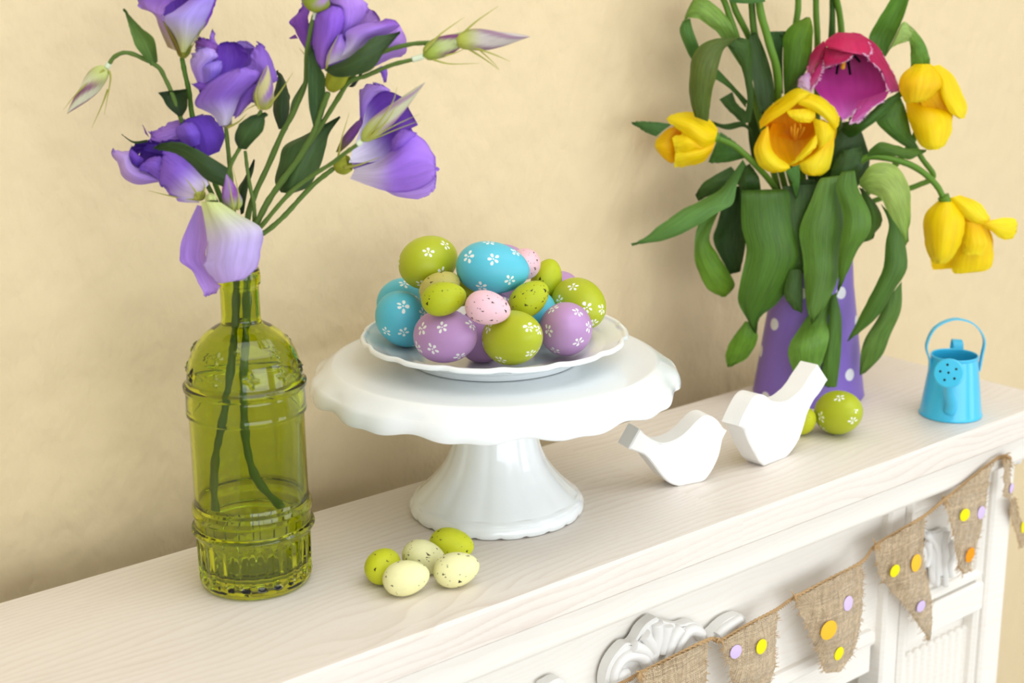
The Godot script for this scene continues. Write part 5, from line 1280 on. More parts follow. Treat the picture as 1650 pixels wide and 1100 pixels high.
	part("sepal", tube(PackedVector3Array([Vector3(0.0071, 0.3553, 0.0265), Vector3(0.0028, 0.3518, 0.0204), Vector3(-0.001, 0.3466, 0.0147)]), 0.0005, 0.0001, 6), M.sepal, b2)
	var b3 := bud(a, PackedVector3Array([Vector3(-0.0072, 0.2828, 0.0148), Vector3(-0.0113, 0.3097, 0.0089)]), 0.0064, [Color8(175, 190, 110), Color8(175, 135, 205), Color8(150, 90, 170)])
	part("sepal", tube(PackedVector3Array([Vector3(-0.0079, 0.284, 0.0194), Vector3(-0.0083, 0.2963, 0.0217), Vector3(-0.0097, 0.3148, 0.0179)]), 0.0008, 0.0001, 6), M.sepal, b3)
	part("sepal", tube(PackedVector3Array([Vector3(-0.0105, 0.2831, 0.0172), Vector3(-0.0132, 0.2967, 0.0202), Vector3(-0.0146, 0.3078, 0.019)]), 0.0008, 0.0001, 6), M.sepal, b3)
	var b := thing("flower_spray", "spray of lilac flowers in the green bottle with long pointed buds reaching over the eggs", "flowers", Vector3(0.4995, 1.1, 0.0879), "lilac flower sprays in the bottle")
	part("stem", tube(PackedVector3Array([Vector3(0.013, 0.0601, 0.0211), Vector3(0.0038, 0.0755, 0.0109), Vector3(-0.0006, 0.0889, 0.0047), Vector3(-0.0032, 0.1091, 0.0025), Vector3(-0.0035, 0.1347, 0.0023), Vector3(-0.0023, 0.1628, 0.0033), Vector3(-0.0006, 0.1885, 0.006), Vector3(0.0007, 0.209, 0.007), Vector3(0.0017, 0.2316, 0.0078), Vector3(0.0033, 0.2497, 0.0105), Vector3(0.0075, 0.2695, 0.0139)]), 0.0031, 0.0026, 9, 0, 0.25), M.deep_stem, b)
	part("stem", tube(PackedVector3Array([Vector3(0.0071, 0.2682, 0.0136), Vector3(0.0159, 0.2862, 0.0183), Vector3(0.0245, 0.3013, 0.0253), Vector3(0.0344, 0.3176, 0.0335), Vector3(0.0419, 0.3361, 0.0422), Vector3(0.0449, 0.3498, 0.0473), Vector3(0.0479, 0.3622, 0.0523)]), 0.0023, 0.002, 9, 0, 0.12), M.stem, b)
	part("stem", tube(PackedVector3Array([Vector3(0.0074, 0.2524, 0.0035), Vector3(0.0087, 0.2734, 0.002), Vector3(0.0145, 0.2907, 0.0042), Vector3(0.022, 0.3094, 0.0103), Vector3(0.0296, 0.3325, 0.0191), Vector3(0.0347, 0.3463, 0.0259), Vector3(0.041, 0.3664, 0.0337), Vector3(0.0414, 0.3799, 0.0366), Vector3(0.041, 0.3904, 0.0389), Vector3(0.0431, 0.4078, 0.0432), Vector3(0.0447, 0.4143, 0.0445)]), 0.0022, 0.0016, 9, 0, 0.12), M.stem, b)
	part("stem", tube(PackedVector3Array([Vector3(0.0087, 0.2657, 0.0097), Vector3(0.0093, 0.2723, 0.0103), Vector3(0.0095, 0.2841, 0.0104), Vector3(0.0076, 0.3016, 0.0088), Vector3(0.0065, 0.3219, 0.0079)]), 0.0017, 0.0012, 9, 0, 0.12), M.stem, b)
	part("stem", tube(PackedVector3Array([Vector3(0.0337, 0.3143, 0.0303), Vector3(0.0454, 0.3371, 0.0425), Vector3(0.054, 0.3581, 0.0548), Vector3(0.058, 0.3693, 0.0632), Vector3(0.0658, 0.3735, 0.0722), Vector3(0.0777, 0.3805, 0.0846), Vector3(0.0876, 0.3842, 0.0953)]), 0.0019, 0.0014, 9, 0, 0.12), M.stem, b)
	part("stem", tube(PackedVector3Array([Vector3(0.0581, 0.3683, 0.0607), Vector3(0.0694, 0.3829, 0.0674), Vector3(0.0777, 0.3897, 0.0794), Vector3(0.0898, 0.3942, 0.0919), Vector3(0.1005, 0.395, 0.1033), Vector3(0.106, 0.3949, 0.1078)]), 0.0016, 0.0015, 9, 0, 0.12), M.stem, b)
	part("stem", tube(PackedVector3Array([Vector3(0.0067, 0.2659, 0.0158), Vector3(0.0096, 0.2715, 0.0208), Vector3(0.022, 0.2929, 0.0362), Vector3(0.0328, 0.3063, 0.0503), Vector3(0.0407, 0.316, 0.0645), Vector3(0.0444, 0.3235, 0.0753), Vector3(0.0488, 0.3298, 0.0841)]), 0.0017, 0.0014, 9, 0, 0.12), M.stem, b)
	part("stem", tube(PackedVector3Array([Vector3(0.0079, 0.2642, 0.0169), Vector3(0.0127, 0.2667, 0.0208), Vector3(0.0228, 0.2776, 0.0291), Vector3(0.0379, 0.2978, 0.0415), Vector3(0.0491, 0.3105, 0.0533)]), 0.0019, 0.0017, 9, 0, 0.12), M.stem, b)
	var f5 := calyx(b, PackedVector3Array([Vector3(0.0482, 0.363, 0.0526), Vector3(0.0536, 0.3778, 0.0622)]), 0.0095, Color8(160, 165, 50))
	leafy(f5, "petal", PackedVector3Array([Vector3(0.0467, 0.3775, 0.0436), Vector3(0.0477, 0.3775, 0.0444), Vector3(0.0487, 0.3775, 0.0452), Vector3(0.044, 0.3903, 0.031), Vector3(0.0443, 0.391, 0.036), Vector3(0.0464, 0.3914, 0.0382), Vector3(0.0427, 0.4021, 0.0221), Vector3(0.0428, 0.4026, 0.0316), Vector3(0.0473, 0.4027, 0.0337), Vector3(0.0421, 0.4094, 0.0165), Vector3(0.0433, 0.4099, 0.027), Vector3(0.048, 0.4101, 0.0317), Vector3(0.0489, 0.4168, 0.0221), Vector3(0.0491, 0.4179, 0.027), Vector3(0.0511, 0.419, 0.0291), Vector3(0.0496, 0.4233, 0.02), Vector3(0.0513, 0.4242, 0.0241), Vector3(0.0531, 0.4251, 0.0281)]), [Color8(150, 95, 190), Color8(130, 76, 178), Color8(140, 90, 190)], 0.0012, M.petal)
	leafy(f5, "petal", PackedVector3Array([Vector3(0.0436, 0.3998, 0.0203), Vector3(0.0442, 0.3984, 0.0208), Vector3(0.0448, 0.3969, 0.0213), Vector3(0.0423, 0.3971, 0.0141), Vector3(0.0426, 0.3967, 0.0143), Vector3(0.043, 0.3963, 0.0146)]), [Color8(140, 80, 170), Color8(150, 90, 180), Color8(150, 90, 180)], 0.0002, M.petal)
	leafy(f5, "petal", PackedVector3Array([Vector3(0.0668, 0.3979, 0.0497), Vector3(0.0753, 0.3997, 0.0523), Vector3(0.08, 0.4019, 0.0605), Vector3(0.0727, 0.4056, 0.052), Vector3(0.0789, 0.406, 0.0527), Vector3(0.0812, 0.4068, 0.059), Vector3(0.0781, 0.4145, 0.0513), Vector3(0.0839, 0.4114, 0.0538), Vector3(0.0878, 0.4086, 0.0592), Vector3(0.0811, 0.4165, 0.0537), Vector3(0.0842, 0.4156, 0.0541), Vector3(0.0853, 0.4148, 0.0572)]), [Color8(150, 110, 210), Color8(182, 138, 216), Color8(176, 130, 212)], 0.0012, M.petal)
	leafy(f5, "petal", PackedVector3Array([Vector3(0.0635, 0.3818, 0.0626), Vector3(0.0658, 0.3799, 0.0685), Vector3(0.0738, 0.3772, 0.0658), Vector3(0.0768, 0.3929, 0.0683), Vector3(0.0762, 0.3882, 0.076), Vector3(0.0862, 0.382, 0.0682), Vector3(0.0862, 0.4025, 0.0708), Vector3(0.0867, 0.3952, 0.0795), Vector3(0.0981, 0.3866, 0.0729), Vector3(0.0938, 0.4067, 0.0719), Vector3(0.093, 0.4012, 0.0775), Vector3(0.1001, 0.3948, 0.0719), Vector3(0.095, 0.4026, 0.0729), Vector3(0.095, 0.4014, 0.075), Vector3(0.0981, 0.3999, 0.0728)]), [Color8(170, 130, 220), Color8(182, 138, 222), Color8(168, 120, 212)], 0.0014, M.petal)
	leafy(f5, "petal", PackedVector3Array([Vector3(0.0765, 0.3761, 0.0655), Vector3(0.0777, 0.3777, 0.0687), Vector3(0.0809, 0.379, 0.069), Vector3(0.0812, 0.3738, 0.0668), Vector3(0.0821, 0.375, 0.0697), Vector3(0.0849, 0.3759, 0.0698), Vector3(0.0842, 0.3673, 0.0666), Vector3(0.0848, 0.3675, 0.0671), Vector3(0.0855, 0.3677, 0.0677)]), [Color8(150, 105, 215), Color8(150, 105, 215), Color8(150, 105, 215)], 0.0004, M.petal)
	leafy(f5, "petal", PackedVector3Array([Vector3(0.0542, 0.3989, 0.0575), Vector3(0.0562, 0.3998, 0.0613), Vector3(0.0601, 0.4004, 0.0623), Vector3(0.0571, 0.4097, 0.0547), Vector3(0.0582, 0.4082, 0.0642), Vector3(0.0678, 0.4058, 0.0609), Vector3(0.0581, 0.4188, 0.0477), Vector3(0.0606, 0.4161, 0.0626), Vector3(0.0763, 0.4123, 0.0576), Vector3(0.0571, 0.4228, 0.0418), Vector3(0.062, 0.4212, 0.0586), Vector3(0.0801, 0.4187, 0.0555), Vector3(0.0602, 0.43, 0.0391), Vector3(0.0643, 0.4275, 0.0533), Vector3(0.0787, 0.4244, 0.0518)]), [Color8(150, 110, 215), Color8(168, 124, 222), Color8(182, 140, 228)], 0.0015, M.petal)
	leafy(f5, "petal", PackedVector3Array([Vector3(0.0435, 0.3776, 0.0487), Vector3(0.0445, 0.3781, 0.0518), Vector3(0.0474, 0.3784, 0.0519), Vector3(0.042, 0.3874, 0.0449), Vector3(0.0411, 0.39, 0.0577), Vector3(0.0493, 0.3913, 0.0561), Vector3(0.0436, 0.3999, 0.041), Vector3(0.0418, 0.4015, 0.0625), Vector3(0.0537, 0.4016, 0.0623), Vector3(0.0455, 0.4129, 0.04), Vector3(0.0443, 0.4121, 0.062), Vector3(0.057, 0.41, 0.0624), Vector3(0.0492, 0.417, 0.043), Vector3(0.0497, 0.4172, 0.0572), Vector3(0.0585, 0.4167, 0.0584), Vector3(0.0544, 0.4185, 0.0473), Vector3(0.0536, 0.4192, 0.0536), Vector3(0.0564, 0.4195, 0.0541)]), [Color8(160, 112, 205), Color8(142, 94, 212), Color8(150, 104, 218)], 0.001, M.petal)
	leafy(f5, "petal", PackedVector3Array([Vector3(0.0456, 0.3808, 0.0556), Vector3(0.0496, 0.3836, 0.0631), Vector3(0.0582, 0.3858, 0.0634), Vector3(0.0544, 0.3956, 0.0654), Vector3(0.0538, 0.3921, 0.0734), Vector3(0.0628, 0.3874, 0.0671), Vector3(0.0549, 0.4029, 0.0658), Vector3(0.0562, 0.4004, 0.0797), Vector3(0.0708, 0.3963, 0.0737), Vector3(0.0648, 0.4079, 0.0714), Vector3(0.0645, 0.4051, 0.0862), Vector3(0.0797, 0.4006, 0.0785), Vector3(0.0745, 0.4084, 0.0741), Vector3(0.0745, 0.4077, 0.087), Vector3(0.0883, 0.4056, 0.0803), Vector3(0.0802, 0.4107, 0.0762), Vector3(0.0809, 0.4105, 0.081), Vector3(0.0864, 0.4097, 0.0788)]), [Color8(228, 218, 242), Color8(172, 132, 228), Color8(142, 88, 198)], 0.001, M.petal)
	leafy(f5, "petal", PackedVector3Array([Vector3(0.0428, 0.3807, 0.0585), Vector3(0.0474, 0.3832, 0.0642), Vector3(0.0547, 0.3853, 0.0657), Vector3(0.0444, 0.3905, 0.0598), Vector3(0.0457, 0.3925, 0.0686), Vector3(0.0535, 0.3937, 0.0673), Vector3(0.0513, 0.4009, 0.0629), Vector3(0.051, 0.4014, 0.0649), Vector3(0.0526, 0.4017, 0.064)]), [Color8(224, 212, 234), Color8(178, 140, 220), Color8(150, 110, 215)], 0.0004, M.petal)
	leafy(f5, "petal", PackedVector3Array([Vector3(0.0513, 0.3766, 0.0395), Vector3(0.0582, 0.3773, 0.0452), Vector3(0.0651, 0.3781, 0.0509), Vector3(0.049, 0.3896, 0.0299), Vector3(0.0691, 0.3856, 0.0399), Vector3(0.0837, 0.3824, 0.0584), Vector3(0.0493, 0.4036, 0.0276), Vector3(0.0749, 0.3992, 0.0398), Vector3(0.0931, 0.3956, 0.0635), Vector3(0.0554, 0.4159, 0.03), Vector3(0.0735, 0.4114, 0.0405), Vector3(0.0879, 0.4072, 0.0567), Vector3(0.0632, 0.4216, 0.0338), Vector3(0.0713, 0.4194, 0.0405), Vector3(0.0795, 0.4172, 0.0472)]), [Color8(150, 108, 212), Color8(130, 88, 202), Color8(150, 106, 214)], 0.0008, M.petal)
	part("sepal", tube(PackedVector3Array([Vector3(0.042, 0.3784, 0.0604), Vector3(0.041, 0.3903, 0.0674), Vector3(0.048, 0.4017, 0.068)]), 0.0008, 0.0001, 6), M.sepal, f5)
	part("sepal", tube(PackedVector3Array([Vector3(0.0509, 0.3792, 0.0419), Vector3(0.0443, 0.385, 0.0339), Vector3(0.041, 0.3912, 0.0286)]), 0.0008, 0.0001, 6), M.sepal, f5)
	leafy(b, "leaf", PackedVector3Array([Vector3(0.041, 0.378, 0.0596), Vector3(0.0412, 0.3788, 0.0598), Vector3(0.0414, 0.3796, 0.0599), Vector3(0.0434, 0.374, 0.0693), Vector3(0.044, 0.3799, 0.0744), Vector3(0.0474, 0.3855, 0.0752), Vector3(0.0509, 0.3748, 0.0781), Vector3(0.0503, 0.3844, 0.0844), Vector3(0.0545, 0.3932, 0.0836), Vector3(0.0624, 0.379, 0.0849), Vector3(0.06, 0.3898, 0.0898), Vector3(0.0624, 0.3998, 0.0875), Vector3(0.0702, 0.3902, 0.0887), Vector3(0.0688, 0.3961, 0.092), Vector3(0.0714, 0.4015, 0.0898), Vector3(0.0796, 0.4021, 0.0939), Vector3(0.0796, 0.4025, 0.0939), Vector3(0.0796, 0.4029, 0.0939)]), [Color8(46, 72, 30), Color8(62, 88, 42), Color8(46, 72, 30)], 0.0006, M.leaf)
	leafy(b, "leaf", PackedVector3Array([Vector3(0.0403, 0.3389, 0.0435), Vector3(0.0414, 0.3385, 0.0444), Vector3(0.0426, 0.338, 0.0454), Vector3(0.0374, 0.3527, 0.0437), Vector3(0.0433, 0.351, 0.0441), Vector3(0.0455, 0.35, 0.0503), Vector3(0.0363, 0.3704, 0.0454), Vector3(0.0426, 0.3679, 0.0462), Vector3(0.0453, 0.3661, 0.0528), Vector3(0.0368, 0.3828, 0.0458), Vector3(0.0418, 0.3783, 0.0479), Vector3(0.0441, 0.3742, 0.0544), Vector3(0.0373, 0.3877, 0.0462), Vector3(0.0393, 0.3856, 0.0478), Vector3(0.0413, 0.3836, 0.0495), Vector3(0.0391, 0.3943, 0.0477), Vector3(0.0394, 0.3941, 0.048), Vector3(0.0398, 0.3939, 0.0482)]), [Color8(54, 84, 40), Color8(70, 102, 52), Color8(54, 84, 40)], 0.0006, M.leaf)
	leafy(b, "leaf", PackedVector3Array([Vector3(0.0606, 0.3654, 0.0576), Vector3(0.0614, 0.3662, 0.0583), Vector3(0.0623, 0.367, 0.059), Vector3(0.065, 0.3656, 0.0586), Vector3(0.0643, 0.3696, 0.0625), Vector3(0.0675, 0.3731, 0.0606), Vector3(0.0702, 0.3729, 0.0603), Vector3(0.0709, 0.3743, 0.0609), Vector3(0.0716, 0.3758, 0.0615)]), [Color8(30, 46, 22), Color8(36, 54, 26), Color8(30, 46, 22)], 0.0002, M.leaf)
	leafy(b, "leaf", PackedVector3Array([Vector3(0.0291, 0.3357, 0.0161), Vector3(0.0307, 0.3357, 0.0197), Vector3(0.0341, 0.3352, 0.0202), Vector3(0.0307, 0.3468, 0.0071), Vector3(0.0324, 0.3473, 0.0151), Vector3(0.0394, 0.3467, 0.0142), Vector3(0.0339, 0.3593, 0.0046), Vector3(0.0354, 0.3576, 0.0124), Vector3(0.0421, 0.3549, 0.0113), Vector3(0.0366, 0.3685, 0.0042), Vector3(0.0376, 0.3662, 0.0094), Vector3(0.0421, 0.3633, 0.0087), Vector3(0.0369, 0.3753, 0.0045), Vector3(0.0377, 0.374, 0.0051), Vector3(0.0385, 0.3727, 0.0057)]), [Color8(42, 64, 30), Color8(52, 78, 36), Color8(42, 64, 30)], 0.0006, M.leaf)
	leafy(b, "leaf", PackedVector3Array([Vector3(0.0276, 0.2917, 0.0175), Vector3(0.0296, 0.2915, 0.0214), Vector3(0.0333, 0.2907, 0.0222), Vector3(0.0266, 0.299, 0.0115), Vector3(0.0305, 0.2988, 0.0281), Vector3(0.044, 0.2956, 0.0284), Vector3(0.0295, 0.3121, 0.0139), Vector3(0.0352, 0.3121, 0.0318), Vector3(0.0516, 0.3092, 0.032), Vector3(0.0327, 0.3238, 0.0165), Vector3(0.0393, 0.3241, 0.033), Vector3(0.055, 0.3222, 0.0349), Vector3(0.0443, 0.3314, 0.0261), Vector3(0.0481, 0.3324, 0.0358), Vector3(0.0573, 0.3321, 0.0368), Vector3(0.0631, 0.3441, 0.0415), Vector3(0.0634, 0.3436, 0.0417), Vector3(0.0637, 0.3432, 0.042)]), [Color8(56, 84, 40), Color8(78, 108, 56), Color8(56, 84, 40)], 0.0006, M.leaf)
	leafy(b, "leaf", PackedVector3Array([Vector3(0.0071, 0.2754, -0.0045), Vector3(0.008, 0.276, -0.0038), Vector3(0.0088, 0.2767, -0.0031), Vector3(0.0071, 0.2919, -0.0071), Vector3(0.0084, 0.2937, -0.0017), Vector3(0.013, 0.2944, -0.0023), Vector3(0.0113, 0.3015, -0.0037), Vector3(0.0129, 0.3037, -0.0002), Vector3(0.0162, 0.3054, 0.0003), Vector3(0.0169, 0.3146, 0.0009), Vector3(0.0172, 0.3141, 0.0012), Vector3(0.0175, 0.3137, 0.0015)]), [Color8(40, 62, 28), Color8(48, 72, 32), Color8(40, 62, 28)], 0.0006, M.leaf)
	leafy(b, "leaf", PackedVector3Array([Vector3(0.0321, 0.3396, 0.0238), Vector3(0.0332, 0.3404, 0.0247), Vector3(0.0342, 0.3412, 0.0255), Vector3(0.0336, 0.3546, 0.0276), Vector3(0.0356, 0.3557, 0.0293), Vector3(0.0377, 0.3567, 0.031), Vector3(0.0386, 0.3651, 0.0317), Vector3(0.04, 0.3659, 0.0329), Vector3(0.0413, 0.3668, 0.034), Vector3(0.0428, 0.3726, 0.0352), Vector3(0.0432, 0.3728, 0.0355), Vector3(0.0435, 0.373, 0.0358)]), [Color8(78, 102, 52), Color8(90, 116, 62), Color8(78, 102, 52)], 0.0002, M.leaf)
	var f6 := calyx(b, PackedVector3Array([Vector3(0.0491, 0.3105, 0.0533), Vector3(0.0564, 0.3145, 0.0619)]), 0.0085, Color8(165, 170, 60))
	leafy(f6, "petal", PackedVector3Array([Vector3(0.0731, 0.3386, 0.0523), Vector3(0.0738, 0.3394, 0.0529), Vector3(0.0745, 0.3403, 0.0534), Vector3(0.0751, 0.3527, 0.0488), Vector3(0.0763, 0.352, 0.0519), Vector3(0.0793, 0.3509, 0.0523), Vector3(0.0779, 0.3612, 0.0459), Vector3(0.0795, 0.3598, 0.0538), Vector3(0.0868, 0.3573, 0.0532), Vector3(0.0828, 0.3648, 0.0473), Vector3(0.0862, 0.3629, 0.0567), Vector3(0.0953, 0.36, 0.0576), Vector3(0.0871, 0.3661, 0.0509), Vector3(0.0883, 0.3656, 0.0541), Vector3(0.0914, 0.3647, 0.0544)]), [Color8(150, 110, 210), Color8(178, 142, 228), Color8(172, 134, 224)], 0.0012, M.petal)
	leafy(f6, "petal", PackedVector3Array([Vector3(0.0583, 0.3139, 0.0583), Vector3(0.0605, 0.3179, 0.0575), Vector3(0.0627, 0.3219, 0.0567), Vector3(0.0762, 0.3137, 0.0652), Vector3(0.0792, 0.3261, 0.0537), Vector3(0.0745, 0.3403, 0.0534), Vector3(0.0858, 0.3207, 0.0706), Vector3(0.0901, 0.335, 0.0509), Vector3(0.0808, 0.3524, 0.0509), Vector3(0.0908, 0.3331, 0.0746), Vector3(0.0959, 0.3453, 0.0579), Vector3(0.0894, 0.36, 0.0579), Vector3(0.0998, 0.3377, 0.082), Vector3(0.101, 0.3471, 0.071), Vector3(0.0971, 0.3575, 0.0669), Vector3(0.1004, 0.3404, 0.0799), Vector3(0.1007, 0.3447, 0.0752), Vector3(0.1001, 0.3492, 0.0719)]), [Color8(236, 228, 246), Color8(122, 76, 192), Color8(136, 92, 206)], 0.001, M.petal)
	leafy(f6, "petal", PackedVector3Array([Vector3(0.0516, 0.3213, 0.0527), Vector3(0.0529, 0.3213, 0.0538), Vector3(0.0542, 0.3213, 0.0549), Vector3(0.0552, 0.3307, 0.0557), Vector3(0.0551, 0.3304, 0.0623), Vector3(0.0607, 0.3289, 0.0602), Vector3(0.0632, 0.339, 0.0571), Vector3(0.0636, 0.3388, 0.0619), Vector3(0.0678, 0.3377, 0.0609), Vector3(0.0702, 0.344, 0.0577), Vector3(0.0707, 0.3425, 0.0581), Vector3(0.0711, 0.341, 0.0585)]), [Color8(120, 110, 60), Color8(112, 66, 132), Color8(118, 72, 140)], 0.0005, M.petal)
	leafy(f6, "petal", PackedVector3Array([Vector3(0.0786, 0.2941, 0.0698), Vector3(0.0782, 0.2957, 0.0719), Vector3(0.0788, 0.297, 0.0726), Vector3(0.0883, 0.2884, 0.0751), Vector3(0.0866, 0.2925, 0.0806), Vector3(0.0899, 0.2952, 0.0791), Vector3(0.1025, 0.2879, 0.0842), Vector3(0.1002, 0.2947, 0.0891), Vector3(0.1029, 0.3, 0.0871), Vector3(0.109, 0.2944, 0.0896), Vector3(0.1084, 0.2992, 0.0913), Vector3(0.1098, 0.3035, 0.0902)]), [Color8(190, 160, 235), Color8(186, 146, 236), Color8(180, 140, 232)], 0.001, M.petal)
	leafy(f6, "petal", PackedVector3Array([Vector3(0.0575, 0.3031, 0.0602), Vector3(0.057, 0.307, 0.0644), Vector3(0.0592, 0.3102, 0.0642), Vector3(0.0681, 0.2976, 0.0715), Vector3(0.0626, 0.309, 0.0848), Vector3(0.0714, 0.3163, 0.0768), Vector3(0.0776, 0.2941, 0.0793), Vector3(0.0686, 0.3111, 0.0943), Vector3(0.077, 0.3233, 0.084), Vector3(0.09, 0.2936, 0.0869), Vector3(0.0798, 0.3164, 0.1011), Vector3(0.0864, 0.3346, 0.0917), Vector3(0.1031, 0.3002, 0.0925), Vector3(0.0931, 0.3165, 0.1025), Vector3(0.0962, 0.3294, 0.0946), Vector3(0.1071, 0.3046, 0.0932), Vector3(0.1039, 0.3112, 0.0974), Vector3(0.1058, 0.3165, 0.0947)]), [Color8(234, 222, 248), Color8(164, 116, 232), Color8(178, 132, 238)], 0.0011, M.petal)
	leafy(f6, "petal", PackedVector3Array([Vector3(0.0747, 0.3235, 0.0873), Vector3(0.0757, 0.323, 0.0881), Vector3(0.0766, 0.3226, 0.0889), Vector3(0.0752, 0.3319, 0.0877), Vector3(0.0758, 0.3298, 0.0948), Vector3(0.0823, 0.3263, 0.0935), Vector3(0.0824, 0.3383, 0.091), Vector3(0.0838, 0.3372, 0.0966), Vector3(0.0892, 0.3353, 0.0966)]), [Color8(140, 95, 210), Color8(150, 105, 216), Color8(156, 112, 220)], 0.0004, M.petal)
	leafy(f6, "petal", PackedVector3Array([Vector3(0.1043, 0.3079, 0.0935), Vector3(0.1051, 0.3076, 0.0952), Vector3(0.1069, 0.307, 0.0956), Vector3(0.1063, 0.3105, 0.0952), Vector3(0.1071, 0.3096, 0.0958), Vector3(0.1079, 0.3087, 0.0965)]), [Color8(160, 115, 220), Color8(165, 120, 225), Color8(165, 120, 225)], 0.0002, M.petal)
	leafy(f6, "petal", PackedVector3Array([Vector3(0.0608, 0.3105, 0.0526), Vector3(0.0629, 0.313, 0.0543), Vector3(0.065, 0.3156, 0.056), Vector3(0.0751, 0.3039, 0.054), Vector3(0.0774, 0.3165, 0.0514), Vector3(0.0758, 0.3299, 0.0546), Vector3(0.0941, 0.2987, 0.0644), Vector3(0.0978, 0.3194, 0.0565), Vector3(0.0918, 0.3422, 0.0625), Vector3(0.1078, 0.3073, 0.0756), Vector3(0.1074, 0.3208, 0.0709), Vector3(0.103, 0.3352, 0.0717)]), [Color8(190, 160, 225), Color8(120, 78, 192), Color8(140, 98, 208)], 0.0006, M.petal)
	part("sepal", tube(PackedVector3Array([Vector3(0.0496, 0.3124, 0.0667), Vector3(0.0542, 0.3153, 0.0782), Vector3(0.0636, 0.3205, 0.0885)]), 0.0012, 0.0001, 6), M.sepal, f6)
	part("sepal", tube(PackedVector3Array([Vector3(0.0484, 0.3182, 0.0605), Vector3(0.0482, 0.331, 0.0655), Vector3(0.0541, 0.3495, 0.0678)]), 0.0009, 0.0001, 6), M.sepal, f6)
	part("stem_collar", tube(PackedVector3Array([Vector3(0.0488, 0.3298, 0.0841), Vector3(0.0511, 0.3323, 0.086)]), 0.002, 0.002, 12), M.pale_plastic, b)
	var b4 := bud(b, PackedVector3Array([Vector3(0.0511, 0.3323, 0.086), Vector3(0.0849, 0.3709, 0.1138)]), 0.006, [Color8(185, 196, 100), Color8(206, 206, 170), Color8(170, 140, 165)])
	part("sepal", tube(PackedVector3Array([Vector3(0.0507, 0.3351, 0.0935), Vector3(0.0622, 0.3565, 0.1055), Vector3(0.0668, 0.3684, 0.1067)]), 0.0007, 0.0001, 6), M.sepal, b4)
	part("sepal", tube(PackedVector3Array([Vector3(0.0513, 0.3343, 0.094), Vector3(0.0582, 0.3461, 0.1048), Vector3(0.0642, 0.3575, 0.1097)]), 0.0009, 0.0001, 6), M.sepal, b4)
	part("sepal", tube(PackedVector3Array([Vector3(0.0544, 0.3348, 0.0939), Vector3(0.0674, 0.3437, 0.1046), Vector3(0.0813, 0.3497, 0.1108)]), 0.0006, 0.0001, 6), M.sepal, b4)
	part("sepal", tube(PackedVector3Array([Vector3(0.0561, 0.3337, 0.0927), Vector3(0.0696, 0.3399, 0.1012), Vector3(0.0842, 0.3451, 0.108)]), 0.0006, 0.0001, 6), M.sepal, b4)
	part("stem_collar", tube(PackedVector3Array([Vector3(0.0876, 0.3842, 0.0953), Vector3(0.0934, 0.3862, 0.1001)]), 0.002, 0.002, 12), M.pale_plastic, b)
	var b5 := bud(b, PackedVector3Array([Vector3(0.0934, 0.3866, 0.1001), Vector3(0.1287, 0.4037, 0.1188)]), 0.007, [Color8(170, 190, 80), Color8(190, 200, 140), Color8(130, 70, 120)])
	part("sepal", tube(PackedVector3Array([Vector3(0.0917, 0.3902, 0.1039), Vector3(0.1002, 0.401, 0.1109), Vector3(0.1137, 0.4117, 0.1194)]), 0.0011, 0.0001, 6), M.sepal, b5)
	part("sepal", tube(PackedVector3Array([Vector3(0.0961, 0.3844, 0.1075), Vector3(0.105, 0.3815, 0.1148), Vector3(0.121, 0.3815, 0.1253)]), 0.0008, 0.0001, 6), M.sepal, b5)
	part("sepal", tube(PackedVector3Array([Vector3(0.1031, 0.3866, 0.1106), Vector3(0.1089, 0.3886, 0.1154), Vector3(0.1153, 0.3913, 0.1181)]), 0.0008, 0.0001, 6), M.sepal, b5)
	part("stem_collar", tube(PackedVector3Array([Vector3(0.1057, 0.3949, 0.1076), Vector3(0.1115, 0.3957, 0.1136)]), 0.0022, 0.0022, 12), M.pale_plastic, b)
	var b6 := bud(b, PackedVector3Array([Vector3(0.1108, 0.3957, 0.1131), Vector3(0.1477, 0.3987, 0.1473)]), 0.0072, [Color8(190, 200, 90), Color8(205, 196, 190), Color8(160, 130, 150)])
	part("sepal", tube(PackedVector3Array([Vector3(0.1109, 0.3974, 0.1145), Vector3(0.1197, 0.4088, 0.1243), Vector3(0.1313, 0.4187, 0.1338)]), 0.001, 0.0001, 6), M.sepal, b6)
	part("sepal", tube(PackedVector3Array([Vector3(0.1103, 0.3948, 0.1192), Vector3(0.124, 0.3887, 0.133), Vector3(0.1345, 0.3829, 0.1416)]), 0.001, 0.0001, 6), M.sepal, b6)
	part("sepal", tube(PackedVector3Array([Vector3(0.1122, 0.3939, 0.1181), Vector3(0.1239, 0.3843, 0.1277), Vector3(0.1328, 0.3767, 0.1324)]), 0.0009, 0.0001, 6), M.sepal, b6)
	part("sepal", tube(PackedVector3Array([Vector3(0.1192, 0.3915, 0.1265), Vector3(0.1255, 0.3841, 0.1317), Vector3(0.13, 0.3779, 0.1353)]), 0.0006, 0.0001, 6), M.sepal, b6)
	part("stem_collar", tube(PackedVector3Array([Vector3(0.0442, 0.4103, 0.0441), Vector3(0.0453, 0.4151, 0.045)]), 0.002, 0.002, 12), M.pale_plastic, b)
	var b7 := bud(b, PackedVector3Array([Vector3(0.0453, 0.4151, 0.045), Vector3(0.0467, 0.4395, 0.0487)]), 0.0095, [Color8(165, 180, 60), Color8(150, 170, 70), Color8(170, 130, 190)])


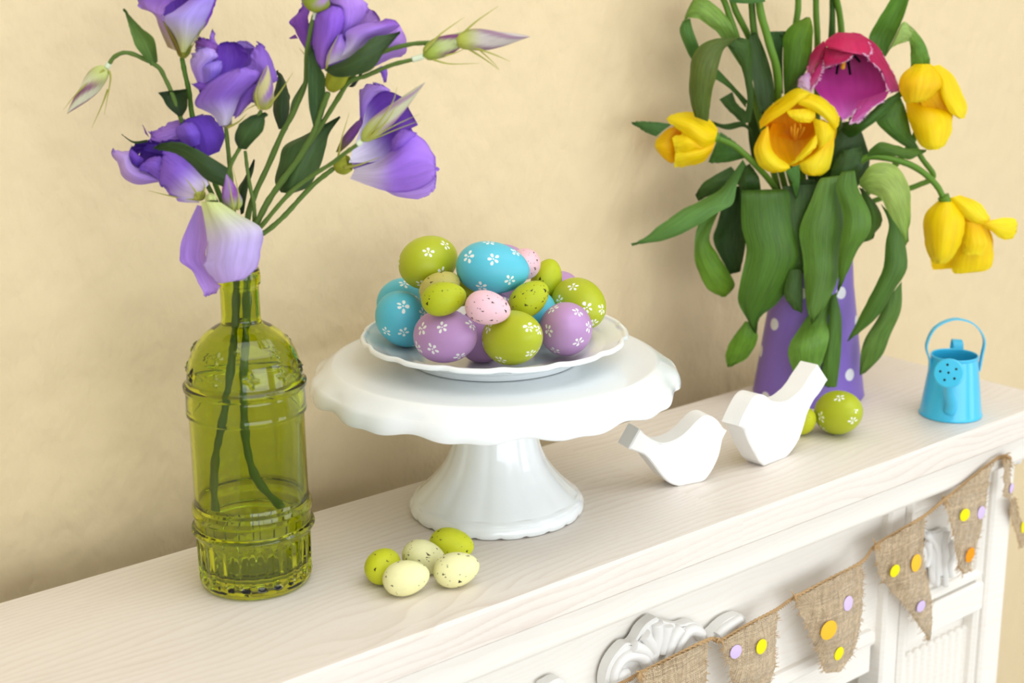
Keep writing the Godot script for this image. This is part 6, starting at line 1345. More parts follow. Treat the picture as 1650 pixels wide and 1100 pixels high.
# ==================================================================== tulips in the vase
# The hair-fine fringe of a parrot tulip, along the edges (1 left, 2 tip, 3 right) of a petal: too fine to count.
func fringe(flower: Node3D, rows: PackedVector3Array, edges: Array) -> void:
	var r := RandomNumberGenerator.new()
	r.seed = 3 + rows.size() * 31 + int(absf(rows[1].y) * 50000.0)
	var list := []
	for e in edges:
		for k in 46:
			var t := r.randf()
			var p: Vector3
			var q: Vector3
			if e == 2:
				p = patch_at(rows, t, 1.0)
				q = patch_at(rows, t, 0.9)
			else:
				t = 0.3 + 0.7 * t
				p = patch_at(rows, 1.0 if e == 3 else 0.0, t)
				q = patch_at(rows, 0.85 if e == 3 else 0.15, t - 0.06)
			var d := (p - q).normalized() * r.randf_range(0.001, 0.003)
			d += Vector3(r.randf_range(-1, 1), r.randf_range(-1, 1), r.randf_range(-1, 1)) * 0.0008
			list.append(tube(PackedVector3Array([p - d * 0.4, p + d * 0.5, p + d]), 0.00033, 0.0001, 4, 2))
	var o := part("fringe", joined(list), M.fringe, flower)
	o.set_meta("kind", "stuff")


# A closed tulip flower between two points, six overlapping petals.
func tulip_head(parent: Node3D, ends: PackedVector3Array, c: Color) -> void:
	var axis := ends[1] - ends[0]
	var y := axis.normalized()
	var x := y.cross(Vector3.RIGHT).normalized()
	var z := x.cross(y)
	var k := c.srgb_to_linear()
	for i in 6:
		var mid := TAU * i / 6.0
		var grow := 1.0 if i % 2 else 0.93
		part("petal", sheet(10, 14, func(u: float, v: float) -> Vector3:
			var w := 1.2 * (u - 0.5) * (1.0 - pow(v, 4.0))
			var rr := 0.021 * grow * sin(PI * pow(0.06 + 0.84 * v, 0.75))
			return ends[0] + axis * v * grow + (x * cos(mid + w) + z * sin(mid + w)) * rr, false, func(_u: float, v: float) -> Color:
			return k.darkened(0.15 * (1.0 - v))), M.tulip, parent)


func build_tulips() -> void:
	M.tulip = plain(Color.WHITE, 0.45, 0.35)
	M.tulip.vertex_color_use_as_albedo = true
	veined(M.tulip, 0.05, 48)
	M.tulip.backlight_enabled = true
	M.tulip.backlight = Color(0.7, 0.7, 0.7)
	M.tulip_leaf = plain(Color.WHITE, 0.42, 0.4)
	M.tulip_leaf.vertex_color_use_as_albedo = true
	veined(M.tulip_leaf, 0.24, 53)
	M.tulip_leaf.backlight_enabled = true
	M.tulip_leaf.backlight = Color(0.25, 0.25, 0.25)
	M.fringe = plain(Color(0.92, 0.74, 0.86), 0.6, 0.3)
	M.stamen_dark = plain(Color(0.07, 0.03, 0.08), 0.7, 0.2)
	M.stamen_gold = plain(Color(0.93, 0.66, 0.16), 0.6, 0.3)
	var ta := thing("tulip", "small half-closed yellow tulip leaning out at the left, over the shadow on the wall", "tulip", Vector3(1.1764, 1.1, 0.0563), "tulips in the purple vase")
	part("stem", tube(PackedVector3Array([Vector3(-0.0185, 0.0645, -0.0023), Vector3(-0.0238, 0.1553, -0.0092), Vector3(-0.0297, 0.1864, -0.0115), Vector3(-0.0403, 0.2161, -0.0201), Vector3(-0.066, 0.2415, -0.0232), Vector3(-0.083, 0.2614, -0.0372), Vector3(-0.0964, 0.2699, -0.0507)]), 0.0034, 0.0028, 12, 0, 0.03), M.tulip_stem, ta)
	var fa := part("flower", tube(PackedVector3Array([Vector3(-0.095, 0.2705, -0.0496), Vector3(-0.1016, 0.2702, -0.0525)]), 0.005, 0.004, 12), M.tulip_stem, ta)
	leafy(fa, "petal", PackedVector3Array([Vector3(-0.1239, 0.2503, -0.0759), Vector3(-0.1179, 0.262, -0.0795), Vector3(-0.12, 0.2752, -0.0753), Vector3(-0.1257, 0.2442, -0.0826), Vector3(-0.1286, 0.2626, -0.0802), Vector3(-0.1262, 0.2799, -0.083), Vector3(-0.1305, 0.2506, -0.0917), Vector3(-0.136, 0.2627, -0.0866), Vector3(-0.1308, 0.2727, -0.092), Vector3(-0.1345, 0.259, -0.0976), Vector3(-0.1369, 0.2629, -0.0948), Vector3(-0.1341, 0.2658, -0.0972)]), [Color8(240, 150, 10), Color8(250, 198, 8), Color8(255, 220, 14)], 0.0008, M.tulip)
	leafy(fa, "petal", PackedVector3Array([Vector3(-0.0966, 0.2598, -0.0535), Vector3(-0.0929, 0.2666, -0.0563), Vector3(-0.093, 0.274, -0.0557), Vector3(-0.0984, 0.2437, -0.0679), Vector3(-0.0926, 0.2649, -0.0733), Vector3(-0.0968, 0.2878, -0.0692), Vector3(-0.1113, 0.2423, -0.0811), Vector3(-0.1055, 0.2648, -0.0865), Vector3(-0.1097, 0.289, -0.0824), Vector3(-0.12, 0.248, -0.0883), Vector3(-0.1171, 0.263, -0.0907), Vector3(-0.1195, 0.2789, -0.0879)]), [Color8(250, 198, 8), Color8(255, 220, 14), Color8(255, 220, 14)], 0.0008, M.tulip)
	leafy(fa, "petal", PackedVector3Array([Vector3(-0.1009, 0.2561, -0.0518), Vector3(-0.1014, 0.261, -0.0491), Vector3(-0.0982, 0.2653, -0.0497), Vector3(-0.1054, 0.2467, -0.0581), Vector3(-0.112, 0.2566, -0.0514), Vector3(-0.1077, 0.2644, -0.0549), Vector3(-0.1171, 0.2419, -0.0678), Vector3(-0.1262, 0.2529, -0.0594), Vector3(-0.1218, 0.2612, -0.0639), Vector3(-0.1295, 0.2417, -0.0754), Vector3(-0.1341, 0.2504, -0.0702), Vector3(-0.1316, 0.2577, -0.072)]), [Color8(250, 198, 8), Color8(255, 220, 14), Color8(255, 230, 38)], 0.0008, M.tulip)
	leafy(fa, "petal", PackedVector3Array([Vector3(-0.1105, 0.2583, -0.052), Vector3(-0.1129, 0.2618, -0.0524), Vector3(-0.1135, 0.265, -0.0544), Vector3(-0.1232, 0.256, -0.0624), Vector3(-0.1288, 0.2671, -0.0574), Vector3(-0.1235, 0.2761, -0.0627), Vector3(-0.1316, 0.2558, -0.0719), Vector3(-0.1365, 0.2645, -0.0695), Vector3(-0.1342, 0.2717, -0.0741)]), [Color8(250, 198, 8), Color8(255, 220, 14), Color8(255, 230, 38)], 0.0008, M.tulip)
	leafy(fa, "petal", PackedVector3Array([Vector3(-0.0987, 0.2647, -0.05), Vector3(-0.0999, 0.272, -0.0472), Vector3(-0.0937, 0.2781, -0.0511), Vector3(-0.1129, 0.2607, -0.054), Vector3(-0.1137, 0.275, -0.0479), Vector3(-0.098, 0.2865, -0.0573), Vector3(-0.1249, 0.2711, -0.0587), Vector3(-0.1268, 0.2844, -0.054), Vector3(-0.1114, 0.2948, -0.0657), Vector3(-0.1325, 0.28, -0.0675), Vector3(-0.1333, 0.2884, -0.0658), Vector3(-0.1242, 0.2951, -0.0736), Vector3(-0.1377, 0.2885, -0.0795), Vector3(-0.1365, 0.2899, -0.0791), Vector3(-0.1345, 0.2912, -0.0794)]), [Color8(255, 220, 14), Color8(255, 220, 14), Color8(255, 230, 38)], 0.0008, M.tulip)
	leafy(ta, "leaf", PackedVector3Array([Vector3(-0.145, 0.2722, -0.0855), Vector3(-0.1401, 0.2784, -0.0799), Vector3(-0.1334, 0.2842, -0.076), Vector3(-0.154, 0.2772, -0.0929), Vector3(-0.1525, 0.2823, -0.0885), Vector3(-0.1476, 0.2868, -0.0876), Vector3(-0.164, 0.2858, -0.1011), Vector3(-0.1637, 0.2864, -0.1009), Vector3(-0.1635, 0.287, -0.1007)]), [Color8(71, 115, 44), Color8(71, 115, 44), Color8(71, 115, 44)], 0.0008, M.tulip_leaf)
	leafy(ta, "leaf", PackedVector3Array([Vector3(-0.0686, 0.2482, -0.0382), Vector3(-0.0713, 0.2538, -0.0373), Vector3(-0.0703, 0.2587, -0.0396), Vector3(-0.0802, 0.2434, -0.053), Vector3(-0.082, 0.2555, -0.0465), Vector3(-0.0746, 0.2656, -0.0483), Vector3(-0.0902, 0.243, -0.0664), Vector3(-0.0894, 0.2592, -0.0593), Vector3(-0.0813, 0.2739, -0.059)]), [Color8(75, 124, 46), Color8(75, 124, 46), Color8(75, 124, 46)], 0.0008, M.tulip_leaf)
	leafy(ta, "leaf", PackedVector3Array([Vector3(-0.0771, 0.2485, -0.0323), Vector3(-0.0767, 0.2459, -0.0304), Vector3(-0.0746, 0.2429, -0.0302), Vector3(-0.1, 0.2225, -0.0382), Vector3(-0.0987, 0.225, -0.0292), Vector3(-0.0928, 0.2265, -0.0245), Vector3(-0.117, 0.2132, -0.0444), Vector3(-0.1121, 0.2117, -0.0303), Vector3(-0.1017, 0.2089, -0.0214), Vector3(-0.1377, 0.2034, -0.0536), Vector3(-0.1294, 0.2034, -0.0373), Vector3(-0.1148, 0.2017, -0.027), Vector3(-0.1577, 0.1884, -0.0649), Vector3(-0.1519, 0.1863, -0.0527), Vector3(-0.1407, 0.1827, -0.0458), Vector3(-0.1721, 0.1759, -0.0742), Vector3(-0.1692, 0.1749, -0.0681), Vector3(-0.1636, 0.1731, -0.0646), Vector3(-0.1824, 0.1709, -0.08), Vector3(-0.1822, 0.1702, -0.0798), Vector3(-0.1819, 0.1696, -0.0796)]), [Color8(75, 119, 48), Color8(101, 149, 65), Color8(92, 139, 56)], 0.0008, M.tulip_leaf)
	leafy(ta, "leaf", PackedVector3Array([Vector3(-0.0984, 0.2035, -0.0498), Vector3(-0.0941, 0.2062, -0.0447), Vector3(-0.088, 0.2084, -0.0412), Vector3(-0.1118, 0.1821, -0.0583), Vector3(-0.1016, 0.188, -0.0542), Vector3(-0.0978, 0.1954, -0.0442), Vector3(-0.1138, 0.1581, -0.0599), Vector3(-0.1106, 0.1648, -0.0529), Vector3(-0.101, 0.1696, -0.052), Vector3(-0.1106, 0.1405, -0.0598), Vector3(-0.1056, 0.1475, -0.0498), Vector3(-0.0924, 0.152, -0.0475), Vector3(-0.102, 0.1214, -0.0553), Vector3(-0.0968, 0.1303, -0.0452), Vector3(-0.0834, 0.1367, -0.0426), Vector3(-0.091, 0.1098, -0.0489), Vector3(-0.0866, 0.1166, -0.041), Vector3(-0.0757, 0.1214, -0.0389), Vector3(-0.0822, 0.1086, -0.0443), Vector3(-0.0803, 0.1108, -0.0427), Vector3(-0.0784, 0.113, -0.0412)]), [Color8(96, 139, 54), Color8(110, 156, 42), Color8(126, 171, 38)], 0.0012, M.tulip_leaf)
	leafy(ta, "leaf", PackedVector3Array([Vector3(-0.062, 0.2195, -0.038), Vector3(-0.0696, 0.2298, -0.0427), Vector3(-0.0754, 0.2397, -0.049), Vector3(-0.078, 0.2216, -0.046), Vector3(-0.0875, 0.227, -0.049), Vector3(-0.0915, 0.2311, -0.0571), Vector3(-0.0912, 0.213, -0.0568), Vector3(-0.0974, 0.2185, -0.0587), Vector3(-0.1, 0.2231, -0.0641), Vector3(-0.1016, 0.2053, -0.0679), Vector3(-0.1028, 0.2084, -0.069), Vector3(-0.1041, 0.2116, -0.07)]), [Color8(64, 98, 32), Color8(64, 98, 32), Color8(64, 98, 32)], 0.0008, M.tulip_leaf)
	var tb := thing("tulip", "big open yellow tulip in the middle with an orange heart, facing the room", "tulip", Vector3(1.1764, 1.1, 0.0563), "tulips in the purple vase")
	part("stem", tube(PackedVector3Array([Vector3(-0.0228, 0.0682, 0.0124), Vector3(-0.0246, 0.1449, 0.0057), Vector3(-0.0219, 0.1942, -0.0025), Vector3(-0.0164, 0.2237, -0.0134), Vector3(-0.0073, 0.2517, -0.0241)]), 0.0036, 0.0032, 12, 0, 0.03), M.tulip_stem, tb)
	var fb := part("flower", tube(PackedVector3Array([Vector3(-0.0072, 0.2492, -0.0241), Vector3(-0.0143, 0.2616, -0.0196)]), 0.006, 0.0048, 12), M.tulip_stem, tb)
	leafy(fb, "petal", PackedVector3Array([Vector3(-0.0176, 0.2555, -0.0093), Vector3(-0.0138, 0.2556, -0.0046), Vector3(-0.0081, 0.2554, -0.0014), Vector3(-0.0166, 0.2652, 0.0019), Vector3(-0.0072, 0.2636, 0.0075), Vector3(0.0013, 0.2622, 0.014), Vector3(-0.0191, 0.2818, 0.0076), Vector3(-0.0091, 0.2779, 0.0137), Vector3(-0.0002, 0.274, 0.0206), Vector3(-0.0145, 0.2866, 0.0114), Vector3(-0.0092, 0.2841, 0.0157), Vector3(-0.004, 0.2816, 0.02)]), [Color8(240, 150, 10), Color8(250, 198, 8), Color8(255, 220, 14)], 0.0008, M.tulip)
	leafy(fb, "petal", PackedVector3Array([Vector3(-0.0297, 0.2648, -0.014), Vector3(-0.023, 0.2646, -0.0101), Vector3(-0.0182, 0.2647, -0.0046), Vector3(-0.0529, 0.2749, -0.0202), Vector3(-0.0274, 0.2746, -0.0132), Vector3(-0.0205, 0.2772, 0.009), Vector3(-0.0615, 0.2855, -0.0195), Vector3(-0.032, 0.2873, -0.0124), Vector3(-0.0248, 0.2925, 0.0133), Vector3(-0.0596, 0.2966, -0.0153), Vector3(-0.0356, 0.2993, -0.01), Vector3(-0.029, 0.3046, 0.0098), Vector3(-0.0512, 0.3075, -0.0058), Vector3(-0.0404, 0.3087, -0.0034), Vector3(-0.0373, 0.3109, 0.0056)]), [Color8(240, 150, 10), Color8(240, 150, 10), Color8(250, 198, 8)], 0.0008, M.tulip)
	leafy(fb, "petal", PackedVector3Array([Vector3(-0.0558, 0.2836, -0.0148), Vector3(-0.0255, 0.2818, -0.0129), Vector3(-0.0214, 0.2841, 0.0109), Vector3(-0.0607, 0.2675, -0.0162), Vector3(-0.0246, 0.2657, -0.0128), Vector3(-0.0187, 0.2691, 0.0157), Vector3(-0.0567, 0.2509, -0.0077), Vector3(-0.0292, 0.2497, -0.0049), Vector3(-0.0241, 0.2526, 0.0165), Vector3(-0.051, 0.2428, 0.0021), Vector3(-0.0387, 0.2424, 0.0042), Vector3(-0.036, 0.2438, 0.0144)]), [Color8(240, 150, 10), Color8(247, 172, 14), Color8(250, 198, 8)], 0.0008, M.tulip)
	leafy(fb, "petal", PackedVector3Array([Vector3(-0.0662, 0.2785, -0.0207), Vector3(-0.0649, 0.2818, -0.0228), Vector3(-0.0627, 0.285, -0.0256), Vector3(-0.0625, 0.287, -0.01), Vector3(-0.0623, 0.2924, -0.0132), Vector3(-0.0554, 0.2969, -0.0222), Vector3(-0.0547, 0.2964, 0.0016), Vector3(-0.0545, 0.3039, -0.0005), Vector3(-0.0446, 0.3102, -0.0108), Vector3(-0.0464, 0.3066, 0.0111), Vector3(-0.0476, 0.3129, 0.0098), Vector3(-0.0381, 0.3177, -0.0003), Vector3(-0.0387, 0.3125, 0.0174), Vector3(-0.0386, 0.3141, 0.016), Vector3(-0.0355, 0.3154, 0.0123)]), [Color8(250, 198, 8), Color8(255, 220, 14), Color8(255, 230, 38)], 0.0008, M.tulip)
	leafy(fb, "petal", PackedVector3Array([Vector3(-0.0461, 0.3034, 0.0087), Vector3(-0.0445, 0.3101, 0.0112), Vector3(-0.0351, 0.3157, 0.0074), Vector3(-0.0339, 0.2957, 0.0213), Vector3(-0.0333, 0.3026, 0.0253), Vector3(-0.0188, 0.3075, 0.0182), Vector3(-0.0217, 0.2839, 0.0288), Vector3(-0.021, 0.2899, 0.0328), Vector3(-0.0064, 0.2939, 0.0258), Vector3(-0.0136, 0.2767, 0.0303), Vector3(-0.0129, 0.2804, 0.0314), Vector3(-0.0083, 0.2835, 0.0295)]), [Color8(255, 220, 14), Color8(255, 230, 38), Color8(255, 220, 14)], 0.0008, M.tulip)
	leafy(fb, "petal", PackedVector3Array([Vector3(-0.0532, 0.2979, 0.0003), Vector3(-0.044, 0.299, 0.011), Vector3(-0.0309, 0.2994, 0.0186), Vector3(-0.0538, 0.2924, 0.0049), Vector3(-0.0472, 0.2921, 0.0152), Vector3(-0.0347, 0.2909, 0.0207), Vector3(-0.0476, 0.2863, 0.0101), Vector3(-0.0446, 0.2862, 0.0157), Vector3(-0.0378, 0.2856, 0.0181)]), [Color8(255, 220, 14), Color8(255, 230, 38), Color8(255, 220, 14)], 0.0008, M.tulip)
	leafy(fb, "petal", PackedVector3Array([Vector3(-0.0682, 0.2772, -0.0172), Vector3(-0.0682, 0.28, -0.013), Vector3(-0.0663, 0.2825, -0.0105), Vector3(-0.0749, 0.2605, -0.0202), Vector3(-0.0766, 0.2622, -0.0077), Vector3(-0.0649, 0.2615, -0.0067), Vector3(-0.0748, 0.2464, -0.0149), Vector3(-0.0753, 0.2502, 0.0001), Vector3(-0.0606, 0.2511, 0.0019), Vector3(-0.0706, 0.239, -0.0062), Vector3(-0.0695, 0.2428, 0.0068), Vector3(-0.057, 0.2443, 0.0101), Vector3(-0.0665, 0.238, -0.0003), Vector3(-0.0652, 0.2392, 0.0061), Vector3(-0.0592, 0.2395, 0.0083)]), [Color8(250, 198, 8), Color8(255, 230, 38), Color8(255, 220, 14)], 0.0008, M.tulip)
	leafy(fb, "petal", PackedVector3Array([Vector3(-0.0334, 0.2905, 0.0166), Vector3(-0.0294, 0.2871, 0.0269), Vector3(-0.0136, 0.2819, 0.0277), Vector3(-0.0321, 0.2738, 0.0202), Vector3(-0.0294, 0.2744, 0.0295), Vector3(-0.0148, 0.2731, 0.0292), Vector3(-0.0298, 0.2617, 0.0221), Vector3(-0.0294, 0.2621, 0.0268), Vector3(-0.0221, 0.2613, 0.0259), Vector3(-0.0328, 0.2538, 0.0197), Vector3(-0.0321, 0.2541, 0.0202), Vector3(-0.0314, 0.2544, 0.0208)]), [Color8(255, 220, 14), Color8(255, 230, 38), Color8(255, 220, 14)], 0.0008, M.tulip)
	leafy(fb, "petal", PackedVector3Array([Vector3(-0.0294, 0.2559, 0.0198), Vector3(-0.0253, 0.2663, 0.027), Vector3(-0.0133, 0.2753, 0.0279), Vector3(-0.0403, 0.2505, 0.016), Vector3(-0.0348, 0.2574, 0.0287), Vector3(-0.0144, 0.2616, 0.0296), Vector3(-0.0469, 0.2454, 0.0132), Vector3(-0.042, 0.2473, 0.0291), Vector3(-0.0193, 0.2457, 0.0307), Vector3(-0.0454, 0.2384, 0.017), Vector3(-0.0423, 0.2388, 0.0287), Vector3(-0.0264, 0.2366, 0.0301), Vector3(-0.0422, 0.235, 0.0223), Vector3(-0.0416, 0.2355, 0.0276), Vector3(-0.0352, 0.2349, 0.0281)]), [Color8(250, 198, 8), Color8(255, 230, 38), Color8(255, 220, 14)], 0.0008, M.tulip)
	leafy(fb, "petal", PackedVector3Array([Vector3(-0.0343, 0.2708, 0.0184), Vector3(-0.034, 0.2728, 0.0207), Vector3(-0.0327, 0.2747, 0.0223), Vector3(-0.0465, 0.2531, 0.011), Vector3(-0.0451, 0.2588, 0.0211), Vector3(-0.036, 0.2631, 0.0248), Vector3(-0.0539, 0.2449, 0.0075), Vector3(-0.0524, 0.2471, 0.0124), Vector3(-0.0481, 0.2488, 0.0148)]), [Color8(255, 220, 14), Color8(255, 230, 38), Color8(255, 230, 38)], 0.0008, M.tulip)
	part("stamen", tube(PackedVector3Array([Vector3(-0.0191, 0.2624, -0.0157), Vector3(-0.0389, 0.274, -0.0035), Vector3(-0.0443, 0.2809, -0.0002)]), 0.0013, 0.0009, 8), M.stamen_gold, fb)
	part("stamen", tube(PackedVector3Array([Vector3(-0.0186, 0.2624, -0.0153), Vector3(-0.0367, 0.273, 0.0009), Vector3(-0.0407, 0.2799, 0.0054)]), 0.0013, 0.0009, 8), M.stamen_gold, fb)
	part("stamen", tube(PackedVector3Array([Vector3(-0.0186, 0.2624, -0.0153), Vector3(-0.0314, 0.2739, 0.0027), Vector3(-0.0344, 0.2801, 0.008)]), 0.0013, 0.0009, 8), M.stamen_gold, fb)
	part("stamen", tube(PackedVector3Array([Vector3(-0.0191, 0.2624, -0.0157), Vector3(-0.0386, 0.273, -0.0006), Vector3(-0.0416, 0.2839, 0.0021)]), 0.0013, 0.0009, 8), M.stamen_gold, fb)
	part("stamen", tube(PackedVector3Array([Vector3(-0.0186, 0.2624, -0.0153), Vector3(-0.0308, 0.2749, 0.0006), Vector3(-0.0362, 0.2836, 0.0039)]), 0.0013, 0.0009, 8), M.stamen_gold, fb)
	leafy(tb, "leaf", PackedVector3Array([Vector3(-0.0743, 0.211, -0.0274), Vector3(-0.0605, 0.211, -0.0145), Vector3(-0.0448, 0.2106, -0.0032), Vector3(-0.0844, 0.2199, -0.0253), Vector3(-0.0683, 0.2207, -0.0089), Vector3(-0.0485, 0.2207, 0.0042), Vector3(-0.0911, 0.2126, -0.0205), Vector3(-0.0759, 0.2139, -0.0016), Vector3(-0.0531, 0.2134, 0.0108), Vector3(-0.093, 0.1856, -0.0169), Vector3(-0.078, 0.1867, 0.0051), Vector3(-0.0515, 0.185, 0.0172), Vector3(-0.0902, 0.1623, -0.012), Vector3(-0.074, 0.161, 0.0104), Vector3(-0.0454, 0.1563, 0.0223), Vector3(-0.0926, 0.1305, -0.0166), Vector3(-0.0772, 0.134, 0.0053), Vector3(-0.0492, 0.1339, 0.0165), Vector3(-0.0925, 0.1103, -0.0191), Vector3(-0.0814, 0.1106, -0.0024), Vector3(-0.0598, 0.1075, 0.0052), Vector3(-0.0854, 0.095, -0.0158), Vector3(-0.0822, 0.0946, -0.0084), Vector3(-0.0733, 0.0923, -0.0059), Vector3(-0.0762, 0.0749, -0.0083), Vector3(-0.0757, 0.0762, -0.0079), Vector3(-0.0753, 0.0775, -0.0075)]), [Color8(59, 96, 29), Color8(85, 128, 38), Color8(75, 119, 34)], 0.0012, M.tulip_leaf)
	leafy(tb, "leaf", PackedVector3Array([Vector3(-0.0832, 0.088, -0.0166), Vector3(-0.0815, 0.0874, -0.0136), Vector3(-0.0779, 0.086, -0.0122), Vector3(-0.0908, 0.067, -0.028), Vector3(-0.0854, 0.07, -0.0151), Vector3(-0.0716, 0.0699, -0.0096), Vector3(-0.0948, 0.0521, -0.0314), Vector3(-0.0898, 0.0521, -0.0208), Vector3(-0.0773, 0.0492, -0.0169), Vector3(-0.0931, 0.0383, -0.0299), Vector3(-0.0916, 0.0389, -0.0287), Vector3(-0.0902, 0.0396, -0.0275)]), [Color8(96, 141, 36), Color8(110, 158, 42), Color8(110, 158, 42)], 0.0008, M.tulip_leaf)
	leafy(tb, "leaf", PackedVector3Array([Vector3(-0.0179, 0.2221, 0.0241), Vector3(-0.0138, 0.2235, 0.0291), Vector3(-0.0076, 0.2244, 0.0326), Vector3(-0.0348, 0.2328, 0.0309), Vector3(-0.0303, 0.2342, 0.0394), Vector3(-0.0199, 0.2344, 0.0432), Vector3(-0.0483, 0.2098, 0.0302), Vector3(-0.0406, 0.2089, 0.0446), Vector3(-0.0229, 0.2058, 0.0511), Vector3(-0.0569, 0.1833, 0.0257), Vector3(-0.046, 0.1845, 0.0443), Vector3(-0.0231, 0.1828, 0.0535), Vector3(-0.0532, 0.1553, 0.0288), Vector3(-0.045, 0.1568, 0.0451), Vector3(-0.0249, 0.155, 0.052), Vector3(-0.0545, 0.1306, 0.0328), Vector3(-0.048, 0.1334, 0.0478), Vector3(-0.0296, 0.1328, 0.0533), Vector3(-0.0581, 0.1068, 0.0402), Vector3(-0.0535, 0.1073, 0.0473), Vector3(-0.0449, 0.1066, 0.0511), Vector3(-0.057, 0.092, 0.0463), Vector3(-0.0566, 0.0929, 0.0467), Vector3(-0.0561, 0.0939, 0.0471)]), [Color8(105, 145, 64), Color8(96, 139, 46), Color8(89, 128, 36)], 0.0012, M.tulip_leaf)
	leafy(tb, "leaf", PackedVector3Array([Vector3(-0.0585, 0.1429, 0.0167), Vector3(-0.0554, 0.1434, 0.0224), Vector3(-0.0485, 0.1427, 0.0248), Vector3(-0.0636, 0.1194, 0.0151), Vector3(-0.0591, 0.1177, 0.0236), Vector3(-0.0487, 0.1142, 0.0273), Vector3(-0.058, 0.1033, 0.0223), Vector3(-0.0551, 0.1014, 0.0262), Vector3(-0.0502, 0.0988, 0.0286)]), [Color8(66, 100, 29), Color8(66, 100, 29), Color8(66, 100, 29)], 0.0008, M.tulip_leaf)
	leafy(tb, "leaf", PackedVector3Array([Vector3(-0.0601, 0.2401, 0.0075), Vector3(-0.0558, 0.2433, 0.0127), Vector3(-0.0496, 0.246, 0.0162), Vector3(-0.0567, 0.2294, 0.013), Vector3(-0.0544, 0.2298, 0.0165), Vector3(-0.0501, 0.2299, 0.0183), Vector3(-0.0508, 0.2125, 0.0152), Vector3(-0.0504, 0.2134, 0.0155), Vector3(-0.0499, 0.2143, 0.0159)]), [Color8(80, 130, 48), Color8(80, 130, 48), Color8(80, 130, 48)], 0.0008, M.tulip_leaf)
	var tc := thing("tulip", "fringed magenta tulip with black stamens, hanging open above the big yellow one", "tulip", Vector3(1.1764, 1.1, 0.0563), "tulips in the purple vase")
	part("stem", tube(PackedVector3Array([Vector3(-0.0116, 0.0686, 0.0241), Vector3(-0.0104, 0.1456, 0.0225), Vector3(-0.0034, 0.1887, 0.0205), Vector3(0.0149, 0.2236, 0.0148), Vector3(0.0434, 0.2762, 0.0046), Vector3(0.0515, 0.325, -0.0017), Vector3(0.0303, 0.3561, 0.0067)]), 0.0036, 0.003, 12, 0, 0.03), M.tulip_stem, tc)
	var fc := part("flower", tube(PackedVector3Array([Vector3(0.0297, 0.3573, 0.0063), Vector3(0.0237, 0.3505, 0.0092)]), 0.007, 0.0056, 12), M.tulip_stem, tc)
	leafy(fc, "petal", PackedVector3Array([Vector3(0.0025, 0.3576, 0.0072), Vector3(0.0198, 0.3598, 0.0102), Vector3(0.023, 0.3633, 0.0241), Vector3(-0.0102, 0.3364, 0.0019), Vector3(0.0304, 0.3368, 0.0087), Vector3(0.0409, 0.3403, 0.0388), Vector3(-0.014, 0.3186, 0.0014), Vector3(0.0281, 0.3172, 0.0147), Vector3(0.0451, 0.3189, 0.0475), Vector3(-0.0123, 0.3048, 0.0132), Vector3(0.0193, 0.3035, 0.0194), Vector3(0.0278, 0.3053, 0.0436), Vector3(-0.0053, 0.2896, 0.0267), Vector3(0.0085, 0.2935, 0.0285), Vector3(0.0103, 0.2991, 0.0395), Vector3(-0.004, 0.2862, 0.0304), Vector3(0.0029, 0.2887, 0.0313), Vector3(0.0038, 0.2921, 0.0368)]), [Color8(112, 22, 64), Color8(196, 62, 160), Color8(220, 126, 214)], 0.001, M.tulip, 0.002)
	fringe(fc, PackedVector3Array([Vector3(0.0025, 0.3576, 0.0072), Vector3(0.0198, 0.3598, 0.0102), Vector3(0.023, 0.3633, 0.0241), Vector3(-0.0102, 0.3364, 0.0019), Vector3(0.0304, 0.3368, 0.0087), Vector3(0.0409, 0.3403, 0.0388), Vector3(-0.014, 0.3186, 0.0014), Vector3(0.0281, 0.3172, 0.0147), Vector3(0.0451, 0.3189, 0.0475), Vector3(-0.0123, 0.3048, 0.0132), Vector3(0.0193, 0.3035, 0.0194), Vector3(0.0278, 0.3053, 0.0436), Vector3(-0.0053, 0.2896, 0.0267), Vector3(0.0085, 0.2935, 0.0285), Vector3(0.0103, 0.2991, 0.0395), Vector3(-0.004, 0.2862, 0.0304), Vector3(0.0029, 0.2887, 0.0313), Vector3(0.0038, 0.2921, 0.0368)]), [2, 3])
	leafy(fc, "petal", PackedVector3Array([Vector3(0.0098, 0.3043, 0.0365), Vector3(0.0234, 0.3094, 0.0451), Vector3(0.0371, 0.3144, 0.0538), Vector3(0.005, 0.2957, 0.0378), Vector3(0.0162, 0.3004, 0.046), Vector3(0.0295, 0.3047, 0.0527), Vector3(-0.0011, 0.2854, 0.038), Vector3(0.0075, 0.2921, 0.044), Vector3(0.018, 0.2986, 0.0485), Vector3(0.0023, 0.2848, 0.0407), Vector3(0.0048, 0.2859, 0.0428), Vector3(0.0073, 0.2871, 0.0448)]), [Color8(160, 36, 110), Color8(188, 66, 146), Color8(214, 136, 194)], 0.001, M.tulip, 0.002)
	fringe(fc, PackedVector3Array([Vector3(0.0098, 0.3043, 0.0365), Vector3(0.0234, 0.3094, 0.0451), Vector3(0.0371, 0.3144, 0.0538), Vector3(0.005, 0.2957, 0.0378), Vector3(0.0162, 0.3004, 0.046), Vector3(0.0295, 0.3047, 0.0527), Vector3(-0.0011, 0.2854, 0.038), Vector3(0.0075, 0.2921, 0.044), Vector3(0.018, 0.2986, 0.0485), Vector3(0.0023, 0.2848, 0.0407), Vector3(0.0048, 0.2859, 0.0428), Vector3(0.0073, 0.2871, 0.0448)]), [1, 2, 3])
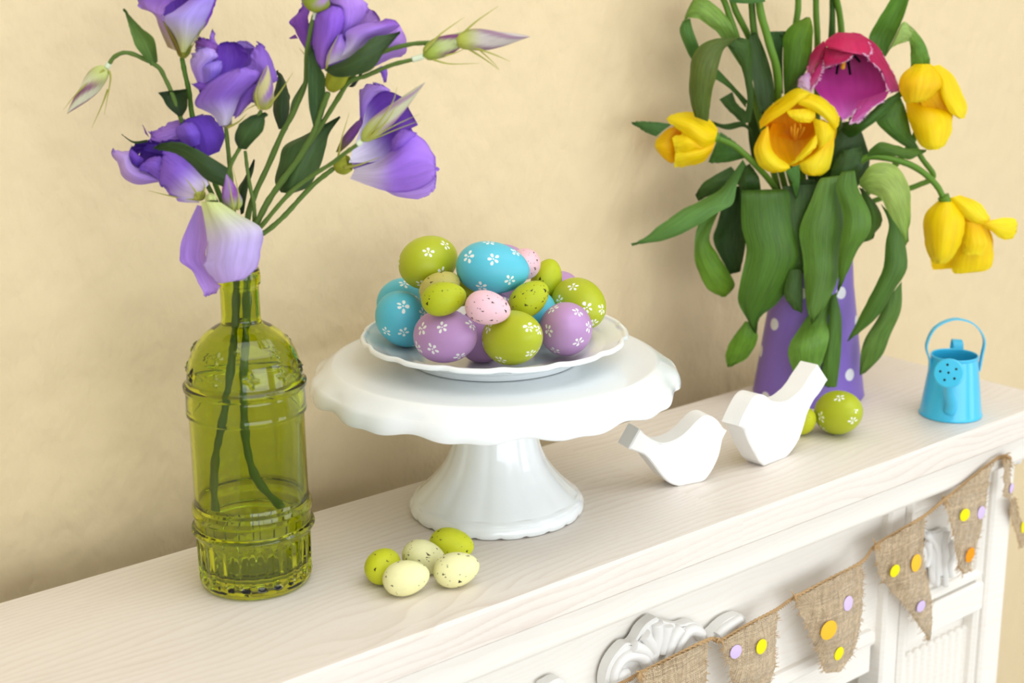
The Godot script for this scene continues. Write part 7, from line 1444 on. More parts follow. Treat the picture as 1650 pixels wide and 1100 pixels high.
	leafy(fc, "petal", PackedVector3Array([Vector3(0.009, 0.37, 0.0255), Vector3(0.0106, 0.3695, 0.0295), Vector3(0.0172, 0.3686, 0.0297), Vector3(0.012, 0.3585, 0.0358), Vector3(0.0198, 0.3582, 0.0387), Vector3(0.0347, 0.3573, 0.0363), Vector3(0.0165, 0.3449, 0.0421), Vector3(0.0288, 0.3445, 0.0424), Vector3(0.0452, 0.3437, 0.0397), Vector3(0.0271, 0.3339, 0.0481), Vector3(0.0387, 0.3322, 0.0469), Vector3(0.0515, 0.3304, 0.0449), Vector3(0.0351, 0.3163, 0.0521), Vector3(0.0438, 0.3163, 0.0527), Vector3(0.0557, 0.316, 0.0509), Vector3(0.0381, 0.3114, 0.0546), Vector3(0.044, 0.312, 0.0554), Vector3(0.053, 0.3121, 0.0539)]), [Color8(196, 34, 92), Color8(190, 34, 90), Color8(200, 90, 160)], 0.001, M.tulip, 0.002)
	fringe(fc, PackedVector3Array([Vector3(0.009, 0.37, 0.0255), Vector3(0.0106, 0.3695, 0.0295), Vector3(0.0172, 0.3686, 0.0297), Vector3(0.012, 0.3585, 0.0358), Vector3(0.0198, 0.3582, 0.0387), Vector3(0.0347, 0.3573, 0.0363), Vector3(0.0165, 0.3449, 0.0421), Vector3(0.0288, 0.3445, 0.0424), Vector3(0.0452, 0.3437, 0.0397), Vector3(0.0271, 0.3339, 0.0481), Vector3(0.0387, 0.3322, 0.0469), Vector3(0.0515, 0.3304, 0.0449), Vector3(0.0351, 0.3163, 0.0521), Vector3(0.0438, 0.3163, 0.0527), Vector3(0.0557, 0.316, 0.0509), Vector3(0.0381, 0.3114, 0.0546), Vector3(0.044, 0.312, 0.0554), Vector3(0.053, 0.3121, 0.0539)]), [1, 3])
	leafy(fc, "petal", PackedVector3Array([Vector3(-0.0101, 0.3618, 0.0072), Vector3(-0.0115, 0.3605, 0.0103), Vector3(-0.0108, 0.3591, 0.0118), Vector3(-0.0141, 0.3533, -0.0013), Vector3(-0.0159, 0.3544, 0.0078), Vector3(-0.0128, 0.3551, 0.0128), Vector3(-0.0159, 0.3424, -0.0053), Vector3(-0.0175, 0.3417, 0.0018), Vector3(-0.0151, 0.3405, 0.0057), Vector3(-0.0181, 0.3311, -0.0045), Vector3(-0.0179, 0.3291, -0.0022), Vector3(-0.0167, 0.327, -0.0008)]), [Color8(196, 34, 92), Color8(192, 52, 98), Color8(214, 110, 150)], 0.0006, M.tulip)
	leafy(fc, "petal", PackedVector3Array([Vector3(-0.0197, 0.3569, 0.0175), Vector3(-0.0122, 0.3553, 0.0296), Vector3(0.0044, 0.3529, 0.0347), Vector3(-0.0202, 0.3474, 0.017), Vector3(-0.015, 0.3481, 0.0293), Vector3(0.0002, 0.3478, 0.0338), Vector3(-0.02, 0.3403, 0.0172), Vector3(-0.0161, 0.3421, 0.0268), Vector3(-0.0043, 0.3431, 0.0301), Vector3(-0.019, 0.3385, 0.0181), Vector3(-0.0172, 0.3389, 0.0211), Vector3(-0.0134, 0.339, 0.0226)]), [Color8(150, 22, 66), Color8(196, 34, 92), Color8(208, 84, 146)], 0.0008, M.tulip, 0.002)
	fringe(fc, PackedVector3Array([Vector3(-0.0197, 0.3569, 0.0175), Vector3(-0.0122, 0.3553, 0.0296), Vector3(0.0044, 0.3529, 0.0347), Vector3(-0.0202, 0.3474, 0.017), Vector3(-0.015, 0.3481, 0.0293), Vector3(0.0002, 0.3478, 0.0338), Vector3(-0.02, 0.3403, 0.0172), Vector3(-0.0161, 0.3421, 0.0268), Vector3(-0.0043, 0.3431, 0.0301), Vector3(-0.019, 0.3385, 0.0181), Vector3(-0.0172, 0.3389, 0.0211), Vector3(-0.0134, 0.339, 0.0226)]), [2, 3])
	leafy(fc, "petal", PackedVector3Array([Vector3(-0.0176, 0.3377, 0.0063), Vector3(-0.0171, 0.346, 0.0108), Vector3(-0.0148, 0.3541, 0.0137), Vector3(-0.0203, 0.3262, 0.0015), Vector3(-0.0183, 0.3316, 0.0073), Vector3(-0.0144, 0.3367, 0.0114), Vector3(-0.0203, 0.3142, 0.0014), Vector3(-0.0187, 0.3188, 0.0048), Vector3(-0.0161, 0.3233, 0.0075)]), [Color8(150, 22, 66), Color8(198, 50, 120), Color8(216, 110, 160)], 0.0008, M.tulip, 0.002)
	fringe(fc, PackedVector3Array([Vector3(-0.0176, 0.3377, 0.0063), Vector3(-0.0171, 0.346, 0.0108), Vector3(-0.0148, 0.3541, 0.0137), Vector3(-0.0203, 0.3262, 0.0015), Vector3(-0.0183, 0.3316, 0.0073), Vector3(-0.0144, 0.3367, 0.0114), Vector3(-0.0203, 0.3142, 0.0014), Vector3(-0.0187, 0.3188, 0.0048), Vector3(-0.0161, 0.3233, 0.0075)]), [2, 3])
	leafy(fc, "petal", PackedVector3Array([Vector3(-0.0233, 0.3323, -0.001), Vector3(-0.0221, 0.3317, 0), Vector3(-0.0209, 0.331, 0.0009), Vector3(-0.0262, 0.3255, -0.006), Vector3(-0.0256, 0.3241, -0.0002), Vector3(-0.0201, 0.322, 0.0016), Vector3(-0.0269, 0.3177, -0.0066), Vector3(-0.0248, 0.3155, -0.0012), Vector3(-0.0198, 0.313, 0.0018)]), [Color8(206, 140, 200), Color8(226, 186, 226), Color8(232, 200, 232)], 0.001, M.tulip, 0.002)
	fringe(fc, PackedVector3Array([Vector3(-0.0233, 0.3323, -0.001), Vector3(-0.0221, 0.3317, 0), Vector3(-0.0209, 0.331, 0.0009), Vector3(-0.0262, 0.3255, -0.006), Vector3(-0.0256, 0.3241, -0.0002), Vector3(-0.0201, 0.322, 0.0016), Vector3(-0.0269, 0.3177, -0.0066), Vector3(-0.0248, 0.3155, -0.0012), Vector3(-0.0198, 0.313, 0.0018)]), [1, 3])
	leafy(fc, "petal", PackedVector3Array([Vector3(-0.0017, 0.3701, 0.0167), Vector3(0.0026, 0.3699, 0.0246), Vector3(0.0139, 0.3692, 0.027), Vector3(-0.0174, 0.3638, 0.0168), Vector3(-0.0074, 0.364, 0.0331), Vector3(0.0177, 0.363, 0.0378), Vector3(-0.0234, 0.3589, 0.0196), Vector3(-0.0127, 0.3567, 0.0392), Vector3(0.0181, 0.3526, 0.0433), Vector3(-0.0202, 0.3555, 0.0248), Vector3(-0.0128, 0.3527, 0.0407), Vector3(0.0117, 0.3482, 0.0433), Vector3(-0.0121, 0.3538, 0.0341), Vector3(-0.0078, 0.3528, 0.0419), Vector3(0.0035, 0.3511, 0.0443)]), [Color8(196, 34, 92), Color8(206, 40, 92), Color8(222, 84, 138)], 0.0008, M.tulip, 0.002)
	fringe(fc, PackedVector3Array([Vector3(-0.0017, 0.3701, 0.0167), Vector3(0.0026, 0.3699, 0.0246), Vector3(0.0139, 0.3692, 0.027), Vector3(-0.0174, 0.3638, 0.0168), Vector3(-0.0074, 0.364, 0.0331), Vector3(0.0177, 0.363, 0.0378), Vector3(-0.0234, 0.3589, 0.0196), Vector3(-0.0127, 0.3567, 0.0392), Vector3(0.0181, 0.3526, 0.0433), Vector3(-0.0202, 0.3555, 0.0248), Vector3(-0.0128, 0.3527, 0.0407), Vector3(0.0117, 0.3482, 0.0433), Vector3(-0.0121, 0.3538, 0.0341), Vector3(-0.0078, 0.3528, 0.0419), Vector3(0.0035, 0.3511, 0.0443)]), [3])
	part("stamen", tube(PackedVector3Array([Vector3(0.009, 0.3506, 0.0177), Vector3(0.0007, 0.3439, 0.0187), Vector3(-0.0071, 0.3309, 0.0226)]), 0.0019, 0.0013, 8), M.stamen_dark, fc)
	part("stamen", tube(PackedVector3Array([Vector3(0.0099, 0.3506, 0.0185), Vector3(0.0073, 0.3427, 0.0241), Vector3(0.0032, 0.3302, 0.0311)]), 0.0019, 0.0013, 8), M.stamen_dark, fc)
	part("stamen", tube(PackedVector3Array([Vector3(0.008, 0.3506, 0.017), Vector3(-0.0026, 0.344, 0.016), Vector3(-0.0113, 0.3362, 0.0166)]), 0.0019, 0.0013, 8), M.stamen_dark, fc)
	part("stamen", tube(PackedVector3Array([Vector3(0.0108, 0.3506, 0.0193), Vector3(0.0118, 0.3474, 0.0278), Vector3(0.0134, 0.3417, 0.0343)]), 0.0019, 0.0013, 8), M.stamen_dark, fc)
	part("pistil", tube(PackedVector3Array([Vector3(0.0111, 0.3504, 0.0169), Vector3(0.0056, 0.3425, 0.0201), Vector3(0.0006, 0.3359, 0.0238)]), 0.003, 0.0021, 8), M.stamen_gold, fc)
	leafy(tc, "leaf", PackedVector3Array([Vector3(-0.0174, 0.2249, 0.0478), Vector3(-0.0156, 0.2263, 0.0509), Vector3(-0.0119, 0.2273, 0.0524), Vector3(-0.03, 0.2414, 0.053), Vector3(-0.0274, 0.2424, 0.0583), Vector3(-0.0208, 0.2425, 0.0606), Vector3(-0.0405, 0.2259, 0.0548), Vector3(-0.0349, 0.2264, 0.0637), Vector3(-0.0222, 0.2254, 0.0672), Vector3(-0.0377, 0.2036, 0.0622), Vector3(-0.0333, 0.2048, 0.0749), Vector3(-0.0157, 0.203, 0.0777), Vector3(-0.0394, 0.1815, 0.0634), Vector3(-0.0346, 0.1849, 0.0765), Vector3(-0.0166, 0.1851, 0.0795), Vector3(-0.039, 0.1628, 0.0612), Vector3(-0.0363, 0.165, 0.0698), Vector3(-0.0255, 0.165, 0.0722), Vector3(-0.0371, 0.1438, 0.0601), Vector3(-0.0356, 0.1443, 0.0646), Vector3(-0.0301, 0.1437, 0.0659), Vector3(-0.0373, 0.1239, 0.06), Vector3(-0.0366, 0.1248, 0.0605), Vector3(-0.0359, 0.1257, 0.0611)]), [Color8(73, 111, 34), Color8(96, 139, 44), Color8(92, 134, 38)], 0.001, M.tulip_leaf)
	leafy(tc, "leaf", PackedVector3Array([Vector3(-0.0038, 0.2229, 0.0538), Vector3(-0.0031, 0.2225, 0.056), Vector3(-0.0004, 0.2216, 0.0566), Vector3(0.0016, 0.2075, 0.0582), Vector3(0.0038, 0.2059, 0.0644), Vector3(0.0133, 0.2027, 0.0653), Vector3(0.0067, 0.191, 0.0599), Vector3(0.009, 0.19, 0.0661), Vector3(0.0184, 0.1874, 0.0669), Vector3(0.0034, 0.1674, 0.0572), Vector3(0.0054, 0.1692, 0.0604), Vector3(0.0095, 0.1704, 0.0622)]), [Color8(71, 107, 32), Color8(87, 126, 42), Color8(87, 126, 42)], 0.0008, M.tulip_leaf)
	leafy(tc, "leaf", PackedVector3Array([Vector3(-0.0355, 0.1097, 0.0355), Vector3(-0.0278, 0.1147, 0.0419), Vector3(-0.0201, 0.1197, 0.0482), Vector3(-0.0492, 0.0861, 0.0269), Vector3(-0.042, 0.0908, 0.0376), Vector3(-0.0289, 0.0936, 0.0436), Vector3(-0.0695, 0.0658, 0.0283), Vector3(-0.0599, 0.0737, 0.0459), Vector3(-0.0385, 0.0775, 0.0538), Vector3(-0.067, 0.0445, 0.0329), Vector3(-0.0592, 0.0519, 0.0458), Vector3(-0.0436, 0.0564, 0.0522), Vector3(-0.0628, 0.0283, 0.039), Vector3(-0.0578, 0.0341, 0.0463), Vector3(-0.0488, 0.0384, 0.0505)]), [Color8(89, 132, 40), Color8(112, 158, 56), Color8(105, 149, 50)], 0.001, M.tulip_leaf)
	leafy(tc, "leaf", PackedVector3Array([Vector3(-0.0313, 0.113, 0.0467), Vector3(-0.0298, 0.1155, 0.0496), Vector3(-0.0263, 0.1173, 0.0509), Vector3(-0.0332, 0.0945, 0.0478), Vector3(-0.0309, 0.0953, 0.054), Vector3(-0.0216, 0.0938, 0.0547), Vector3(-0.0392, 0.0547, 0.048), Vector3(-0.0348, 0.059, 0.0555), Vector3(-0.0224, 0.0604, 0.0567), Vector3(-0.0399, 0.0294, 0.05), Vector3(-0.0358, 0.0299, 0.0557), Vector3(-0.0256, 0.028, 0.0566), Vector3(-0.0329, 0.0242, 0.0532), Vector3(-0.0307, 0.0241, 0.055), Vector3(-0.0285, 0.0241, 0.0568)]), [Color8(73, 115, 32), Color8(87, 130, 38), Color8(87, 130, 38)], 0.0008, M.tulip_leaf)
	leafy(tc, "leaf", PackedVector3Array([Vector3(0.0181, 0.2652, 0.0097), Vector3(0.0168, 0.2723, 0.0118), Vector3(0.0195, 0.2788, 0.0108), Vector3(0.0205, 0.267, 0.0246), Vector3(0.0148, 0.2751, 0.0232), Vector3(0.0132, 0.2825, 0.0186), Vector3(0.0201, 0.275, 0.0373), Vector3(0.0159, 0.281, 0.0386), Vector3(0.0178, 0.286, 0.0353), Vector3(0.0338, 0.2883, 0.0485), Vector3(0.0292, 0.2948, 0.0496), Vector3(0.0309, 0.3004, 0.0461), Vector3(0.0444, 0.3033, 0.0572), Vector3(0.041, 0.3069, 0.0576), Vector3(0.0417, 0.31, 0.055), Vector3(0.0519, 0.3147, 0.0633), Vector3(0.0514, 0.3153, 0.0629), Vector3(0.0509, 0.3159, 0.0625)]), [Color8(59, 102, 34), Color8(71, 115, 36), Color8(71, 115, 36)], 0.0008, M.tulip_leaf)
	var td := thing("tulip", "yellow tulip at the right with a folded-over petal, level with the magenta one", "tulip", Vector3(1.1764, 1.1, 0.0563), "tulips in the purple vase")
	part("stem", tube(PackedVector3Array([Vector3(0.0235, 0.0597, 0.0116), Vector3(0.0245, 0.1389, 0.0124), Vector3(0.0267, 0.184, 0.0142), Vector3(0.0543, 0.2219, 0.0369), Vector3(0.0716, 0.2613, 0.0589), Vector3(0.0774, 0.3033, 0.0662), Vector3(0.0737, 0.3254, 0.0657)]), 0.0036, 0.003, 12, 0, 0.03), M.tulip_stem, td)
	part("stem", tube(PackedVector3Array([Vector3(0.0441, 0.1959, 0.0233), Vector3(0.0663, 0.2074, 0.0442), Vector3(0.0837, 0.2164, 0.061), Vector3(0.0932, 0.2255, 0.0714), Vector3(0.0802, 0.2438, 0.0659), Vector3(0.0689, 0.2628, 0.0592)]), 0.0028, 0.0028, 12, 0, 0.03), M.tulip_stem, td)
	var fd := part("flower", tube(PackedVector3Array([Vector3(0.0711, 0.3329, 0.0662), Vector3(0.0712, 0.3258, 0.0689)]), 0.006, 0.0048, 12), M.tulip_stem, td)
	leafy(fd, "petal", PackedVector3Array([Vector3(0.0695, 0.3302, 0.0597), Vector3(0.0842, 0.3306, 0.0622), Vector3(0.0864, 0.3324, 0.0736), Vector3(0.0612, 0.3098, 0.0555), Vector3(0.0873, 0.3084, 0.0625), Vector3(0.0944, 0.3094, 0.0828), Vector3(0.0618, 0.2858, 0.0612), Vector3(0.0868, 0.2862, 0.0689), Vector3(0.0949, 0.2891, 0.0884), Vector3(0.0669, 0.2678, 0.0706), Vector3(0.0811, 0.2689, 0.0758), Vector3(0.0867, 0.2712, 0.0868)]), [Color8(240, 150, 10), Color8(250, 198, 8), Color8(255, 220, 14)], 0.0008, M.tulip)
	leafy(fd, "petal", PackedVector3Array([Vector3(0.0526, 0.3048, 0.0613), Vector3(0.0604, 0.3024, 0.0694), Vector3(0.0703, 0.2997, 0.0759), Vector3(0.0531, 0.2886, 0.0644), Vector3(0.0592, 0.2913, 0.0843), Vector3(0.0833, 0.2915, 0.0918), Vector3(0.0558, 0.2754, 0.0692), Vector3(0.0568, 0.2786, 0.0913), Vector3(0.0842, 0.2777, 0.0951), Vector3(0.0583, 0.2624, 0.0764), Vector3(0.058, 0.2647, 0.0927), Vector3(0.0778, 0.2637, 0.095), Vector3(0.0601, 0.2565, 0.0857), Vector3(0.0614, 0.2572, 0.0915), Vector3(0.0691, 0.257, 0.093)]), [Color8(250, 198, 8), Color8(255, 220, 14), Color8(255, 230, 38)], 0.0008, M.tulip)
	leafy(fd, "petal", PackedVector3Array([Vector3(0.0681, 0.3367, 0.0767), Vector3(0.0701, 0.3377, 0.0806), Vector3(0.0785, 0.338, 0.08), Vector3(0.0685, 0.3242, 0.0874), Vector3(0.0732, 0.3266, 0.0921), Vector3(0.0928, 0.3273, 0.0867), Vector3(0.0695, 0.3088, 0.0908), Vector3(0.0774, 0.3099, 0.0972), Vector3(0.1026, 0.3089, 0.0921), Vector3(0.0781, 0.2934, 0.0953), Vector3(0.0853, 0.2957, 0.1004), Vector3(0.1054, 0.2963, 0.097), Vector3(0.089, 0.2862, 0.099), Vector3(0.0921, 0.286, 0.1001), Vector3(0.0985, 0.2854, 0.099)]), [Color8(255, 220, 14), Color8(255, 220, 14), Color8(255, 230, 38)], 0.0008, M.tulip)
	leafy(fd, "petal", PackedVector3Array([Vector3(0.0577, 0.3025, 0.0759), Vector3(0.064, 0.3101, 0.0827), Vector3(0.0724, 0.3174, 0.088), Vector3(0.0644, 0.2936, 0.0762), Vector3(0.0733, 0.2975, 0.0851), Vector3(0.0842, 0.3012, 0.0925), Vector3(0.0775, 0.2887, 0.0818), Vector3(0.0819, 0.2912, 0.0871), Vector3(0.0886, 0.2934, 0.0909)]), [Color8(250, 198, 8), Color8(232, 170, 10), Color8(250, 198, 8)], 0.0008, M.tulip)
	leafy(fd, "petal", PackedVector3Array([Vector3(0.058, 0.339, 0.0658), Vector3(0.0599, 0.3394, 0.0738), Vector3(0.0702, 0.3389, 0.0758), Vector3(0.0428, 0.3309, 0.0637), Vector3(0.0458, 0.3316, 0.0833), Vector3(0.073, 0.3298, 0.0859), Vector3(0.035, 0.3202, 0.065), Vector3(0.038, 0.3215, 0.0879), Vector3(0.0694, 0.3196, 0.0907), Vector3(0.0383, 0.3048, 0.0703), Vector3(0.0386, 0.3077, 0.085), Vector3(0.0577, 0.3081, 0.0863), Vector3(0.04, 0.3031, 0.0743), Vector3(0.0417, 0.3041, 0.0805), Vector3(0.0497, 0.3042, 0.0823)]), [Color8(255, 220, 14), Color8(251, 204, 24), Color8(255, 230, 38)], 0.0008, M.tulip)
	leafy(td, "leaf", PackedVector3Array([Vector3(0.0559, 0.3455, 0.0279), Vector3(0.0574, 0.3449, 0.0291), Vector3(0.0589, 0.3442, 0.0303), Vector3(0.0453, 0.3608, 0.0191), Vector3(0.0568, 0.3577, 0.0237), Vector3(0.0622, 0.3551, 0.033), Vector3(0.0495, 0.3795, 0.0251), Vector3(0.0622, 0.3764, 0.0292), Vector3(0.0668, 0.3739, 0.0394), Vector3(0.0556, 0.3968, 0.0327), Vector3(0.0672, 0.3965, 0.0359), Vector3(0.0706, 0.3966, 0.0451), Vector3(0.0589, 0.411, 0.0381), Vector3(0.0681, 0.4108, 0.0408), Vector3(0.0711, 0.4109, 0.0481), Vector3(0.0634, 0.4345, 0.0418), Vector3(0.0648, 0.4345, 0.0429), Vector3(0.0662, 0.4345, 0.0441)]), [Color8(71, 115, 29), Color8(98, 149, 40), Color8(98, 149, 40)], 0.0008, M.tulip_leaf)
	leafy(td, "leaf", PackedVector3Array([Vector3(0.0328, 0.3474, 0.0502), Vector3(0.0334, 0.3498, 0.0507), Vector3(0.034, 0.3521, 0.0512), Vector3(0.0345, 0.3546, 0.0543), Vector3(0.034, 0.3613, 0.0571), Vector3(0.0376, 0.3676, 0.0568), Vector3(0.0404, 0.3587, 0.0591), Vector3(0.0384, 0.3696, 0.0623), Vector3(0.0426, 0.3799, 0.0609), Vector3(0.051, 0.3613, 0.0627), Vector3(0.0505, 0.3671, 0.0655), Vector3(0.0542, 0.3725, 0.0653)]), [Color8(128, 169, 75), Color8(163, 194, 100), Color8(163, 194, 100)], 0.0008, M.tulip_leaf)
	leafy(td, "leaf", PackedVector3Array([Vector3(0.051, 0.3613, 0.0627), Vector3(0.0516, 0.367, 0.0647), Vector3(0.0542, 0.3725, 0.0653), Vector3(0.0574, 0.3537, 0.0601), Vector3(0.0581, 0.3584, 0.066), Vector3(0.0641, 0.3627, 0.0682), Vector3(0.0595, 0.3434, 0.0593), Vector3(0.0625, 0.3475, 0.067), Vector3(0.0706, 0.3512, 0.071), Vector3(0.0619, 0.3282, 0.0587), Vector3(0.0675, 0.3319, 0.0664), Vector3(0.0772, 0.3352, 0.0712)]), [Color8(126, 169, 62), Color8(105, 154, 48), Color8(105, 154, 48)], 0.0008, M.tulip_leaf)
	leafy(td, "leaf", PackedVector3Array([Vector3(0.0677, 0.2532, 0.0608), Vector3(0.0703, 0.2544, 0.0629), Vector3(0.0728, 0.2556, 0.0651), Vector3(0.0513, 0.267, 0.0473), Vector3(0.0559, 0.2693, 0.056), Vector3(0.0669, 0.2705, 0.0601), Vector3(0.0391, 0.2838, 0.0373), Vector3(0.0467, 0.2876, 0.05), Vector3(0.0626, 0.2903, 0.0566), Vector3(0.0442, 0.297, 0.0467), Vector3(0.0479, 0.302, 0.0514), Vector3(0.0537, 0.3066, 0.0545)]), [Color8(80, 126, 40), Color8(89, 136, 44), Color8(89, 136, 44)], 0.0008, M.tulip_leaf)
	var te := thing("tulip", "yellow tulip drooping at the far right on a bent stem, with one petal flipped out", "tulip", Vector3(1.1764, 1.1, 0.0563), "tulips in the purple vase")
	part("stem", tube(PackedVector3Array([Vector3(0.004, 0.0647, 0.0189), Vector3(0.0031, 0.1429, 0.0181), Vector3(0.0063, 0.1875, 0.0207), Vector3(0.0104, 0.2227, 0.0292), Vector3(0.0173, 0.2476, 0.0427), Vector3(0.0296, 0.2492, 0.058), Vector3(0.0474, 0.2429, 0.0726), Vector3(0.0584, 0.2338, 0.0843), Vector3(0.0691, 0.2207, 0.093), Vector3(0.075, 0.2076, 0.0979)]), 0.0036, 0.003, 12, 0, 0.03), M.tulip_stem, te)
	var fe := part("flower", tube(PackedVector3Array([Vector3(0.0743, 0.2107, 0.0973), Vector3(0.0776, 0.2032, 0.1)]), 0.006, 0.0048, 12), M.tulip_stem, te)
	leafy(fe, "petal", PackedVector3Array([Vector3(0.0848, 0.1991, 0.0852), Vector3(0.1028, 0.1976, 0.0904), Vector3(0.1079, 0.1988, 0.1042), Vector3(0.0808, 0.1731, 0.0768), Vector3(0.1153, 0.17, 0.0907), Vector3(0.1303, 0.1712, 0.1175), Vector3(0.084, 0.1475, 0.0794), Vector3(0.1175, 0.1457, 0.0941), Vector3(0.1337, 0.1481, 0.1202), Vector3(0.0868, 0.132, 0.0817), Vector3(0.1136, 0.1312, 0.0973), Vector3(0.1316, 0.1327, 0.1186)]), [Color8(250, 198, 8), Color8(250, 198, 8), Color8(255, 220, 14)], 0.0008, M.tulip)
	leafy(fe, "petal", PackedVector3Array([Vector3(0.0931, 0.1988, 0.0998), Vector3(0.0975, 0.1971, 0.1099), Vector3(0.1106, 0.1936, 0.1142), Vector3(0.0976, 0.1685, 0.1035), Vector3(0.1013, 0.1681, 0.1194), Vector3(0.1225, 0.1637, 0.124), Vector3(0.0932, 0.143, 0.0999), Vector3(0.0998, 0.1468, 0.1193), Vector3(0.1273, 0.1454, 0.1253), Vector3(0.0931, 0.1313, 0.1024), Vector3(0.1017, 0.134, 0.117), Vector3(0.1223, 0.1337, 0.1238), Vector3(0.0958, 0.1304, 0.1072), Vector3(0.0983, 0.1309, 0.1109), Vector3(0.103, 0.1309, 0.1131)]), [Color8(250, 198, 8), Color8(255, 220, 14), Color8(255, 230, 38)], 0.0008, M.tulip)
	leafy(fe, "petal", PackedVector3Array([Vector3(0.0914, 0.1855, 0.1114), Vector3(0.0946, 0.1849, 0.1189), Vector3(0.1044, 0.1829, 0.1221), Vector3(0.0912, 0.1641, 0.1112), Vector3(0.0933, 0.1658, 0.1242), Vector3(0.1108, 0.1639, 0.1273), Vector3(0.0911, 0.1519, 0.1137), Vector3(0.0944, 0.1525, 0.1228), Vector3(0.1065, 0.1511, 0.1263)]), [Color8(250, 198, 8), Color8(255, 220, 14), Color8(255, 230, 38)], 0.0008, M.tulip)
	leafy(fe, "petal", PackedVector3Array([Vector3(0.0755, 0.2075, 0.0931), Vector3(0.0749, 0.209, 0.0996), Vector3(0.0818, 0.209, 0.1009), Vector3(0.0648, 0.1927, 0.0844), Vector3(0.0634, 0.1954, 0.1076), Vector3(0.0876, 0.1925, 0.1134), Vector3(0.0626, 0.1748, 0.0851), Vector3(0.0596, 0.1767, 0.1103), Vector3(0.0865, 0.1717, 0.1151), Vector3(0.0637, 0.1529, 0.0912), Vector3(0.0606, 0.1562, 0.1094), Vector3(0.08, 0.1539, 0.1124), Vector3(0.066, 0.1435, 0.0983), Vector3(0.0659, 0.145, 0.1051), Vector3(0.0734, 0.1445, 0.1069)]), [Color8(255, 220, 14), Color8(255, 220, 14), Color8(255, 230, 38)], 0.0008, M.tulip)
	leafy(fe, "petal", PackedVector3Array([Vector3(0.0792, 0.2088, 0.1013), Vector3(0.0816, 0.2106, 0.1056), Vector3(0.0906, 0.2111, 0.1055), Vector3(0.0841, 0.1957, 0.1105), Vector3(0.0863, 0.2013, 0.1195), Vector3(0.1071, 0.2031, 0.1165), Vector3(0.0932, 0.1856, 0.118), Vector3(0.0972, 0.1895, 0.1253), Vector3(0.1155, 0.1904, 0.1234), Vector3(0.1027, 0.182, 0.1233), Vector3(0.1062, 0.1845, 0.1268), Vector3(0.1141, 0.1861, 0.1275)]), [Color8(255, 220, 14), Color8(255, 230, 38), Color8(255, 220, 14)], 0.0008, M.tulip)
	leafy(fe, "petal", PackedVector3Array([Vector3(0.102, 0.1813, 0.1175), Vector3(0.102, 0.1837, 0.1191), Vector3(0.1041, 0.1856, 0.1192), Vector3(0.1133, 0.1761, 0.1268), Vector3(0.1097, 0.1815, 0.1286), Vector3(0.1127, 0.1855, 0.1263), Vector3(0.1224, 0.1671, 0.1343), Vector3(0.1177, 0.1785, 0.1363), Vector3(0.123, 0.1875, 0.1321), Vector3(0.1306, 0.1664, 0.141), Vector3(0.1282, 0.1775, 0.1433), Vector3(0.1335, 0.1868, 0.1408), Vector3(0.1345, 0.1739, 0.1442), Vector3(0.1336, 0.1779, 0.1451), Vector3(0.135, 0.1815, 0.1446)]), [Color8(250, 198, 8), Color8(255, 230, 38), Color8(255, 230, 38)], 0.0008, M.tulip)
	leafy(te, "leaf", PackedVector3Array([Vector3(-0.0083, 0.2257, 0.0579), Vector3(-0.0084, 0.2288, 0.0578), Vector3(-0.0085, 0.2318, 0.0577), Vector3(-0.0048, 0.2196, 0.066), Vector3(-0.0062, 0.2338, 0.0687), Vector3(0.0006, 0.2463, 0.0652), Vector3(0.001, 0.2147, 0.0759), Vector3(0.0025, 0.2316, 0.0816), Vector3(0.0165, 0.2461, 0.0782), Vector3(0.0067, 0.2031, 0.0805), Vector3(0.012, 0.2159, 0.0884), Vector3(0.0319, 0.2258, 0.0858), Vector3(0.0177, 0.1817, 0.087), Vector3(0.0211, 0.1923, 0.0911), Vector3(0.0329, 0.201, 0.0891), Vector3(0.024, 0.1668, 0.0922), Vector3(0.0254, 0.1691, 0.0929), Vector3(0.0278, 0.1713, 0.0928)]), [Color8(135, 171, 73), Color8(165, 190, 91), Color8(138, 175, 67)], 0.001, M.tulip_leaf)
	leafy(te, "leaf", PackedVector3Array([Vector3(0.0034, 0.2089, 0.0753), Vector3(0.0056, 0.2051, 0.0787), Vector3(0.0098, 0.2008, 0.0805), Vector3(0.0087, 0.1896, 0.0822), Vector3(0.0115, 0.1854, 0.0877), Vector3(0.0184, 0.1802, 0.0902), Vector3(0.0055, 0.1715, 0.0822), Vector3(0.0102, 0.1709, 0.0904), Vector3(0.0223, 0.1684, 0.0934), Vector3(0.0031, 0.1465, 0.0828), Vector3(0.0071, 0.1471, 0.0936), Vector3(0.0227, 0.1446, 0.0963), Vector3(-0.0056, 0.124, 0.0782), Vector3(-0.0022, 0.1253, 0.0886), Vector3(0.0126, 0.1233, 0.0906), Vector3(-0.0136, 0.1002, 0.0717), Vector3(-0.0104, 0.1013, 0.0808), Vector3(0.0011, 0.1, 0.0838), Vector3(-0.0208, 0.0787, 0.0658), Vector3(-0.0181, 0.0805, 0.0696), Vector3(-0.0133, 0.0817, 0.0719), Vector3(-0.0229, 0.0723, 0.064), Vector3(-0.0222, 0.0729, 0.0646), Vector3(-0.0215, 0.0736, 0.0652)]), [Color8(71, 111, 31), Color8(80, 121, 34), Color8(89, 130, 40)], 0.0008, M.tulip_leaf)
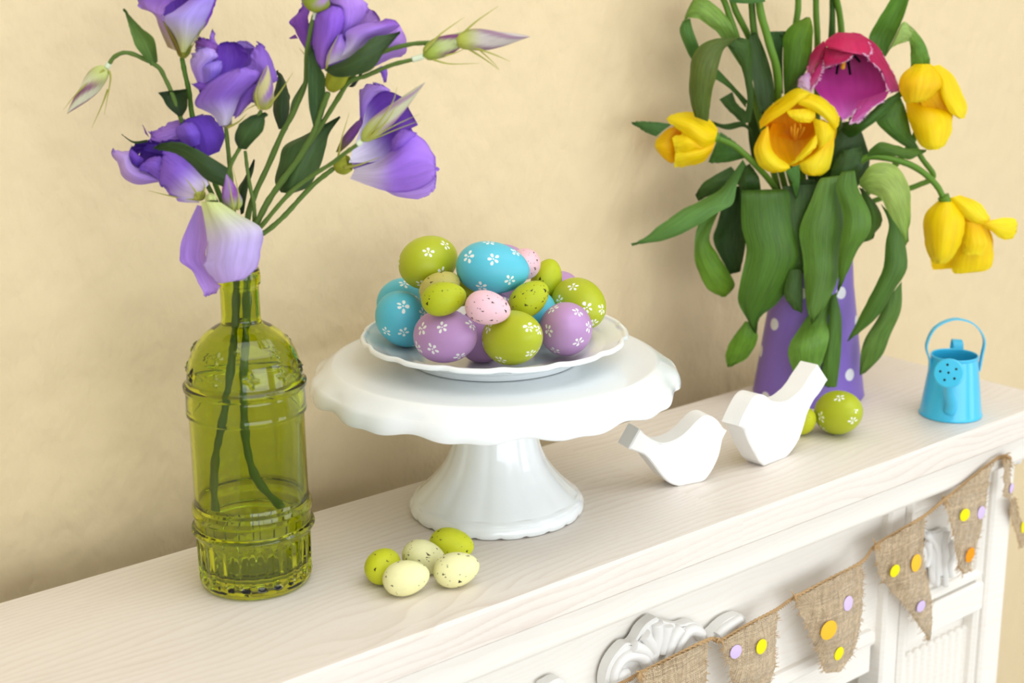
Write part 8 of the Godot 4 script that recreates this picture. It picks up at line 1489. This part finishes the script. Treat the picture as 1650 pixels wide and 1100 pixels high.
	leafy(te, "leaf", PackedVector3Array([Vector3(0.0157, 0.1114, 0.0802), Vector3(0.0203, 0.1211, 0.0851), Vector3(0.0279, 0.1298, 0.0877), Vector3(0.0111, 0.0919, 0.0738), Vector3(0.0161, 0.0978, 0.0839), Vector3(0.0305, 0.1007, 0.0872), Vector3(0.0019, 0.0702, 0.0663), Vector3(0.0081, 0.0739, 0.0773), Vector3(0.0235, 0.0745, 0.0815), Vector3(-0.0007, 0.0508, 0.0642), Vector3(0.0046, 0.0531, 0.0734), Vector3(0.0161, 0.0532, 0.078), Vector3(-0.0004, 0.0326, 0.0644), Vector3(0.002, 0.0342, 0.0663), Vector3(0.0043, 0.0358, 0.0683)]), [Color8(89, 126, 44), Color8(105, 143, 54), Color8(105, 143, 54)], 0.001, M.tulip_leaf)
	leafy(te, "leaf", PackedVector3Array([Vector3(0.0159, 0.25, 0.0467), Vector3(0.0167, 0.2537, 0.0473), Vector3(0.0174, 0.2573, 0.048), Vector3(0.0259, 0.252, 0.0576), Vector3(0.0232, 0.2587, 0.058), Vector3(0.0256, 0.2646, 0.0547), Vector3(0.0364, 0.2506, 0.0661), Vector3(0.0344, 0.2564, 0.0672), Vector3(0.0375, 0.2614, 0.0645), Vector3(0.0479, 0.2474, 0.0756), Vector3(0.0469, 0.2528, 0.0759), Vector3(0.049, 0.2576, 0.074), Vector3(0.0605, 0.255, 0.0834), Vector3(0.0607, 0.2559, 0.0835), Vector3(0.0609, 0.2568, 0.0837)]), [Color8(75, 115, 32), Color8(89, 128, 36), Color8(89, 128, 36)], 0.0008, M.tulip_leaf)
	var tf := thing("tulip", "tulip with the leftmost upright stem of the bunch, its flower above the picture", "tulip", Vector3(1.1764, 1.1, 0.0563), "tulips in the purple vase")
	part("stem", tube(PackedVector3Array([Vector3(0, 0.0574, -0.0207), Vector3(-0.0085, 0.1507, -0.0251), Vector3(-0.0275, 0.247, -0.0408), Vector3(-0.0535, 0.3227, -0.0492), Vector3(-0.0696, 0.3656, -0.052), Vector3(-0.0767, 0.3848, -0.0553), Vector3(-0.0832, 0.4015, -0.058), Vector3(-0.1077, 0.4312, -0.0574)]), 0.0036, 0.003, 12, 0, 0.03), M.tulip_stem, tf)
	tulip_head(tf, PackedVector3Array([Vector3(-0.1077, 0.4312, -0.0574), Vector3(-0.1345, 0.4684, -0.0588)]), Color8(240, 190, 20))
	leafy(tf, "leaf", PackedVector3Array([Vector3(-0.0501, 0.3213, -0.0489), Vector3(-0.0473, 0.3237, -0.0466), Vector3(-0.0445, 0.3261, -0.0443), Vector3(-0.0878, 0.3669, -0.0566), Vector3(-0.081, 0.3676, -0.0527), Vector3(-0.0761, 0.3685, -0.047), Vector3(-0.0979, 0.3755, -0.0597), Vector3(-0.0923, 0.3788, -0.0529), Vector3(-0.0811, 0.3816, -0.0511), Vector3(-0.1055, 0.3816, -0.0634), Vector3(-0.1023, 0.3884, -0.0569), Vector3(-0.0917, 0.3948, -0.0572), Vector3(-0.1121, 0.3853, -0.0663), Vector3(-0.1098, 0.3944, -0.0626), Vector3(-0.1011, 0.4031, -0.065), Vector3(-0.1162, 0.3853, -0.0722), Vector3(-0.1147, 0.3946, -0.0703), Vector3(-0.1095, 0.4038, -0.0719), Vector3(-0.1189, 0.3817, -0.077), Vector3(-0.118, 0.3843, -0.0767), Vector3(-0.1161, 0.3868, -0.0773)]), [Color8(110, 151, 56), Color8(140, 179, 77), Color8(126, 166, 67)], 0.0008, M.tulip_leaf)
	leafy(tf, "leaf", PackedVector3Array([Vector3(-0.1179, 0.3822, -0.0788), Vector3(-0.1152, 0.3836, -0.0765), Vector3(-0.1124, 0.385, -0.0743), Vector3(-0.1201, 0.3733, -0.0806), Vector3(-0.1179, 0.3741, -0.074), Vector3(-0.1103, 0.3744, -0.0726), Vector3(-0.1166, 0.3603, -0.0777), Vector3(-0.1131, 0.3604, -0.0716), Vector3(-0.1059, 0.3601, -0.0689), Vector3(-0.1108, 0.3459, -0.0729), Vector3(-0.1076, 0.3512, -0.0703), Vector3(-0.1044, 0.3566, -0.0677), Vector3(-0.0992, 0.3306, -0.066), Vector3(-0.0977, 0.3366, -0.0647), Vector3(-0.0961, 0.3426, -0.0635), Vector3(-0.0887, 0.3255, -0.0599), Vector3(-0.0883, 0.3306, -0.0596), Vector3(-0.0879, 0.3358, -0.0593), Vector3(-0.0751, 0.3143, -0.0514), Vector3(-0.0759, 0.3186, -0.0521), Vector3(-0.0768, 0.3228, -0.0527), Vector3(-0.0613, 0.2973, -0.0452), Vector3(-0.0604, 0.3004, -0.0445), Vector3(-0.0596, 0.3034, -0.0438)]), [Color8(89, 136, 52), Color8(82, 128, 46), Color8(82, 128, 46)], 0.0008, M.tulip_leaf)
	var tg := thing("tulip", "tulip with a thin upright stem second from the left, behind the broad olive arching leaf", "tulip", Vector3(1.1764, 1.1, 0.0563), "tulips in the purple vase")
	part("stem", tube(PackedVector3Array([Vector3(-0.0025, 0.0606, -0.0072), Vector3(-0.009, 0.1527, -0.0126), Vector3(-0.0124, 0.2451, -0.0439), Vector3(-0.0314, 0.327, -0.0543), Vector3(-0.0506, 0.3623, -0.0519), Vector3(-0.0622, 0.3772, -0.0511), Vector3(-0.0716, 0.393, -0.0537), Vector3(-0.0733, 0.4129, -0.0603), Vector3(-0.0711, 0.4362, -0.0688)]), 0.0036, 0.003, 12, 0, 0.03), M.tulip_stem, tg)
	tulip_head(tg, PackedVector3Array([Vector3(-0.0711, 0.4362, -0.0688), Vector3(-0.0705, 0.4827, -0.0761)]), Color8(200, 40, 90))
	leafy(tg, "leaf", PackedVector3Array([Vector3(-0.0784, 0.2833, -0.0334), Vector3(-0.0751, 0.2844, -0.0307), Vector3(-0.0719, 0.2856, -0.028), Vector3(-0.0767, 0.3052, -0.0294), Vector3(-0.0753, 0.3065, -0.0267), Vector3(-0.0721, 0.3075, -0.0256), Vector3(-0.0806, 0.3252, -0.03), Vector3(-0.0795, 0.3292, -0.0264), Vector3(-0.0737, 0.3327, -0.0269), Vector3(-0.0847, 0.3385, -0.0308), Vector3(-0.0835, 0.3466, -0.0259), Vector3(-0.0747, 0.354, -0.0277), Vector3(-0.0922, 0.3495, -0.0317), Vector3(-0.0897, 0.3572, -0.0264), Vector3(-0.0788, 0.3642, -0.0285), Vector3(-0.1009, 0.3592, -0.0338), Vector3(-0.0986, 0.3637, -0.0297), Vector3(-0.0908, 0.3676, -0.0306)]), [Color8(55, 87, 23), Color8(62, 96, 27), Color8(62, 96, 27)], 0.0008, M.tulip_leaf)
	leafy(tg, "leaf", PackedVector3Array([Vector3(-0.0923, 0.3672, -0.0292), Vector3(-0.0959, 0.365, -0.0302), Vector3(-0.0987, 0.3627, -0.0319), Vector3(-0.1128, 0.3672, -0.0383), Vector3(-0.1129, 0.3622, -0.0336), Vector3(-0.1075, 0.3566, -0.034), Vector3(-0.1256, 0.3617, -0.0462), Vector3(-0.1224, 0.3532, -0.0372), Vector3(-0.1119, 0.344, -0.035), Vector3(-0.1322, 0.3495, -0.0517), Vector3(-0.1276, 0.3408, -0.0399), Vector3(-0.1139, 0.3311, -0.0367), Vector3(-0.1323, 0.3312, -0.0543), Vector3(-0.1282, 0.3255, -0.043), Vector3(-0.115, 0.3185, -0.0401), Vector3(-0.129, 0.3124, -0.0569), Vector3(-0.1259, 0.3088, -0.0462), Vector3(-0.1136, 0.3039, -0.0442), Vector3(-0.122, 0.2922, -0.0563), Vector3(-0.1196, 0.2902, -0.0495), Vector3(-0.1117, 0.2872, -0.0478)]), [Color8(89, 111, 38), Color8(98, 115, 40), Color8(92, 115, 42)], 0.0008, M.tulip_leaf)
	leafy(tg, "leaf", PackedVector3Array([Vector3(-0.0512, 0.2653, -0.0421), Vector3(-0.0528, 0.2705, -0.0418), Vector3(-0.0525, 0.2752, -0.0431), Vector3(-0.0598, 0.2774, -0.0465), Vector3(-0.0622, 0.2804, -0.0469), Vector3(-0.0628, 0.283, -0.049), Vector3(-0.0746, 0.2754, -0.0561), Vector3(-0.077, 0.2783, -0.0565), Vector3(-0.0776, 0.281, -0.0586), Vector3(-0.0881, 0.2817, -0.0672), Vector3(-0.0886, 0.2836, -0.0676), Vector3(-0.0891, 0.2854, -0.0681)]), [Color8(57, 94, 27), Color8(57, 94, 27), Color8(57, 94, 27)], 0.0008, M.tulip_leaf)
	var th := thing("tulip", "tulip with the thick pale-green stem left of the middle, rising out of the picture", "tulip", Vector3(1.1764, 1.1, 0.0563), "tulips in the purple vase")
	part("stem", tube(PackedVector3Array([Vector3(0.0168, 0.0556, -0.0147), Vector3(0.0116, 0.1492, -0.0164), Vector3(0.0048, 0.1912, -0.0245), Vector3(-0.0012, 0.232, -0.0372), Vector3(-0.03, 0.2979, -0.0298), Vector3(-0.0367, 0.3183, -0.025), Vector3(-0.047, 0.3397, -0.0205), Vector3(-0.0542, 0.3556, -0.0213), Vector3(-0.0569, 0.3721, -0.026), Vector3(-0.0595, 0.3885, -0.0308), Vector3(-0.0615, 0.413, -0.035)]), 0.0044, 0.0038, 12, 0, 0.03), M.tulip_stem, th)
	tulip_head(th, PackedVector3Array([Vector3(-0.0615, 0.413, -0.035), Vector3(-0.0685, 0.4593, -0.0356)]), Color8(240, 190, 20))
	part("stem", tube(PackedVector3Array([Vector3(-0.043, 0.305, -0.0302), Vector3(-0.0559, 0.3538, -0.0356), Vector3(-0.0596, 0.3717, -0.0387), Vector3(-0.0615, 0.3894, -0.0402), Vector3(-0.0629, 0.4071, -0.0413)]), 0.0036, 0.0032, 12, 0, 0.03), M.deep_stem, th)
	leafy(th, "leaf", PackedVector3Array([Vector3(-0.0609, 0.2921, -0.0268), Vector3(-0.0564, 0.2982, -0.0214), Vector3(-0.0499, 0.3041, -0.0177), Vector3(-0.0683, 0.3155, -0.0277), Vector3(-0.0595, 0.3197, -0.0237), Vector3(-0.0545, 0.3243, -0.0163), Vector3(-0.0732, 0.3379, -0.0291), Vector3(-0.0637, 0.3395, -0.0261), Vector3(-0.0598, 0.3418, -0.0181), Vector3(-0.0736, 0.3561, -0.032), Vector3(-0.0664, 0.3564, -0.0293), Vector3(-0.0629, 0.3571, -0.0232), Vector3(-0.0723, 0.3666, -0.0336), Vector3(-0.0682, 0.3676, -0.0317), Vector3(-0.0659, 0.3689, -0.0283), Vector3(-0.0701, 0.3707, -0.0317), Vector3(-0.0692, 0.371, -0.031), Vector3(-0.0683, 0.3713, -0.0302)]), [Color8(46, 74, 21), Color8(55, 85, 27), Color8(55, 85, 27)], 0.0008, M.tulip_leaf)
	leafy(th, "leaf", PackedVector3Array([Vector3(-0.0896, 0.4101, -0.0477), Vector3(-0.0894, 0.4049, -0.046), Vector3(-0.0875, 0.3996, -0.046), Vector3(-0.0759, 0.41, -0.0339), Vector3(-0.0774, 0.4043, -0.0319), Vector3(-0.0751, 0.3984, -0.0333), Vector3(-0.061, 0.4097, -0.0243), Vector3(-0.062, 0.4049, -0.0235), Vector3(-0.0612, 0.3999, -0.0244)]), [Color8(85, 136, 64), Color8(96, 147, 71), Color8(96, 147, 71)], 0.0003, M.tulip_leaf)
	leafy(th, "leaf", PackedVector3Array([Vector3(-0.0785, 0.3051, -0.0645), Vector3(-0.0745, 0.3088, -0.0596), Vector3(-0.0686, 0.3123, -0.0564), Vector3(-0.0721, 0.2952, -0.0592), Vector3(-0.0702, 0.2982, -0.0545), Vector3(-0.0646, 0.3006, -0.0531), Vector3(-0.0593, 0.2803, -0.0487), Vector3(-0.058, 0.2853, -0.046), Vector3(-0.0548, 0.2901, -0.045)]), [Color8(66, 102, 29), Color8(66, 102, 29), Color8(66, 102, 29)], 0.0008, M.tulip_leaf)
	var ti := thing("tulip", "tulip with a short stretch of stem showing above the broad leaf in the middle", "tulip", Vector3(1.1764, 1.1, 0.0563), "tulips in the purple vase")
	part("stem", tube(PackedVector3Array([Vector3(-0.0082, 0.0643, 0.0062), Vector3(-0.0107, 0.1551, 0.0016), Vector3(-0.002, 0.2029, -0.0146), Vector3(0.0103, 0.2443, -0.0304), Vector3(0.0022, 0.3261, -0.0344), Vector3(-0.0048, 0.3694, -0.0325), Vector3(-0.0052, 0.3924, -0.0302), Vector3(-0.0006, 0.4113, -0.0367), Vector3(0.0054, 0.4349, -0.0525)]), 0.0036, 0.003, 12, 0, 0.03), M.tulip_stem, ti)
	tulip_head(ti, PackedVector3Array([Vector3(0.0054, 0.4349, -0.0525), Vector3(0.0079, 0.4827, -0.0634)]), Color8(240, 190, 20))
	leafy(ti, "leaf", PackedVector3Array([Vector3(-0.0254, 0.3051, -0.0364), Vector3(-0.0229, 0.3072, -0.0343), Vector3(-0.0203, 0.3093, -0.0322), Vector3(-0.0283, 0.3388, -0.0388), Vector3(-0.026, 0.3388, -0.0353), Vector3(-0.0217, 0.3387, -0.0333), Vector3(-0.0331, 0.3564, -0.0428), Vector3(-0.0294, 0.3571, -0.0365), Vector3(-0.0218, 0.3575, -0.0334), Vector3(-0.0349, 0.3697, -0.0442), Vector3(-0.0285, 0.37, -0.0374), Vector3(-0.0202, 0.3701, -0.0322)]), [Color8(57, 96, 38), Color8(64, 104, 46), Color8(64, 104, 46)], 0.0008, M.tulip_leaf)
	leafy(ti, "leaf", PackedVector3Array([Vector3(-0.027, 0.3055, -0.0248), Vector3(-0.0243, 0.3103, -0.0225), Vector3(-0.0216, 0.3152, -0.0203), Vector3(-0.0302, 0.33, -0.0248), Vector3(-0.0256, 0.331, -0.0146), Vector3(-0.0132, 0.331, -0.0108), Vector3(-0.0324, 0.3519, -0.0241), Vector3(-0.0266, 0.3495, -0.0112), Vector3(-0.011, 0.3462, -0.0065), Vector3(-0.034, 0.3676, -0.0228), Vector3(-0.0279, 0.364, -0.0097), Vector3(-0.0121, 0.3596, -0.0048), Vector3(-0.0304, 0.3784, -0.0146), Vector3(-0.0258, 0.3762, -0.006), Vector3(-0.0153, 0.3735, -0.0022), Vector3(-0.0267, 0.3827, -0.0064), Vector3(-0.0246, 0.383, -0.0031), Vector3(-0.0206, 0.3832, -0.0014), Vector3(-0.0235, 0.385, -0.0038), Vector3(-0.0228, 0.3847, -0.0032), Vector3(-0.0221, 0.3844, -0.0026)]), [Color8(66, 104, 25), Color8(96, 141, 32), Color8(128, 162, 38)], 0.0008, M.tulip_leaf)
	leafy(ti, "leaf", PackedVector3Array([Vector3(-0.0207, 0.3134, -0.0273), Vector3(-0.0187, 0.3121, -0.0257), Vector3(-0.0168, 0.3109, -0.0241), Vector3(-0.0123, 0.3241, -0.023), Vector3(-0.0115, 0.3205, -0.0208), Vector3(-0.0087, 0.3167, -0.0201), Vector3(-0.0091, 0.3296, -0.0204), Vector3(-0.0072, 0.3289, -0.0188), Vector3(-0.0053, 0.3283, -0.0173)]), [Color8(98, 145, 58), Color8(98, 145, 58), Color8(98, 145, 58)], 0.0008, M.tulip_leaf)
	var tj := thing("tulip", "tulip with a straight upright stem directly left of the magenta one", "tulip", Vector3(1.1764, 1.1, 0.0563), "tulips in the purple vase")
	part("stem", tube(PackedVector3Array([Vector3(0.0106, 0.0599, 0.0009), Vector3(0.0073, 0.1521, -0.0017), Vector3(0.0093, 0.2024, -0.0079), Vector3(0.0173, 0.245, -0.0168), Vector3(0.0229, 0.3254, -0.0252), Vector3(0.0216, 0.3623, -0.0263), Vector3(0.0182, 0.3868, -0.0265), Vector3(0.0142, 0.4111, -0.0246), Vector3(0.008, 0.4351, -0.0193)]), 0.0036, 0.003, 12, 0, 0.03), M.tulip_stem, tj)
	tulip_head(tj, PackedVector3Array([Vector3(0.008, 0.4351, -0.0193), Vector3(-0.0012, 0.4874, -0.0036)]), Color8(245, 200, 30))
	var tk := thing("tulip", "tulip with a brownish bent stem directly above the magenta tulip", "tulip", Vector3(1.1764, 1.1, 0.0563), "tulips in the purple vase")
	part("stem", tube(PackedVector3Array([Vector3(0.0315, 0.0549, -0.0051), Vector3(0.029, 0.1486, -0.0046), Vector3(0.0362, 0.2443, -0.0065), Vector3(0.0434, 0.3249, -0.0109), Vector3(0.042, 0.362, -0.0121), Vector3(0.0381, 0.3841, -0.0127), Vector3(0.028, 0.405, -0.0106), Vector3(0.011, 0.4264, 0.0039), Vector3(-0.0083, 0.4471, 0.0268)]), 0.0036, 0.003, 12, 0, 0.03), M.tulip_stem, tk)
	tulip_head(tk, PackedVector3Array([Vector3(-0.0083, 0.4471, 0.0268), Vector3(-0.0174, 0.4908, 0.0426)]), Color8(210, 50, 100))
	leafy(tk, "leaf", PackedVector3Array([Vector3(0.03, 0.3561, -0.0193), Vector3(0.032, 0.3549, -0.0161), Vector3(0.0359, 0.3536, -0.0145), Vector3(0.0301, 0.3805, -0.0193), Vector3(0.0305, 0.3794, -0.0157), Vector3(0.035, 0.378, -0.0153), Vector3(0.0294, 0.4107, -0.0198), Vector3(0.0294, 0.4108, -0.0167), Vector3(0.0333, 0.4107, -0.0167), Vector3(0.03, 0.4347, -0.0194), Vector3(0.0305, 0.4347, -0.019), Vector3(0.0309, 0.4347, -0.0186)]), [Color8(59, 102, 25), Color8(71, 113, 29), Color8(71, 113, 29)], 0.0008, M.tulip_leaf)
	leafy(tb, "leaf", PackedVector3Array([Vector3(-0.0548, 0.2235, 0.0015), Vector3(-0.0441, 0.225, 0.0136), Vector3(-0.0294, 0.2256, 0.0224), Vector3(-0.0622, 0.2003, 0.0058), Vector3(-0.0501, 0.2018, 0.019), Vector3(-0.034, 0.2024, 0.029), Vector3(-0.0588, 0.1633, 0.0112), Vector3(-0.0499, 0.1643, 0.0217), Vector3(-0.0371, 0.1643, 0.0291), Vector3(-0.0533, 0.1382, 0.0157), Vector3(-0.0486, 0.1384, 0.0212), Vector3(-0.0419, 0.138, 0.0251)]), [Color8(50, 81, 23), Color8(64, 98, 29), Color8(64, 98, 29)], 0.0008, M.tulip_leaf)
	leafy(tc, "leaf", PackedVector3Array([Vector3(-0.0213, 0.2237, 0.0343), Vector3(-0.0148, 0.224, 0.0428), Vector3(-0.0043, 0.2235, 0.0482), Vector3(-0.0224, 0.1936, 0.0386), Vector3(-0.0138, 0.1951, 0.0484), Vector3(-0.0001, 0.1954, 0.0543), Vector3(-0.0189, 0.1499, 0.0415), Vector3(-0.014, 0.1534, 0.0481), Vector3(-0.0042, 0.1556, 0.0509)]), [Color8(50, 81, 23), Color8(64, 98, 29), Color8(64, 98, 29)], 0.0008, M.tulip_leaf)
	leafy(tb, "leaf", PackedVector3Array([Vector3(-0.0704, 0.2018, -0.0371), Vector3(-0.0641, 0.2019, -0.0304), Vector3(-0.056, 0.2016, -0.0253), Vector3(-0.0768, 0.225, -0.0372), Vector3(-0.0716, 0.2268, -0.0281), Vector3(-0.0607, 0.2273, -0.024), Vector3(-0.0722, 0.2392, -0.0387), Vector3(-0.0708, 0.2414, -0.0343), Vector3(-0.0657, 0.2429, -0.0333)]), [Color8(46, 77, 21), Color8(55, 89, 27), Color8(55, 89, 27)], 0.0008, M.tulip_leaf)
	leafy(tc, "leaf", PackedVector3Array([Vector3(-0.0311, 0.1992, 0.0081), Vector3(-0.0254, 0.1996, 0.016), Vector3(-0.0158, 0.1991, 0.0206), Vector3(-0.0404, 0.2184, 0.003), Vector3(-0.0322, 0.2199, 0.013), Vector3(-0.0201, 0.2206, 0.0197), Vector3(-0.0388, 0.2282, 0.0043), Vector3(-0.0325, 0.2295, 0.0127), Vector3(-0.0223, 0.2299, 0.0179)]), [Color8(46, 77, 21), Color8(55, 89, 27), Color8(55, 89, 27)], 0.0008, M.tulip_leaf)
	leafy(te, "leaf", PackedVector3Array([Vector3(-0.0047, 0.2079, 0.022), Vector3(0.0019, 0.2093, 0.029), Vector3(0.0105, 0.2102, 0.0345), Vector3(-0.0098, 0.2334, 0.023), Vector3(-0.0016, 0.2371, 0.0362), Vector3(0.0146, 0.2393, 0.0431), Vector3(0.0002, 0.2549, 0.026), Vector3(0.0061, 0.2576, 0.0341), Vector3(0.0161, 0.2596, 0.0391)]), [Color8(46, 77, 21), Color8(55, 89, 27), Color8(55, 89, 27)], 0.0008, M.tulip_leaf)
	leafy(th, "leaf", PackedVector3Array([Vector3(-0.0227, 0.2372, -0.0678), Vector3(-0.0127, 0.2367, -0.0581), Vector3(-0.0009, 0.2357, -0.0499), Vector3(-0.0232, 0.2623, -0.0735), Vector3(-0.0129, 0.2637, -0.0617), Vector3(0.0013, 0.2645, -0.0533), Vector3(-0.0238, 0.2839, -0.0739), Vector3(-0.0149, 0.2859, -0.0634), Vector3(-0.0023, 0.2874, -0.0563), Vector3(-0.0203, 0.3002, -0.071), Vector3(-0.0159, 0.3034, -0.0659), Vector3(-0.0097, 0.3064, -0.0623)]), [Color8(46, 77, 21), Color8(55, 89, 27), Color8(55, 89, 27)], 0.0008, M.tulip_leaf)
	leafy(tc, "leaf", PackedVector3Array([Vector3(0.001, 0.1982, 0.0008), Vector3(0.0091, 0.1985, 0.0107), Vector3(0.0213, 0.1979, 0.0175), Vector3(-0.0091, 0.2361, -0.0074), Vector3(0.01, 0.2368, 0.0163), Vector3(0.0391, 0.2355, 0.0322), Vector3(0.0092, 0.264, 0.0075), Vector3(0.0186, 0.2652, 0.0201), Vector3(0.034, 0.2655, 0.028), Vector3(0.0191, 0.2793, 0.0157), Vector3(0.0234, 0.2805, 0.0192), Vector3(0.0276, 0.2816, 0.0227)]), [Color8(46, 77, 21), Color8(55, 89, 27), Color8(55, 89, 27)], 0.0008, M.tulip_leaf)
	leafy(ta, "leaf", PackedVector3Array([Vector3(-0.0703, 0.2181, -0.0578), Vector3(-0.064, 0.2184, -0.0494), Vector3(-0.0539, 0.2178, -0.0443), Vector3(-0.0832, 0.1816, -0.058), Vector3(-0.0678, 0.1805, -0.0518), Vector3(-0.06, 0.1813, -0.0389), Vector3(-0.0857, 0.1625, -0.0601), Vector3(-0.0697, 0.1568, -0.0534), Vector3(-0.0612, 0.1532, -0.0399), Vector3(-0.0723, 0.1288, -0.0491), Vector3(-0.0675, 0.1298, -0.0467), Vector3(-0.0645, 0.1313, -0.0427)]), [Color8(46, 77, 21), Color8(55, 89, 27), Color8(55, 89, 27)], 0.0008, M.tulip_leaf)
